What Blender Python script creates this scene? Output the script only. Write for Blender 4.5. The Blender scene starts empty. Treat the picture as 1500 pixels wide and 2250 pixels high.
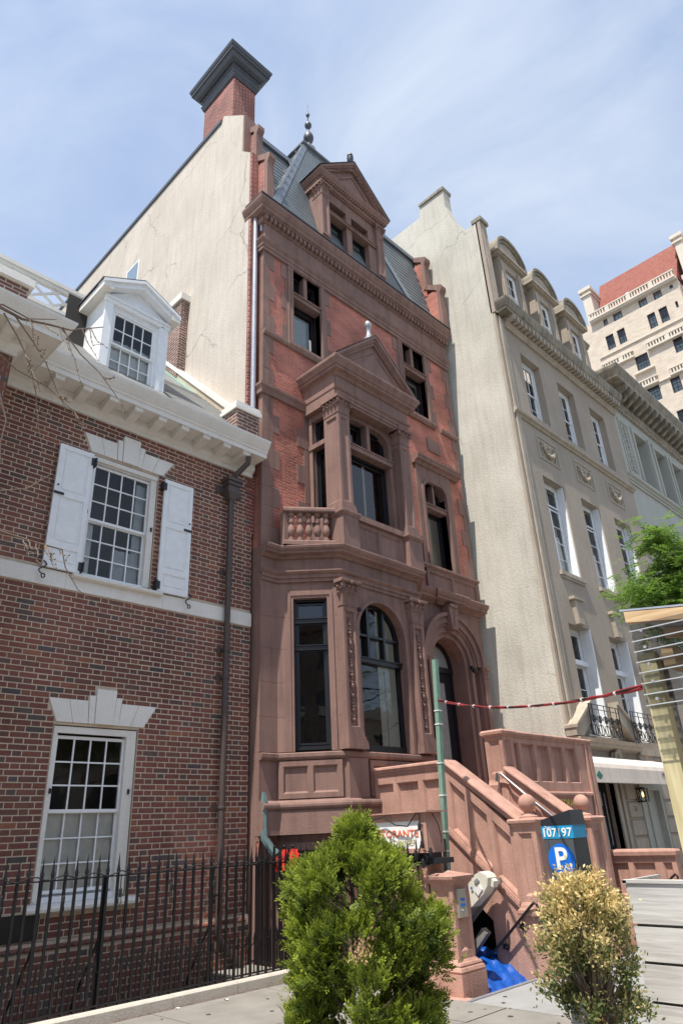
import bpy, bmesh, math, random
import numpy as np
from mathutils import Matrix, Vector
random.seed(7); rng = np.random.default_rng(7)
sc = bpy.context.scene
COL = sc.collection
R = math.radians

# ------------------------------------------------------------------ camera, world, sun, exposure
cd = bpy.data.cameras.new('camera'); cam = bpy.data.objects.new('camera', cd); COL.objects.link(cam)
cd.sensor_fit = 'AUTO'; cd.sensor_width = 36; cd.lens = 24.0; cd.clip_start = 0.05; cd.clip_end = 3000
_vx = Vector((2390-750, -(1755-1125), -1500)).normalized()
_vz = Vector((612-750, -(-2030-1125), -1500)).normalized()
_vz = (_vz - _vx*_vx.dot(_vz)).normalized(); _vy = _vz.cross(_vx)
M = Matrix((_vx, _vy, _vz)).to_4x4(); M.translation = (0, 0, 1.65)
cam.matrix_world = M
sc.camera = cam
SUN = Vector((-1.0, -0.22, 2.35)).normalized()
w = bpy.data.worlds.new('World'); sc.world = w; w.use_nodes = True
nt = w.node_tree; nt.nodes.clear()
def N(nt, t, **k):
    n = nt.nodes.new(t)
    for a, b in k.items():
        if a in n.inputs.keys() if isinstance(a, str) else False: n.inputs[a].default_value = b
        else: setattr(n, a, b)
    return n
sky = N(nt, 'ShaderNodeTexSky'); sky.sky_type = 'NISHITA'; sky.sun_disc = False
sky.sun_elevation = math.asin(SUN.z); sky.sun_rotation = math.atan2(SUN.x, SUN.y)
sky.altitude = 0; sky.air_density = 1.0; sky.dust_density = 0.6; sky.ozone_density = 1.8
bg = N(nt, 'ShaderNodeBackground'); bg.inputs[1].default_value = 0.15
tc = N(nt, 'ShaderNodeTexCoord'); mp = N(nt, 'ShaderNodeMapping'); mp.inputs['Scale'].default_value = (1.6, 1.0, 2.6)
mp.inputs['Rotation'].default_value = (0.3, 0.5, 0.7)
nz = N(nt, 'ShaderNodeTexNoise'); nz.inputs['Scale'].default_value = 2.1; nz.inputs['Detail'].default_value = 8; nz.inputs['Roughness'].default_value = .55; nz.inputs['Distortion'].default_value = .6
rp = N(nt, 'ShaderNodeValToRGB'); rp.color_ramp.elements[0].position = .36; rp.color_ramp.elements[1].position = .78
rp.color_ramp.elements[0].color = (.34, .34, .34, 1); rp.color_ramp.elements[1].color = (.88, .88, .88, 1)
mx = N(nt, 'ShaderNodeMix', data_type='RGBA'); mx.inputs['B'].default_value = (3.25, 3.62, 4.15, 1)
out = N(nt, 'ShaderNodeOutputWorld')
L = nt.links.new
L(tc.outputs['Generated'], mp.inputs[0]); L(mp.outputs[0], nz.inputs['Vector']); L(nz.outputs['Fac'], rp.inputs[0])
L(rp.outputs[0], mx.inputs['Factor']); L(sky.outputs[0], mx.inputs['A']); L(mx.outputs['Result'], bg.inputs[0]); L(bg.outputs[0], out.inputs[0])
sd = bpy.data.lights.new('sun', 'SUN'); sd.energy = 4.1; sd.angle = R(0.53); sd.color = (1, .95, .87)
so = bpy.data.objects.new('sun', sd); COL.objects.link(so); so.location = (-20, -10, 40)
so.rotation_euler = SUN.to_track_quat('Z', 'Y').to_euler()
sc.view_settings.view_transform = 'Standard'; sc.view_settings.look = 'None'
sc.view_settings.exposure = 0.72; sc.view_settings.gamma = 1.0; sc.view_settings.use_curve_mapping = False

# ------------------------------------------------------------------ helpers: frames and meshes
class Fr:
    def __init__(s, O, U, Nn): s.O, s.U, s.N = O, U, Nn
    def p(s, u, d, z): return (s.O[0]+u*s.U[0]+d*s.N[0], s.O[1]+u*s.U[1]+d*s.N[1], z)
def front(y): return Fr((0, y), (1, 0), (0, -1))          # faces the street; u = X
def side(x): return Fr((x, 0), (0, -1), (-1, 0))          # faces left along the street; u = -Y
WORLD = Fr((0, 0), (1, 0), (0, 1))
ORG = {}
class MB:
    def __init__(s, f=WORLD): s.v = []; s.fa = []; s.f = f; s.sm = []
    def add(s, pts, faces, raw=False, smooth=False):
        b = len(s.v)
        s.v += [tuple(p) for p in pts] if raw else [s.f.p(*p) for p in pts]
        s.fa += [tuple(b+i for i in q) for q in faces]; s.sm += [smooth]*len(faces); return s
    def box(s, u0, u1, d0, d1, z0, z1):
        return s.add([(u0,d0,z0),(u1,d0,z0),(u1,d1,z0),(u0,d1,z0),(u0,d0,z1),(u1,d0,z1),(u1,d1,z1),(u0,d1,z1)],
                     [(0,3,2,1),(4,5,6,7),(0,1,5,4),(1,2,6,5),(2,3,7,6),(3,0,4,7)])
    def prism(s, poly, d0, d1):                             # polygon in (u,z), between depths d0 and d1
        n = len(poly)
        return s.add([(u,d0,z) for u,z in poly]+[(u,d1,z) for u,z in poly],
                     [tuple(range(n)), tuple(range(2*n-1,n-1,-1))]+[(i,(i+1)%n,n+(i+1)%n,n+i) for i in range(n)])
    def sidep(s, poly, u0, u1):                             # polygon in (d,z), between u0 and u1
        n = len(poly)
        return s.add([(u0,d,z) for d,z in poly]+[(u1,d,z) for d,z in poly],
                     [tuple(range(n)), tuple(range(2*n-1,n-1,-1))]+[(i,(i+1)%n,n+(i+1)%n,n+i) for i in range(n)])
    def plan(s, poly, z0, z1):                              # polygon in world (x,y)
        n = len(poly)
        return s.add([(x,y,z0) for x,y in poly]+[(x,y,z1) for x,y in poly],
                     [tuple(range(n)), tuple(range(2*n-1,n-1,-1))]+[(i,(i+1)%n,n+(i+1)%n,n+i) for i in range(n)], raw=True)
    def strip(s, inner, outer, d0, d1):                     # ring segment between two open polylines (u,z)
        n = len(inner); pts = [(u,d0,z) for u,z in inner]+[(u,d0,z) for u,z in outer]+[(u,d1,z) for u,z in inner]+[(u,d1,z) for u,z in outer]
        f = []
        for i in range(n-1):
            a,b,c,d = i,i+1,n+i+1,n+i
            f += [(a,b,c,d),(2*n+a,2*n+d,2*n+c,2*n+b),(a,2*n+a,2*n+b,b),(d,c,2*n+c,2*n+d)]
        f += [(0,n,3*n,2*n),(n-1,3*n-1,4*n-1,2*n-1)]
        return s.add(pts, f)
    def sweep(s, prof, path, closed=False):                 # profile (d,z) swept along plan path, outward to the right
        P = [Vector(p) for p in path]; n = len(P); m = len(prof); nr = []
        for i in range(n-1 if not closed else n):
            t = (P[(i+1)%n]-P[i]).normalized(); nr.append(Vector((t.y,-t.x)))
        pts = []
        for i in range(n):
            if closed: a, b = nr[i-1], nr[i]
            else: a, b = nr[max(i-1,0)], nr[min(i,n-2)]
            o = (a+b)/(1+a.dot(b))
            for d,z in prof: q = P[i]+o*d; pts.append((q.x,q.y,z))
        f = []
        for i in range(n if closed else n-1):
            j = (i+1)%n
            for k in range(m): f.append((i*m+k, i*m+(k+1)%m, j*m+(k+1)%m, j*m+k))
        if not closed: f += [tuple(range(m)), tuple(range((n-1)*m+m-1,(n-1)*m-1,-1))]
        return s.add(pts, f, raw=True)
    def lathe(s, prof, x, y, n=16, sq=None):                # (r,z)
        m = len(prof); pts = []
        for i in range(n):
            a = 2*math.pi*i/n
            for r,z in prof: pts.append((x+r*math.cos(a), y+r*math.sin(a), z))
        f = [(i*m+k, ((i+1)%n)*m+k, ((i+1)%n)*m+k+1, i*m+k+1) for i in range(n) for k in range(m-1)]
        f += [tuple(i*m for i in range(n))[::-1], tuple(i*m+m-1 for i in range(n))]
        return s.add(pts, f, raw=True, smooth=True)
    def tube(s, pts, r, n=8, r2=None):
        P = [Vector(p) for p in pts]; m = len(P); vs = []
        up = Vector((0,0,1)); ref = None
        for i,p in enumerate(P):
            t = (P[min(i+1,m-1)]-P[max(i-1,0)]).normalized()
            if ref is None: ref = t.orthogonal().normalized()
            ref = (ref - t*ref.dot(t)).normalized(); b = t.cross(ref)
            rr = r if r2 is None else r+(r2-r)*i/max(m-1,1)
            for k in range(n):
                a = 2*math.pi*k/n; q = p+ref*(rr*math.cos(a))+b*(rr*math.sin(a)); vs.append(tuple(q))
        f = [(i*n+k, i*n+(k+1)%n, (i+1)*n+(k+1)%n, (i+1)*n+k) for i in range(m-1) for k in range(n)]
        f += [tuple(range(n))[::-1], tuple(range((m-1)*n, m*n))]
        return s.add(vs, f, raw=True, smooth=True)
    def ball(s, c, r, n=12, m=8, sc_=(1,1,1)):
        pts = []; 
        for j in range(m+1):
            t = math.pi*j/m
            for i in range(n):
                a = 2*math.pi*i/n
                pts.append((c[0]+r*sc_[0]*math.sin(t)*math.cos(a), c[1]+r*sc_[1]*math.sin(t)*math.sin(a), c[2]+r*sc_[2]*math.cos(t)))
        f = [(j*n+i, (j+1)*n+i, (j+1)*n+(i+1)%n, j*n+(i+1)%n) for j in range(m) for i in range(n)]
        return s.add(pts, f, raw=True, smooth=True)
    def wall(s, u0, u1, z0, z1, holes, d, back=.25):        # sheet with rectangular holes and reveals
        us = sorted({u0,u1,*[h[0] for h in holes],*[h[1] for h in holes]}); zs = sorted({z0,z1,*[h[2] for h in holes],*[h[3] for h in holes]})
        us = [u for u in us if u0-1e-6<=u<=u1+1e-6]; zs = [z for z in zs if z0-1e-6<=z<=z1+1e-6]
        for i in range(len(us)-1):
            for j in range(len(zs)-1):
                cu, cz = (us[i]+us[i+1])/2, (zs[j]+zs[j+1])/2
                if any(h[0]<cu<h[1] and h[2]<cz<h[3] for h in holes): continue
                s.add([(us[i],d,zs[j]),(us[i+1],d,zs[j]),(us[i+1],d,zs[j+1]),(us[i],d,zs[j+1])], [(0,1,2,3)])
        for a,b,c,e in holes:
            s.add([(a,d,c),(b,d,c),(b,d,e),(a,d,e),(a,d-back,c),(b,d-back,c),(b,d-back,e),(a,d-back,e)], [(0,4,5,1),(1,5,6,2),(2,6,7,3),(3,7,4,0)])
        return s
    def build(s, name, mat, parent=None, norm=True, ang=38, **props):
        org = ORG.get(parent, (0,0,0))
        me = bpy.data.meshes.new(name); me.from_pydata([(x-org[0],y-org[1],z-org[2]) for x,y,z in s.v], [], s.fa)
        if norm:
            bm = bmesh.new(); bm.from_mesh(me); bmesh.ops.recalc_face_normals(bm, faces=bm.faces); bm.to_mesh(me); bm.free()
        if any(s.sm):
            me.polygons.foreach_set('use_smooth', s.sm); me.set_sharp_from_angle(angle=R(ang))
        me.materials.append(mat)
        return link(name, me, parent, org, props)
def link(name, me, parent, org=(0,0,0), props={}):
    o = bpy.data.objects.new(name, me); COL.objects.link(o)
    if parent is not None: o.parent = parent
    ORG[o] = org
    for k,v in props.items(): o[k] = v
    return o
def piece(name, me, parent, pos, scale=(1,1,1), rot=0):
    o = link(name, me, parent, ORG.get(parent, (0,0,0))); g = ORG[o]
    o.location = (pos[0]-g[0], pos[1]-g[1], pos[2]-g[2]); o.scale = scale; o.rotation_euler = (0,0,rot); return o
def meshof(mb, name, mat):
    me = bpy.data.meshes.new(name); me.from_pydata(mb.v, [], mb.fa)
    bm = bmesh.new(); bm.from_mesh(me); bmesh.ops.recalc_face_normals(bm, faces=bm.faces); bm.to_mesh(me); bm.free()
    if any(mb.sm): me.polygons.foreach_set('use_smooth', mb.sm); me.set_sharp_from_angle(angle=R(38))
    me.materials.append(mat); return me
def thing(name, loc, label, cat, group=None):
    o = bpy.data.objects.new(name, None); COL.objects.link(o); o.location = loc; o.empty_display_size = .2
    ORG[o] = tuple(loc); o['label'] = label; o['category'] = cat
    if group: o['group'] = group
    return o
def tag(o, label, cat, group=None):
    o['label'] = label; o['category'] = cat
    if group: o['group'] = group
    return o
def cyl(fr, u, z, r, d0, d1, n=12):                         # little cylinder whose axis leaves the wall
    mb = MB(fr); mb.prism([(u+r*math.cos(2*math.pi*i/n), z+r*math.sin(2*math.pi*i/n)) for i in range(n)], d0, d1); return mb
def arc(cu, cz, r, a0, a1, n=16, rz=None):
    return [(cu+r*math.cos(R(a0+(a1-a0)*i/n)), cz+(rz or r)*math.sin(R(a0+(a1-a0)*i/n))) for i in range(n+1)]
def text_mesh(txt, size, ext, mat, name='lettering', bold=0):
    c = bpy.data.curves.new('t', 'FONT'); c.body = txt; c.size = size; c.extrude = ext; c.align_x = 'CENTER'; c.align_y = 'CENTER'; c.resolution_u = 3; c.offset = size*bold
    o = bpy.data.objects.new('t', c); COL.objects.link(o)
    bpy.context.view_layer.update()
    me = bpy.data.meshes.new_from_object(o.evaluated_get(bpy.context.evaluated_depsgraph_get()))
    bpy.data.objects.remove(o); bpy.data.curves.remove(c); me.name = name; me.materials.clear(); me.materials.append(mat); return me
def text(name, txt, size, fr, u, d, z, mat, parent, ext=.004, sx=1, bold=0):
    me = text_mesh(txt, size, ext, mat, bold=bold); U = Vector((fr.U[0],fr.U[1],0)); Nn = Vector((fr.N[0],fr.N[1],0))
    m = Matrix((U*sx, Vector((0,0,1)), Nn)).transposed().to_4x4(); g = ORG.get(parent,(0,0,0)); p = fr.p(u,d,z)
    m.translation = (p[0]-g[0], p[1]-g[1], p[2]-g[2])
    me.transform(m); return link(name, me, parent, g)

# ------------------------------------------------------------------ materials
def newmat(name):
    m = bpy.data.materials.new(name); m.use_nodes = True; t = m.node_tree; return m, t, t.nodes['Principled BSDF'], t.links.new
def stone(name, col, col2=None, rough=.85, scale=1.2, bump=.25, fine=55, streak=.25, amt=.5, crack=0, spec=.3, metal=0):
    m, t, b, L = newmat(name); col2 = col2 or tuple(c*.72 for c in col)
    g = N(t,'ShaderNodeNewGeometry')
    n1 = N(t,'ShaderNodeTexNoise'); n1.inputs['Scale'].default_value = scale; n1.inputs['Detail'].default_value = 7; n1.inputs['Roughness'].default_value = .62
    mp = N(t,'ShaderNodeMapping'); mp.inputs['Scale'].default_value = (5,5,.45)
    n2 = N(t,'ShaderNodeTexNoise'); n2.inputs['Scale'].default_value = 1.6; n2.inputs['Detail'].default_value = 5
    n3 = N(t,'ShaderNodeTexNoise'); n3.inputs['Scale'].default_value = fine; n3.inputs['Detail'].default_value = 4
    L(g.outputs['Position'], n1.inputs['Vector']); L(g.outputs['Position'], mp.inputs[0]); L(mp.outputs[0], n2.inputs['Vector']); L(g.outputs['Position'], n3.inputs['Vector'])
    r1 = N(t,'ShaderNodeMapRange'); r1.inputs['From Min'].default_value=.3; r1.inputs['From Max'].default_value=.72; r1.inputs['To Max'].default_value=amt
    L(n1.outputs['Fac'], r1.inputs[0])
    r2 = N(t,'ShaderNodeMapRange'); r2.inputs['From Min'].default_value=.45; r2.inputs['From Max'].default_value=.75; r2.inputs['To Max'].default_value=streak
    L(n2.outputs['Fac'], r2.inputs[0])
    a = N(t,'ShaderNodeMath', operation='ADD'); L(r1.outputs[0], a.inputs[0]); L(r2.outputs[0], a.inputs[1]); a.use_clamp = True
    x = N(t,'ShaderNodeMix', data_type='RGBA'); x.inputs['A'].default_value = (*col,1); x.inputs['B'].default_value = (*col2,1); L(a.outputs[0], x.inputs['Factor'])
    r3 = N(t,'ShaderNodeMapRange'); r3.inputs['To Min'].default_value=.8; r3.inputs['To Max'].default_value=1.2; L(n3.outputs['Fac'], r3.inputs[0])
    y = N(t,'ShaderNodeMix', data_type='RGBA', blend_type='MULTIPLY'); y.inputs['Factor'].default_value = 1; L(x.outputs['Result'], y.inputs['A']); L(r3.outputs[0], y.inputs['B'])
    res = y.outputs['Result']; hgt = n3.outputs['Fac']
    if crack:
        wv = N(t,'ShaderNodeTexNoise'); wv.inputs['Scale'].default_value = 1.1; wv.inputs['Detail'].default_value = 6
        ad = N(t,'ShaderNodeMix', data_type='RGBA', blend_type='LINEAR_LIGHT'); ad.inputs['Factor'].default_value = .5
        L(g.outputs['Position'], wv.inputs['Vector']); L(g.outputs['Position'], ad.inputs['A']); L(wv.outputs['Color'], ad.inputs['B'])
        vo = N(t,'ShaderNodeTexVoronoi', feature='DISTANCE_TO_EDGE'); vo.inputs['Scale'].default_value = .42; L(ad.outputs['Result'], vo.inputs['Vector'])
        rc = N(t,'ShaderNodeMapRange'); rc.inputs['From Min'].default_value = .0; rc.inputs['From Max'].default_value = .011; rc.inputs['To Min'].default_value = 1; rc.inputs['To Max'].default_value = 0
        L(vo.outputs['Distance'], rc.inputs[0])
        nm = N(t,'ShaderNodeTexNoise'); nm.inputs['Scale'].default_value = .55; L(g.outputs['Position'], nm.inputs['Vector'])
        rm = N(t,'ShaderNodeMapRange'); rm.inputs['From Min'].default_value=.44; rm.inputs['From Max'].default_value=.6; rm.inputs['To Max'].default_value = crack; L(nm.outputs['Fac'], rm.inputs[0])
        ml = N(t,'ShaderNodeMath', operation='MULTIPLY'); L(rc.outputs[0], ml.inputs[0]); L(rm.outputs[0], ml.inputs[1])
        z = N(t,'ShaderNodeMix', data_type='RGBA'); z.inputs['B'].default_value = (*[c*.45 for c in col2],1); L(ml.outputs[0], z.inputs['Factor']); L(res, z.inputs['A']); res = z.outputs['Result']
    L(res, b.inputs['Base Color']); b.inputs['Roughness'].default_value = rough; b.inputs['Specular IOR Level'].default_value = spec; b.inputs['Metallic'].default_value = metal
    bp = N(t,'ShaderNodeBump'); bp.inputs['Strength'].default_value = bump; bp.inputs['Distance'].default_value = .02
    ah = N(t,'ShaderNodeMath', operation='ADD'); L(n1.outputs['Fac'], ah.inputs[0]); L(hgt, ah.inputs[1]); L(ah.outputs[0], bp.inputs['Height']); L(bp.outputs[0], b.inputs['Normal'])
    return m
def plain(name, col, rough=.6, metal=0, spec=.4, var=.12):
    m, t, b, L = newmat(name); g = N(t,'ShaderNodeNewGeometry'); n = N(t,'ShaderNodeTexNoise'); n.inputs['Scale'].default_value = 9; n.inputs['Detail'].default_value = 6
    L(g.outputs['Position'], n.inputs['Vector']); r = N(t,'ShaderNodeMapRange'); r.inputs['From Min'].default_value=.3; r.inputs['From Max'].default_value=.7
    r.inputs['To Min'].default_value = 1-var; r.inputs['To Max'].default_value = 1+var*.5; L(n.outputs['Fac'], r.inputs[0])
    x = N(t,'ShaderNodeMix', data_type='RGBA', blend_type='MULTIPLY'); x.inputs['Factor'].default_value = 1; x.inputs['A'].default_value = (*col,1); L(r.outputs[0], x.inputs['B'])
    L(x.outputs['Result'], b.inputs['Base Color']); b.inputs['Roughness'].default_value = rough; b.inputs['Metallic'].default_value = metal; b.inputs['Specular IOR Level'].default_value = spec
    return m
def glass(name, tint=(.8,.86,.86), ior=1.6):
    m, t, b, L = newmat(name); t.nodes.remove(b); o = t.nodes['Material Output']
    fr = N(t,'ShaderNodeFresnel'); fr.inputs[0].default_value = ior
    tr = N(t,'ShaderNodeBsdfTransparent'); tr.inputs[0].default_value = (*tint,1); gl = N(t,'ShaderNodeBsdfGlossy'); gl.inputs['Roughness'].default_value = .015
    n = N(t,'ShaderNodeTexNoise'); n.inputs['Scale'].default_value = 2.2; g = N(t,'ShaderNodeNewGeometry'); L(g.outputs['Position'], n.inputs['Vector'])
    bp = N(t,'ShaderNodeBump'); bp.inputs['Strength'].default_value = .05; bp.inputs['Distance'].default_value = .05; L(n.outputs['Fac'], bp.inputs['Height']); L(bp.outputs[0], gl.inputs['Normal'])
    x = N(t,'ShaderNodeMixShader'); L(fr.outputs[0], x.inputs[0]); L(tr.outputs[0], x.inputs[1]); L(gl.outputs[0], x.inputs[2]); L(x.outputs[0], o.inputs[0])
    return m
def brickmat(name, c1, c2, mortar, bw=.21, bh=.062, mo=.008, bump=.5, rough=.85, lo=.6, hi=1.22):
    m, t, b, L = newmat(name); g = N(t,'ShaderNodeNewGeometry'); s = N(t,'ShaderNodeSeparateXYZ'); L(g.outputs['Position'], s.inputs[0])
    a = N(t,'ShaderNodeMath', operation='ADD'); L(s.outputs[0], a.inputs[0]); L(s.outputs[1], a.inputs[1]); c = N(t,'ShaderNodeCombineXYZ'); L(a.outputs[0], c.inputs[0]); L(s.outputs[2], c.inputs[1])
    br = N(t,'ShaderNodeTexBrick'); br.inputs['Color1'].default_value = (*c1,1); br.inputs['Color2'].default_value = (*c2,1); br.inputs['Mortar'].default_value = (*mortar,1)
    br.inputs['Scale'].default_value = 1; br.inputs['Brick Width'].default_value = bw; br.inputs['Row Height'].default_value = bh; br.inputs['Mortar Size'].default_value = mo; br.inputs['Mortar Smooth'].default_value = .3
    L(c.outputs[0], br.inputs['Vector'])
    n = N(t,'ShaderNodeTexNoise'); n.inputs['Scale'].default_value = 1.4; n.inputs['Detail'].default_value = 8; L(g.outputs['Position'], n.inputs['Vector'])
    r = N(t,'ShaderNodeMapRange'); r.inputs['From Min'].default_value=.3; r.inputs['From Max'].default_value=.7; r.inputs['To Min'].default_value=lo; r.inputs['To Max'].default_value=hi; L(n.outputs['Fac'], r.inputs[0])
    x = N(t,'ShaderNodeMix', data_type='RGBA', blend_type='MULTIPLY'); x.inputs['Factor'].default_value=1; L(br.outputs['Color'], x.inputs['A']); L(r.outputs[0], x.inputs['B'])
    L(x.outputs['Result'], b.inputs['Base Color']); b.inputs['Roughness'].default_value = rough
    n4 = N(t,'ShaderNodeTexNoise'); n4.inputs['Scale'].default_value = 18; n4.inputs['Detail'].default_value = 5; L(g.outputs['Position'], n4.inputs['Vector'])
    su = N(t,'ShaderNodeMath', operation='MULTIPLY_ADD'); su.inputs[1].default_value = -1.0; L(br.outputs['Fac'], su.inputs[0]); L(n4.outputs['Fac'], su.inputs[2])
    bp = N(t,'ShaderNodeBump'); bp.inputs['Strength'].default_value = bump; bp.inputs['Distance'].default_value = .02; L(su.outputs[0], bp.inputs['Height']); L(bp.outputs[0], b.inputs['Normal'])
    return m
PITCH, COURSE = .3565, .0715
def flemish(name):                                        # each real brick gets its own colour from its place in the bond
    m, t, b, L = newmat(name); g = N(t,'ShaderNodeNewGeometry'); s = N(t,'ShaderNodeSeparateXYZ'); L(g.outputs['Position'], s.inputs[0])
    def mth(op, a, bb=None, c=None):
        n = N(t,'ShaderNodeMath', operation=op)
        for i,q in enumerate((a,bb,c)):
            if q is None: continue
            if isinstance(q,(int,float)): n.inputs[i].default_value = q
            else: L(q, n.inputs[i])
        return n.outputs[0]
    c = mth('FLOOR', mth('DIVIDE', mth('ADD', s.outputs[2], 2.0), COURSE)); odd = mth('MODULO', c, 2.0)
    u = mth('ADD', mth('DIVIDE', s.outputs[0], PITCH), mth('MULTIPLY', odd, .5)); fu = mth('FLOOR', u); fr = mth('SUBTRACT', u, fu)
    hd = mth('GREATER_THAN', fr, .672); idn = mth('ADD', mth('MULTIPLY', fu, 2.0), hd)
    cx = N(t,'ShaderNodeCombineXYZ'); L(idn, cx.inputs[0]); L(c, cx.inputs[1]); wn = N(t,'ShaderNodeTexWhiteNoise'); wn.noise_dimensions = '2D'; L(cx.outputs[0], wn.inputs['Vector'])
    rp = N(t,'ShaderNodeValToRGB'); e = rp.color_ramp.elements
    tones = [(0,(.085,.072,.070)),(.03,(.11,.078,.07)),(.09,(.15,.072,.056)),(.3,(.19,.068,.048)),(.5,(.215,.076,.054)),(.66,(.165,.060,.052)),(.8,(.23,.082,.056)),(.92,(.19,.085,.062)),(.97,(.26,.10,.06)),(1,(.30,.12,.065))]
    e[0].position, e[0].color = tones[0][0], (*tones[0][1],1); e[1].position, e[1].color = tones[-1][0], (*tones[-1][1],1)
    for p,cl in tones[1:-1]: q = e.new(p); q.color = (*cl,1)
    L(wn.outputs['Value'], rp.inputs[0])
    n = N(t,'ShaderNodeTexNoise'); n.inputs['Scale'].default_value = 26; n.inputs['Detail'].default_value = 5; L(g.outputs['Position'], n.inputs['Vector'])
    r = N(t,'ShaderNodeMapRange'); r.inputs['To Min'].default_value=.62; r.inputs['To Max'].default_value=1.38; L(n.outputs['Fac'], r.inputs[0])
    x = N(t,'ShaderNodeMix', data_type='RGBA', blend_type='MULTIPLY'); x.inputs['Factor'].default_value=1; L(rp.outputs[0], x.inputs['A']); L(r.outputs[0], x.inputs['B']); n5 = N(t,'ShaderNodeTexNoise'); n5.inputs['Scale'].default_value = .9; n5.inputs['Detail'].default_value = 6; L(g.outputs['Position'], n5.inputs['Vector']); r5 = N(t,'ShaderNodeMapRange'); r5.inputs['From Min'].default_value=.32; r5.inputs['From Max'].default_value=.68; r5.inputs['To Min'].default_value=.66; r5.inputs['To Max'].default_value=1.16; L(n5.outputs['Fac'], r5.inputs[0]); x5 = N(t,'ShaderNodeMix', data_type='RGBA', blend_type='MULTIPLY'); x5.inputs['Factor'].default_value=1; L(x.outputs['Result'], x5.inputs['A']); L(r5.outputs[0], x5.inputs['B']); L(x5.outputs['Result'], b.inputs['Base Color'])
    b.inputs['Roughness'].default_value = .78; bp = N(t,'ShaderNodeBump'); bp.inputs['Strength'].default_value=.35; bp.inputs['Distance'].default_value=.01; L(n.outputs['Fac'], bp.inputs['Height']); L(bp.outputs[0], b.inputs['Normal'])
    return m
def wood(name, c1, c2, along=(1,30,30), rough=.7):
    m, t, b, L = newmat(name); g = N(t,'ShaderNodeNewGeometry'); mp = N(t,'ShaderNodeMapping'); mp.inputs['Scale'].default_value = along
    n = N(t,'ShaderNodeTexNoise'); n.inputs['Scale'].default_value = 2; n.inputs['Detail'].default_value = 7; n.inputs['Distortion'].default_value = .4
    L(g.outputs['Position'], mp.inputs[0]); L(mp.outputs[0], n.inputs['Vector']); x = N(t,'ShaderNodeValToRGB'); x.color_ramp.elements[0].position=.35; x.color_ramp.elements[1].position=.68
    x.color_ramp.elements[0].color=(*c1,1); x.color_ramp.elements[1].color=(*c2,1); L(n.outputs['Fac'], x.inputs[0]); L(x.outputs[0], b.inputs['Base Color']); b.inputs['Roughness'].default_value = rough
    bp = N(t,'ShaderNodeBump'); bp.inputs['Strength'].default_value=.25; bp.inputs['Distance'].default_value=.01; L(n.outputs['Fac'], bp.inputs['Height']); L(bp.outputs[0], b.inputs['Normal'])
    return m
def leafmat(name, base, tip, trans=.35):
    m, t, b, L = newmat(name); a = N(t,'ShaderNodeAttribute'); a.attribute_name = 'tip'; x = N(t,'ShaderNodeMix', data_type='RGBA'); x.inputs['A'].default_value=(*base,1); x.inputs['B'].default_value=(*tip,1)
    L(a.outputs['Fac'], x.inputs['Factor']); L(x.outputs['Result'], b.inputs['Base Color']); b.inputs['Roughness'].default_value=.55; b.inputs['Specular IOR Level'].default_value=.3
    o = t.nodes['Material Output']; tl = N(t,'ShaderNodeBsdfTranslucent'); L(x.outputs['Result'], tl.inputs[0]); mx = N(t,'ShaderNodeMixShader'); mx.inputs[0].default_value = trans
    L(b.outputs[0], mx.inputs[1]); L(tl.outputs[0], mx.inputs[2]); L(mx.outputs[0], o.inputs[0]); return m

BROWN = stone('brownstone', (.295,.180,.146), (.170,.104,.087), scale=1.6, streak=.6, amt=.6, bump=.35, fine=70)
BROWN2 = stone('brownstone_stoop', (.54,.315,.245), (.33,.185,.14), scale=2.6, streak=.55, amt=.75, bump=.45, fine=70)
REDBRICK = brickmat('red_brick_wall', (.55,.185,.125), (.42,.135,.095), (.50,.26,.20))
CHIMBRICK = brickmat('chimney_brick', (.33,.085,.062), (.21,.055,.046), (.44,.29,.24), bh=.07, mo=.010, bump=.6)
HOUSEBRICK = brickmat('house_brick', (.20,.085,.065), (.13,.062,.056), (.46,.38,.31), bw=.22, bh=.0715, mo=.012, bump=.5)
FLEM = flemish('flemish_brick')
MORTAR = stone('mortar', (.62,.51,.39), (.40,.32,.24), scale=1.6, streak=.3, bump=.5)
WHITE = plain('white_paint', (.84,.85,.85), .5, var=.06)
TRIM = stone('weathered_white_trim', (.78,.75,.69), (.62,.58,.51), rough=.6, scale=2.2, streak=.3, amt=.4, bump=.08)
MARBLE = stone('white_marble', (.80,.77,.71), (.64,.61,.56), rough=.6, scale=3, streak=.2, amt=.5, bump=.08)
CREAM = stone('cream_stucco', (.60,.535,.455), (.42,.37,.31), scale=.8, streak=.42, amt=.6, bump=.3, fine=24, crack=.75)
CREAM2 = stone('pale_stucco', (.61,.58,.50), (.40,.375,.315), scale=.8, streak=.4, amt=.65, bump=.35, fine=22, crack=.7)
TAN = stone('tan_stucco', (.42,.35,.28), (.31,.255,.20), scale=.7, streak=.35, amt=.7, bump=.4, fine=26)
TANTRIM = stone('tan_trim', (.48,.41,.325), (.27,.225,.17), scale=2, streak=.5, amt=.5, bump=.2)
DIRTY = stone('sooty_stone', (.38,.335,.265), (.17,.15,.115), scale=2.2, streak=.6, amt=.8, bump=.3)
PALE = stone('pale_limestone', (.47,.46,.40), (.36,.36,.32), scale=.8, streak=.4, amt=.6, bump=.2)
SLATE = stone('roof_slate', (.135,.155,.165), (.085,.098,.11), rough=.45, scale=3.5, streak=.2, amt=.7, bump=.3, spec=.5)
SLATE2 = stone('old_slate', (.25,.25,.235), (.15,.15,.15), rough=.6, scale=3.5, streak=.2, amt=.7, bump=.3)
LEAD = stone('lead_flashing', (.21,.235,.26), (.15,.165,.185), rough=.45, scale=2, streak=.3, bump=.1, metal=.35, spec=.5)
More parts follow.
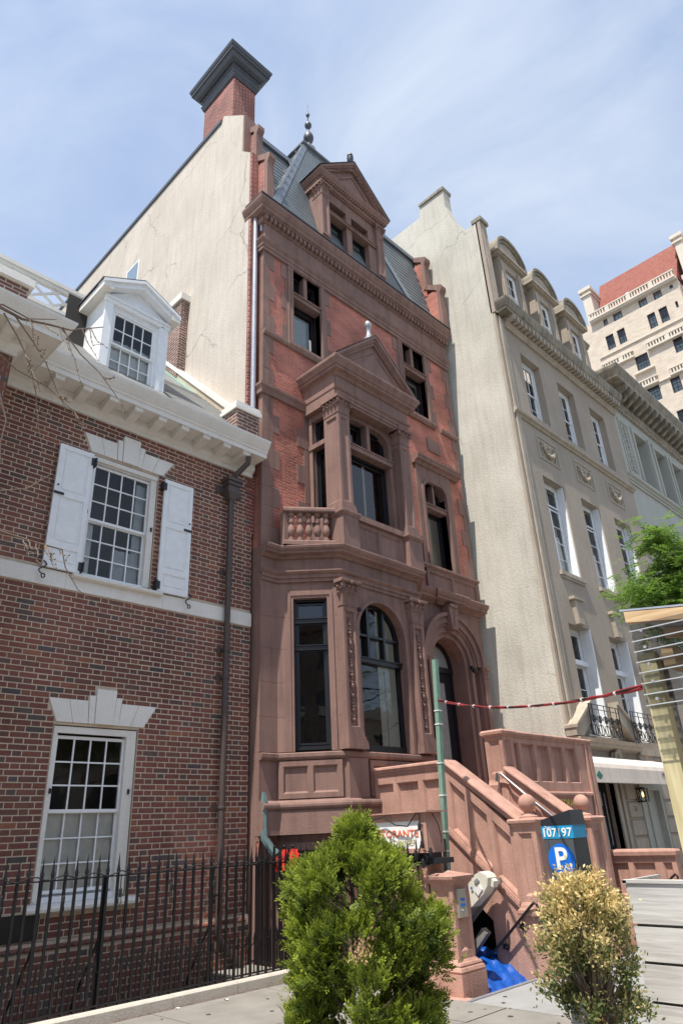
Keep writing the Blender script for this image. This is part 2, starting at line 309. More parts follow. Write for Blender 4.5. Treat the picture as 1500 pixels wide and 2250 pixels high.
COPPER = stone('green_copper', (.27,.44,.36), (.18,.30,.26), rough=.6, scale=6, streak=.4, bump=.2)
PATINA = stone('patina_pipe', (.16,.23,.225), (.10,.14,.14), rough=.5, scale=9, streak=.4, bump=.15)
DARKMETAL = stone('dark_grey_metal', (.07,.075,.088), (.05,.052,.06), rough=.5, scale=5, streak=.3, bump=.08, spec=.5)
PIPEBROWN = plain('brown_painted_pipe', (.085,.062,.055), .45)
ALU = plain('aluminium_pipe', (.42,.42,.45), .4, .4)
IRON = plain('black_iron', (.010,.010,.012), .42, 0, .5)
BLACK = plain('black_window_frame', (.014,.014,.017), .35, 0, .5)
DARK = plain('dark_room', (.016,.015,.015), .9)  # near-black colour stands in for the shade of unlit interiors
ROOM = plain('dim_room', (.05,.045,.04), .9)  # dim colour stands in for the shade indoors
BLIND = plain('pale_blind', (.60,.63,.65), .8)
CURTAIN = plain('white_curtain', (.85,.85,.82), .8)
GLASS = glass('window_glass', ior=1.75)
GLASS2 = glass('old_window_glass', (.94,.95,.94), 1.55)
CLEAR = glass('clear_sheet', (.50,.52,.53), 1.5)
PAVE = stone('pavement_concrete', (.28,.26,.23), (.175,.16,.14), scale=2.2, streak=0, amt=.8, bump=.35, fine=120)
PAVE2 = stone('new_pavement_concrete', (.32,.315,.305), (.22,.215,.21), scale=1.6, streak=0, amt=.8, bump=.2, fine=120)
KERB = stone('kerb_stone', (.55,.505,.43), (.40,.36,.30), scale=3, streak=.3, bump=.25)
ASPH = stone('asphalt', (.15,.148,.145), (.12,.118,.115), scale=2, bump=.5, fine=150)
METERG = stone('meter_grey', (.085,.09,.098), (.06,.063,.07), rough=.42, scale=7, streak=.3, bump=.05, spec=.5)
METERD = plain('meter_black', (.022,.024,.03), .35)
BLUE = plain('sign_blue', (.005,.15,.62), .4); CYAN = plain('band_cyan', (.01,.30,.56), .4)
SIGNW = plain('sign_white', (.80,.80,.78), .5, var=.04)
ORANGE = plain('letter_orange', (.78,.14,.03), .5); GOLD = plain('letter_gold', (.62,.42,.12), .35, .6); PALEGOLD = plain('letter_pale_gold', (.55,.47,.30), .5)
TARP = plain('blue_tarp', (.004,.075,.36), .4, 0, .5)
RED = plain('red_cloth', (.62,.035,.02), .8)
REDC = plain('red_cable', (.34,.035,.04), .5); WHITEP = plain('white_plastic', (.7,.7,.68), .5); RUBBER = plain('black_cable', (.015,.015,.015), .6)
BULB = glass('bulb_glass', (.92,.9,.85), 1.5)
LIFTW = plain('lift_ivory', (.72,.69,.58), .5); LIFTG = plain('lift_grey', (.33,.32,.29), .5, .3)
GREENP = stone('green_painted_steel', (.20,.32,.24), (.13,.21,.165), rough=.5, scale=9, streak=.4, bump=.1)
PINE = wood('treated_pine', (.50,.42,.23), (.68,.59,.36), (14,14,1.0)); LUMBER = wood('fresh_lumber', (.52,.33,.17), (.68,.48,.27), (14,1.2,14))
PLANK = wood('whitewashed_plank', (.46,.44,.41), (.66,.64,.60), (10,1.0,16)); OLDTOP = wood('weathered_board', (.13,.12,.11), (.22,.20,.18), (10,1,10))
CANVAS = stone('awning_canvas', (.80,.70,.61), (.62,.53,.46), scale=3, streak=.6, bump=.1); GREEN = plain('emerald', (.01,.17,.10), .5)
TILE = stone('clay_roof_tile', (.21,.050,.040), (.36,.16,.10), rough=.8, scale=3.4, streak=.0, amt=.55, bump=.9, fine=11)
TOWERB = brickmat('buff_brick', (.64,.54,.43), (.54,.44,.34), (.62,.54,.45), bw=.5, bh=.16, mo=.02, bump=.2, lo=.9, hi=1.06)
TOWERS = stone('tower_stone', (.66,.59,.50), (.54,.48,.40), scale=.8, bump=.1)
BARK = stone('twig_bark', (.16,.115,.085), (.34,.26,.19), scale=9, fine=90); BARK2 = stone('trunk_bark', (.17,.125,.085), (.10,.075,.055), scale=14, fine=90, bump=.6)
TERRA = stone('terracotta', (.45,.18,.10), (.32,.13,.08), scale=6)
SOIL = stone('soil', (.05,.035,.025), fine=60)
SCONCE = plain('warm_bulb', (.8,.45,.15), .5)
_e = SCONCE.node_tree.nodes['Principled BSDF']; _e.inputs['Emission Color'].default_value = (1,.55,.18,1); _e.inputs['Emission Strength'].default_value = 2.5

# generic sash window: frame (part) > pane, glazing_bars, blind (sub-parts)
def sash(parent, fr, u0, u1, z0, z1, d, fmat, sashes, fw=.06, bar=.018, depth=.10, glassm=None, blind=None, room=True, bd=.012):
    mb = MB(fr)
    mb.box(u0,u0+fw,d-depth,d,z0,z1).box(u1-fw,u1,d-depth,d,z0,z1).box(u0+fw,u1-fw,d-depth,d,z1-fw,z1).box(u0+fw,u1-fw,d-depth,d+.01,z0,z0+fw*.8)
    panes = []; bars = MB(fr); nb = 0
    for (a,b,c,e,cols,rows,dd) in sashes:                   # u0,u1,z0,z1, cols, rows, depth below d
        s = .038; D = d-dd
        mb.box(a,a+s,D-.035,D,c,e).box(b-s,b,D-.035,D,c,e).box(a+s,b-s,D-.035,D,e-s,e).box(a+s,b-s,D-.035,D,c,c+s)
        gu0,gu1,gz0,gz1 = a+s,b-s,c+s,e-s; pw = (gu1-gu0)/cols; ph = (gz1-gz0)/rows
        for i in range(1,cols): bars.box(gu0+i*pw-bar/2,gu0+i*pw+bar/2,D-.03,D-.005,gz0,gz1); nb += 1
        for j in range(1,rows):
            for i in range(cols): bars.box(gu0+i*pw+bar/2*(i>0),gu0+(i+1)*pw-bar/2*(i<cols-1),D-.03,D-.007,gz0+j*ph-bar/2,gz0+j*ph+bar/2)
        for i in range(cols):
            for j in range(rows): panes.append((gu0+i*pw,gu0+(i+1)*pw,gz0+j*ph,gz0+(j+1)*ph,D-.018))
    W = mb.build('window', fmat, parent)
    if nb: bars.build('glazing_bars', fmat, W)
    for a,b,c,e,D in panes:
        t = (random.random()-.5)*.006; q = MB(fr); q.add([(a,D+t,c),(b,D-t,c),(b,D-t,e),(a,D+t,e)], [(0,1,2,3)]); q.build('pane', glassm or GLASS, W, norm=False)
    if room:
        q = MB(fr); e = .5; q.add([(u0-e,d-.7,z0-e),(u1+e,d-.7,z0-e),(u1+e,d-.7,z1+e),(u0-e,d-.7,z1+e)], [(0,1,2,3)]); q.build('room_wall', ROOM, W, norm=False)  # dark sheet behind the panes, standing in for the unlit room
    if blind:
        for (a,b,c,e,bm) in blind:
            q = MB(fr); n = max(2,int((b-a)/.03)); pts = []; f = []
            for i in range(n+1):
                u = a+(b-a)*i/n; dd = d-.125+bd*math.sin(i*1.3)
                pts += [(u,dd,c),(u,dd,e)]
                if i: f.append((2*i-2,2*i,2*i+1,2*i-1))
            q.add(pts,f,smooth=True); q.build('curtain', bm, W, norm=False)
    return W
def panel(parent, fr, u0,u1,z0,z1,d,depth,mat,w=.03,name='panel'):    # sunk panel: bevelled rim, flat field
    mb = MB(fr); a=[(u0,d,z0),(u1,d,z0),(u1,d,z1),(u0,d,z1)]; e=depth
    b=[(u0+w*.4,d-e*.25,z0+w*.4),(u1-w*.4,d-e*.25,z0+w*.4),(u1-w*.4,d-e*.25,z1-w*.4),(u0+w*.4,d-e*.25,z1-w*.4)]
    c=[(u0+w,d-e,z0+w),(u1-w,d-e,z0+w),(u1-w,d-e,z1-w),(u0+w,d-e,z1-w)]
    f=[(i,(i+1)%4,4+(i+1)%4,4+i) for i in range(4)]+[(4+i,4+(i+1)%4,8+(i+1)%4,8+i) for i in range(4)]+[(8,9,10,11)]
    mb.add(a+b+c,f); return mb.build(name,mat,parent,norm=False)
def qpanel(parent, fr, q, d, depth, mat, w=.03, name='panel'):          # the same for any quad in (u,z)
    c = (sum(p[0] for p in q)/4, sum(p[1] for p in q)/4)
    def ins(k):
        r = []
        for i in range(4):
            p0,p1,p2 = Vector(q[i-1]),Vector(q[i]),Vector(q[(i+1)%4]); e1=(p1-p0).normalized(); e2=(p2-p1).normalized()
            n1=Vector((-e1.y,e1.x)); n2=Vector((-e2.y,e2.x)); r.append(p1+(n1+n2)/(1+n1.dot(n2))*k)
        return r
    mb = MB(fr); A=[(u,d,z) for u,z in q]; s = 1 if sum((q[(i+1)%4][0]-q[i][0])*(q[(i+1)%4][1]+q[i][1]) for i in range(4))<0 else -1
    B=[(p.x,d-depth*.25,p.y) for p in ins(w*.4*s)]; Cc=[(p.x,d-depth,p.y) for p in ins(w*s)]
    mb.add(A+B+Cc,[(i,(i+1)%4,4+(i+1)%4,4+i) for i in range(4)]+[(4+i,4+(i+1)%4,8+(i+1)%4,8+i) for i in range(4)]+[(8,9,10,11)])
    return mb.build(name,mat,parent,norm=False)

# ================================================================== SETTING
def struct(o): o['kind'] = 'structure'; return o
g = MB(); g.box(-400,400,-400,400,-2.06,-2.0); struct(g.build('ground', ASPH))
g = MB(); g.box(-150,300,-14.0,1.62,-.30,-.12); struct(g.build('street', ASPH))
g = MB(); g.box(-150,300,-19,-14.15,-.30,0); struct(g.build('far_pavement', PAVE))
g = MB(); g.box(-150,300,1.62,1.78,-.30,.0); struct(g.build('street_kerb', KERB))
# pavement in flags with open joints, worn concrete on the left and new concrete on the right
pv = MB(); pv.plan([(-150,1.8),(7.0,1.8),(7.0,7.8),(-150,7.8)],-.20,-.012); PV = struct(pv.build('pavement', PAVE))
pn = MB(); pn.plan([(7.0,1.8),(300,1.8),(300,5.27),(7.0,5.27)],-.20,-.012); PN = struct(pn.build('new_pavement', PAVE2))
xs = [-3+1.55*i for i in range(7)]+[7.0-.003]
for i in range(len(xs)-1):
    for j,(a,b) in enumerate(((1.8,3.3),(3.3,4.8),(4.8,6.3),(6.3,7.78))):
        if i<2 and j<2: continue
        q = MB(); q.box(xs[i]+.006,xs[i+1]-.006,a+.006,b-.006,-.05,random.uniform(-.002,.003)); q.build('flagstone', PAVE, PV)
for i in range(5):
    for a,b in ((1.8,3.5),(3.5,5.25)):
        q = MB(); q.box(7.0+1.7*i+.006,8.7+1.7*i-.006,a+.006,b-.006,-.05,random.uniform(-.002,.003)); q.build('flagstone', PAVE2, PN)
g = MB(); g.box(7.0,8.75,5.255,5.30,-.04,.006)
for i in range(58): g.box(7.02+.03*i,7.035+.03*i,5.262,5.293,.006,.012)
tag(g.build('stair_edge_strip', ALU), 'ribbed metal edging strip at the top of the basement steps', 'edging')
g = MB(); g.box(-150,6.83,7.80,9.2,-1.15,-1.05).box(6.83,13.5,5.30,9.5,-1.45,-1.4); struct(g.build('areaway_floor', PAVE))
g = MB(); g.box(7.005,7.25,5.30,8.6,-1.4,-.02).box(-30,6.95,7.80,7.82,-1.05,-.02); struct(g.build('areaway_wall', BROWN2))
# stone kerb that carries the fence
kt = MB(); kt.box(-20,6.98,7.84,8.0,-.2,.0); KB = struct(kt.build('fence_kerb', KERB))
for a,b in ((-3,.9),(.9,3.3),(3.3,5.05),(5.05,5.93),(5.93,6.98)):
    q = MB(side(0)); 
    q = MB(); q.sweep([(0,-.1),(.0,.095),(-.02,.115),(-.17,.115),(-.19,-.1)], [(a+.003,7.83),(b-.003,7.83)]); q.build('kerb_block', KERB, KB)
q = MB(); q.box(6.10,6.83,8.03,8.74,-1.0,.10); struct(q.build('concrete_landing', PAVE))

# ================================================================== LEFT BRICK HOUSE
F = front(8.8)
H1 = thing('brick_house', (4.5,8.8,0), 'dark red Flemish-bond brick house with white trim, shutters and dormer', 'house')
OPEN = [(3.76,4.90,5.03,6.97),(3.73,4.90,1.06,3.05)]
HX0, HX1 = -6.0, 6.78
m = MB(F); m.wall(2.2,HX1,.70,7.66,OPEN,-.006,.24); m.wall(2.2,HX1,-1.1,.70,[],.043)
m.add([(HX1,-.010,-1.1),(HX1,-6,-1.1),(HX1,-6,8.2),(HX1,-.010,8.2)],[(0,1,2,3)])
W1 = m.build('wall', MORTAR, H1, norm=False)
# bricks: real pieces cut round the openings, lintels, belt course and sills
def lint(z0):
    r = []
    for k in range(8):
        t0,t1 = k/8,(k+1)/8; r.append((3.745-.13*t1-.004, 4.965+.18*t1+.004, z0+.285*t0, z0+.285*t1+.001))
    return r+[(4.14,4.62,z0+.28,z0+.36),(4.228,4.532,z0+.35,z0+.45)]
CUT = OPEN+[(2.2,6.8,4.80,5.035)]+lint(7.00)+lint(3.08)+[(3.64,5.06,.95,1.07),(3.24,3.86,.70,.99)]
def brickmesh(w, nm):
    b = MB(); c=.006; d=.055; h=COURSE-.0125
    b.add([(-w/2,0,-h/2),(w/2,0,-h/2),(w/2,0,h/2),(-w/2,0,h/2),(-w/2,-d+c,-h/2),(w/2,-d+c,-h/2),(w/2,-d+c,h/2),(-w/2,-d+c,h/2),
           (-w/2+c,-d,-h/2+c),(w/2-c,-d,-h/2+c),(w/2-c,-d,h/2-c),(-w/2+c,-d,h/2-c)],
          [(0,1,5,4),(1,2,6,5),(2,3,7,6),(3,0,4,7),(4,5,9,8),(5,6,10,9),(6,7,11,10),(7,4,8,11),(8,9,10,11)], raw=True); return meshof(b, nm, FLEM)
SW, HW = PITCH*.672-.013, PITCH*.328-.013
BM_S, BM_H = brickmesh(SW,'stretcher'), brickmesh(HW,'header')
bricks = []
c0 = int((-.62+2)/COURSE)
for c in range(c0, int((7.66+2)/COURSE)):
    zc = (c+.5)*COURSE-2; z0,z1 = zc-COURSE/2, zc+COURSE/2
    low = z1 < .61
    if not low and z0 < .70: continue
    k = int(2.2/PITCH)-1
    while True:
        us = (k-(c%2)*.5)*PITCH; k += 1
        if us > HX1: break
        for (a,b) in ((us+.0065,us+PITCH*.672-.0065),(us+PITCH*.672+.0065,us+PITCH-.0065)):
            a,b = max(a,2.2),min(b,HX1)
            iv = [(a,b)]
            for h in CUT:
                if h[3]-.002>zc>h[2]+.002 or (h[3]-h[2]>.05 and h[2]<z1-.02 and h[3]>z0+.02):
                    iv = [s for (p,q) in iv for s in ((p,min(q,h[0]-.006)),(max(p,h[1]+.006),q)) if s[1]-s[0]>.02]
            for p,q in iv:
                if q-p>.025: bricks.append((p,q,zc,.05 if low else 0))
camp = Vector((0,0,1.65)); MI = M.inverted()
def px(P):
    v = MI@Vector(P); return 750+1500*v.x/-v.z, 1125-1500*v.y/-v.z, -v.z
def rank(b):
    x,y,dp = px(((b[0]+b[1])/2,8.8,b[2])); vis = 10<x<1490 and 10<y<2240 and not (y>2080)
    return (0 if vis else 1, -(b[1]-b[0])/dp)
bricks.sort(key=rank)
for p,q,zc,dd in bricks[:300]:
    me,w0 = (BM_S,SW) if q-p>.15 else (BM_H,HW)
    piece('brick', me, W1, ((p+q)/2, 8.855-dd+random.uniform(-.0015,.0015), zc), ((q-p)/w0,1,1))
rest = MB()
for p,q,zc,dd in bricks[300:]:
    h=(COURSE-.0125)/2*random.uniform(.96,1.0); o=8.8-dd+random.uniform(-.0015,.0015); c=.006; b_=o+.05
    rest.add([(p,b_,zc-h),(q,b_,zc-h),(q,b_,zc+h),(p,b_,zc+h),(p,o+c,zc-h),(q,o+c,zc-h),(q,o+c,zc+h),(p,o+c,zc+h),(p+c,o,zc-h+c),(q-c,o,zc-h+c),(q-c,o,zc+h-c),(p+c,o,zc+h-c)],
      [(0,1,5,4),(1,2,6,5),(2,3,7,6),(3,0,4,7),(4,5,9,8),(5,6,10,9),(6,7,11,10),(7,4,8,11),(8,9,10,11)], raw=True)
# brick front pieces sit with their backs in the mortar
rest.build('brickwork', FLEM, W1, norm=True, kind='stuff')
# moulded water-table bricks
k = 0; x = 2.3
while x < 6.7:
    q = MB(F); q.sidep([(-.03,.70),(0,.70),(.012,.685),(.035,.672),(.058,.655),(.066,.63),(.058,.612),(-.03,.612)], x, x+.068); q.build('rowlock_brick', FLEM, W1); x += .078
# belt course
for a,b in ((2.2,3.62),(3.62,5.12),(5.12,6.22),(6.22,6.785)):
    q = MB(F); q.box(a+.002,b-.002,-.05,.022,4.805,5.028); q.build('belt_stone', MARBLE, H1)
# jack arches
for z0 in (7.005,3.085):
    bot = [3.745,3.96,4.165,4.245,4.50,4.58,4.77,4.965]; top = [3.615,3.885,4.145,4.235,4.525,4.615,4.87,5.145]; th = [.285,.285,.355,.445,.355,.285,.285]
    for i in range(7):
        e=.003; s0=(top[i]-bot[i])/.285; s1=(top[i+1]-bot[i+1])/.285; h=th[i]
        if i in (2,3,4): s0 = s1 = 0; p=[(bot[i]+e,z0),(bot[i+1]-e,z0),(top[i+1]-e,z0+h),(top[i]+e,z0+h)]
        else: p=[(bot[i]+e,z0),(bot[i+1]-e,z0),(top[i+1]-e,z0+h),(top[i]+e,z0+h)]
        MB(F).prism(p,-.05,.014+(.022 if i==3 else .01 if i in (2,4) else 0)).build('voussoir', MARBLE, H1)
# windows
d0 = -.05
Wu = sash(H1,F,3.77,4.89,5.04,6.96,d0,WHITE,[(3.85,4.80,5.94,6.86,4,3,.03),(3.85,4.80,5.09,5.96,4,3,.066)],fw=.085,glassm=GLASS2,blind=[(3.86,4.0,5.06,5.95,CURTAIN),(4.32,4.79,5.06,5.62,BLIND),(4.62,4.80,5.6,6.8,BLIND)])
Wl = sash(H1,F,3.74,4.89,1.07,3.04,d0,WHITE,[(3.80,4.76,2.03,2.93,4,3,.03),(3.80,4.76,1.16,2.06,4,3,.066)],fw=.075,glassm=GLASS2,blind=[(3.8,4.77,1.1,2.04,CURTAIN)],bd=.004)
q = MB(F); q.box(3.745,3.79,d0,d0+.028,1.1,3.0).box(4.745,4.885,d0-.12,d0+.028,1.1,3.0).box(3.745,4.885,d0+.001,d0+.03,2.955,3.035); q.build('casing', TRIM, Wl)
q = MB(F); q.box(4.785,4.885,d0-.12,d0+.028,5.1,6.9).box(3.775,4.885,d0+.001,d0+.05,6.885,6.955); q.build('casing', TRIM, Wu)
for z in (2.27,): 
    for u in (3.79,4.83): q = MB(F); q.box(u-.012,u+.012,d0+.028,d0+.05,z-.03,z+.03); q.build('latch', IRON, Wl)
for u in (3.80,4.845): q = MB(F); q.box(u-.012,u+.012,d0+.028,d0+.05,6.0,6.06); q.build('latch', IRON, Wu)
q = MB(F); q.sidep([(-.1,.975),(.07,.975),(.10,.99),(.105,1.02),(.09,1.045),(0,1.065),(-.1,1.07)],3.655,5.045); q.build('sill', MARBLE, Wl)
q = MB(F); q.sidep([(-.1,4.975),(.07,4.975),(.095,4.99),(.10,5.015),(.085,5.035),(-.1,5.06)],3.69,5.07); q.build('sill', MARBLE, Wu)
q = MB(F); q.box(3.25,3.85,-.02,.012,.72,.985); q.build('vent_plate', IRON, H1)
# shutters
for side_, a, b in (('l',3.265,3.775),('r',4.985,5.515)):
    hs = [(a+.065,b-.065,6.19,6.86),(a+.065,b-.065,5.42,6.11),(a+.065,b-.065,5.12,5.34)]
    q = MB(F); q.wall(a,b,5.045,6.935,hs,.068,.012); q.add([(a,.03,5.045),(b,.03,5.045),(b,.03,6.935),(a,.03,6.935),(a,.068,5.045),(b,.068,5.045),(b,.068,6.935),(a,.068,6.935)],[(0,3,2,1),(0,1,5,4),(1,2,6,5),(2,3,7,6),(3,0,4,7)])
    S = q.build('shutter', WHITE, H1, norm=False)
    for (u0,u1,z0,z1) in hs:
        p = MB(F); e=.03; pts=[(u0,.056,z0),(u1,.056,z0),(u1,.056,z1),(u0,.056,z1),(u0+e,.05,z0+e),(u1-e,.05,z0+e),(u1-e,.05,z1-e),(u0+e,.05,z1-e),(u0+e*1.4,.064,z0+e*1.4),(u1-e*1.4,.064,z0+e*1.4),(u1-e*1.4,.064,z1-e*1.4),(u0+e*1.4,.064,z1-e*1.4)]
        p.add(pts,[(i,(i+1)%4,4+(i+1)%4,4+i) for i in range(4)]+[(4+i,4+(i+1)%4,8+(i+1)%4,8+i) for i in range(4)]+[(8,9,10,11)]); p.build('panel', WHITE, S, norm=False)
    inner = b if side_=='l' else a; outer = a if side_=='l' else b; sg = 1 if side_=='l' else -1
    for z in (5.14,6.80):
        p = MB(F); p.box(min(inner-sg*.03,inner+sg*.05),max(inner-sg*.03,inner+sg*.05),.068,.085,z-.06,z+.06).box(inner+sg*.03-.012,inner+sg*.03+.012,.0,.10,z-.07,z+.07); p.build('hinge', IRON, S)
    p = MB(F); p.box(min(outer,outer+sg*.14),max(outer,outer+sg*.14),.068,.082,6.13,6.165); p.build('latch_bar', IRON, S)
    p = cyl(F,outer+sg*.045,6.27,.012,.066,.09); p.build('knob', IRON, S)
    pts = []
    for i in range(25):
        t = i/24; an = -3.9+7.8*t; rr = .045*(1-.5*abs(2*t-1))
        u = (outer-sg*.0)+(.045*math.sin(6.28*t))*1.0; z = 5.09-.19*t+.0; pts.append(F.p(u,.085,z+.02))
    for i in range(8): an = i*.75; pts.append(F.p(pts[24][0]-.03*math.cos(an)*.8+.02, .085, 4.90-.028*math.sin(an)))
    p = MB(); p.tube(pts,.009,6); p.build('shutter_dog', IRON, S)
# rainwater pipe
pp = MB(F); U=6.255; D=.085
pp.tube([F.p(U,D,z) for z in (6.98,.62)],.047,12)
pp.tube([F.p(U,D,.66),F.p(U,D,.52),F.p(U+.05,D,.42),F.p(U+.30,D+.05,.17),F.p(U+.36,D+.06,.08),F.p(U+.36,D+.06,-.3)],.047,12)
DS = pp.build('downspout', PIPEBROWN, H1)
p = MB(); p.tube([F.p(U+.13,.40,7.72),F.p(U+.13,.38,7.60),F.p(U+.05,.2,7.45),F.p(U+.0,.12,7.36),F.p(U,.10,7.30)],.05,12); p.build('offset_pipe', PIPEBROWN, DS)
p = MB(F); 
for z0,z1,e in ((7.27,7.33,.155),(7.20,7.27,.135),(7.08,7.20,.115)): p.box(U-e,U+e,.005,.03+e*1.25,z0,z1)
b4=[(U-.115,.01,7.08),(U+.115,.01,7.08),(U+.115,.175,7.08),(U-.115,.175,7.08),(U-.05,.035,6.93),(U+.05,.035,6.93),(U+.05,.135,6.93),(U-.05,.135,6.93)]
p.add(b4,[(0,1,2,3),(7,6,5,4),(0,4,5,1),(1,5,6,2),(2,6,7,3),(3,7,4,0)]).box(U-.26,U+.26,.003,.022,7.06,7.20); p.build('hopper_head', PIPEBROWN, DS)
for z in (5.62,4.33,3.9,2.06,1.0):
    p = MB(F); p.box(U-.13,U-.03,.003,.02,z-.04,z+.04); p.lathe([(.055,z-.02),(.06,z),(.055,z+.02)],*F.p(U,D,0)[:2],12); p.build('pipe_bracket', PIPEBROWN, DS)
# cornice
def bighouse_cornice(parent, path, mods, dz=0):
    q = MB(); q.sweep([(-.05,7.57),(.045,7.57),(.045,7.64),(.075,7.655),(.11,7.685),(.115,7.70),(.115,7.80),(-.05,7.80)], path); q.v=[(x,y,z+dz) for x,y,z in q.v]; q.build('bed_moulding', TRIM, parent)
    q = MB(); q.sweep([(-.05,7.803),(.445,7.803),(.445,7.79),(.455,7.79),(.455,7.865),(.475,7.88),(.48,7.905),(.50,7.93),(.545,8.0),(.575,8.055),(.58,8.09),(.56,8.10),(-.05,8.13)], path); q.v=[(x,y,z+dz) for x,y,z in q.v]; C = q.build('cornice', TRIM, parent)
    for fr,u in mods:
        q = MB(fr); q.sidep([(.117,7.801),(.43,7.801),(.43,7.735),(.415,7.72),(.34,7.715),(.25,7.69),(.117,7.665)],u-.07,u+.07); q.box(u-.085,u+.085,.12,.442,7.775,7.7995); q.build('modillion', TRIM, C)
    return C
bighouse_cornice(H1, [(2.25,8.8),(6.745,8.8)], [(F,2.98+.418*i) for i in range(9)])
# left pavilion of the same house
FP = front(8.1)
q = MB(); q.box(-6,2.22,8.105,12,-1.1,8.0); q.build('pavilion_wall', MORTAR, H1)
pb = MB()
for c in range(int((4.4+2)/COURSE), int((7.62+2)/COURSE)):
    zc=(c+.5)*COURSE-2; k=4
    for k in range(4,8):
        us=(k-(c%2)*.5)*PITCH
        for a,b in ((us+.0065,us+PITCH*.672-.0065),(us+PITCH*.672+.0065,us+PITCH-.0065)):
            b=min(b,2.23)
            if b-a>.02: pb.box(a,b,8.095,8.14,zc-.0295,zc+.0295)
pb.build('pavilion_brickwork', FLEM, H1, kind='stuff')
bighouse_cornice(H1, [(-6,8.1),(2.22,8.1),(2.22,8.95)], [(FP,2.05-.418*i) for i in range(4)], dz=-.006)
q = MB(); q.box(1.2,2.50,8.95,10.6,8.0,9.52); q.build('parapet_brick', HOUSEBRICK, H1)
q = MB(); q.box(1.1,2.56,8.88,10.7,9.52,9.66).box(1.14,2.52,8.92,10.66,9.66,9.70); q.build('parapet_coping', MARBLE, H1)
# roof, slates, dormer
RS = lambda y: 8.12+(y-8.34)*1.0
q = MB(); q.add([(-6,8.34,8.10),(6.5,8.34,8.10),(6.5,12.2,11.96),(-6,10.5,10.28),(6.5,10.5,10.28)],[(0,1,4,3)],raw=True); q.add([(5.4,10.5,10.28),(6.5,10.5,10.28),(6.5,12.2,11.96),(5.4,12.2,11.96)],[(0,1,2,3)],raw=True); q.add([(-6,10.5,10.28),(6.5,10.5,10.28),(6.5,20,10.28),(-6,20,10.28)],[(0,1,2,3)],raw=True)
RF = q.build('roof', SLATE2, H1, norm=False)
def slatemesh(w,l,t,mat,nm):                                # flat slate: local x across, y up the slope
    b = MB(); b.box(-w/2,w/2,0,l,0,t); return meshof(b,nm,mat)
SL1 = slatemesh(.176,.19,.010,SLATE2,'old_slate')
def lay(parent, me, P0, U, V, width, length, sw, ex, inside, lift=.012, limit=300, restmat=None):
    U=Vector(U).normalized(); V=Vector(V).normalized(); Nn=U.cross(V)
    if Nn.y>0 and abs(Nn.y)>.05: Nn=-Nn
    n=0; rest=MB(); g0=ORG[parent]
    for j in range(int(length/ex)+1):
        off=(j%2)*.5*sw
        for i in range(-1,int(width/sw)+2):
            u=i*sw+off; c=Vector(P0)+U*u+V*(j*ex)
            if not inside(c+V*ex*.5): continue
            tl = lift*1.0
            m3=Matrix((U,(V*1.0-Nn*.055).normalized(),Nn)).transposed().to_4x4(); m3.translation=c+Nn*tl-Vector(g0)
            if n<limit: o=link('slate',me,parent,g0); o.matrix_local=m3; n+=1
            else:
                m4=m3.copy(); m4.translation=c+Nn*tl
                rest.add([tuple(m4@v.co) for v in me.vertices],[tuple(p.vertices) for p in me.polygons],raw=True)
    if rest.v: rest.build('slate_courses',restmat,parent,norm=False,kind='stuff')
lay(RF,SL1,(2.3,8.34,8.12),(1,0,0),(0,1,1),4.2,2.7,.18,.105,lambda c:(4.92<c.x<6.40 or 2.6<c.x<3.75) and c.y<10.35, limit=290, restmat=SLATE2)
q = MB(); q.add([(6.28,8.40,8.20),(6.50,8.40,8.20),(6.50,12.2,12.0),(6.28,12.2,12.0),(6.28,8.40,8.17),(6.50,8.40,8.17),(6.50,12.2,11.97),(6.28,12.2,11.97)],[(0,1,2,3),(4,7,6,5),(0,4,5,1),(1,5,6,2),(2,6,7,3),(3,7,4,0)],raw=True); q.build('copper_flashing', COPPER, H1)
q = MB(side(6.47)); q.prism([(-8.55,8.25),(-8.55,8.55),(-12.2,12.2),(-12.2,11.9)],-.15,.03); q.build('gable_parapet', MORTAR, H1)
for i in range(5):
    a=8.62+i*.66; b=a+.655; q = MB(side(6.44)); q.prism([(-a,a-.07+.03),(-a,a+.08),(-b,b+.08),(-b,b-.04)],-.20,.03); q.build('coping_stone', MARBLE, H1)
q = MB(); q.box(6.10,6.60,8.40,8.82,8.13,8.62); q.build('foot_block', HOUSEBRICK, H1)
q = MB(); q.box(6.06,6.64,8.36,8.86,8.62,8.70).box(6.08,6.62,8.38,8.84,8.70,8.78); q.build('foot_cap', MARBLE, H1)
q = MB(); q.box(6.42,6.60,11.12,11.8,11.0,13.2); q.build('gable_pier', HOUSEBRICK, H1)
q = MB(); q.box(6.37,6.63,11.07,11.85,13.2,13.38); q.build('gable_pier_cap', TRIM, H1)
# dormer
FD = front(8.9)
for a in (3.72,4.84): dm = MB(); dm.box(a,a+.04,8.93,10.5,8.45,10.22); dm.build('dormer_cheek', WHITE, H1)
dm = MB(FD); dm.wall(3.72,4.88,8.45,10.16,[(3.84,4.72,8.60,9.92)],-.02,.1); dm.prism([(3.72,10.16),(4.88,10.16),(4.30,10.52)],-.06,-.02)
dm.box(3.70,3.84,-.02,.02,8.45,10.0).box(4.72,4.90,-.02,.02,8.45,10.0).box(4.75,4.80,.02,.035,8.5,10.0).box(3.68,4.92,-.02,.035,9.98,10.06).box(3.68,4.92,-.02,.06,10.06,10.10)
DM = dm.build('dormer_front', WHITE, H1)
sash(H1,FD,3.84,4.72,8.58,9.93,-.03,WHITE,[(3.89,4.67,9.22,9.88,4,2,.02),(3.89,4.67,8.62,9.25,4,2,.056)],fw=.05,glassm=GLASS2,blind=[(3.9,4.66,8.6,9.4,CURTAIN)])
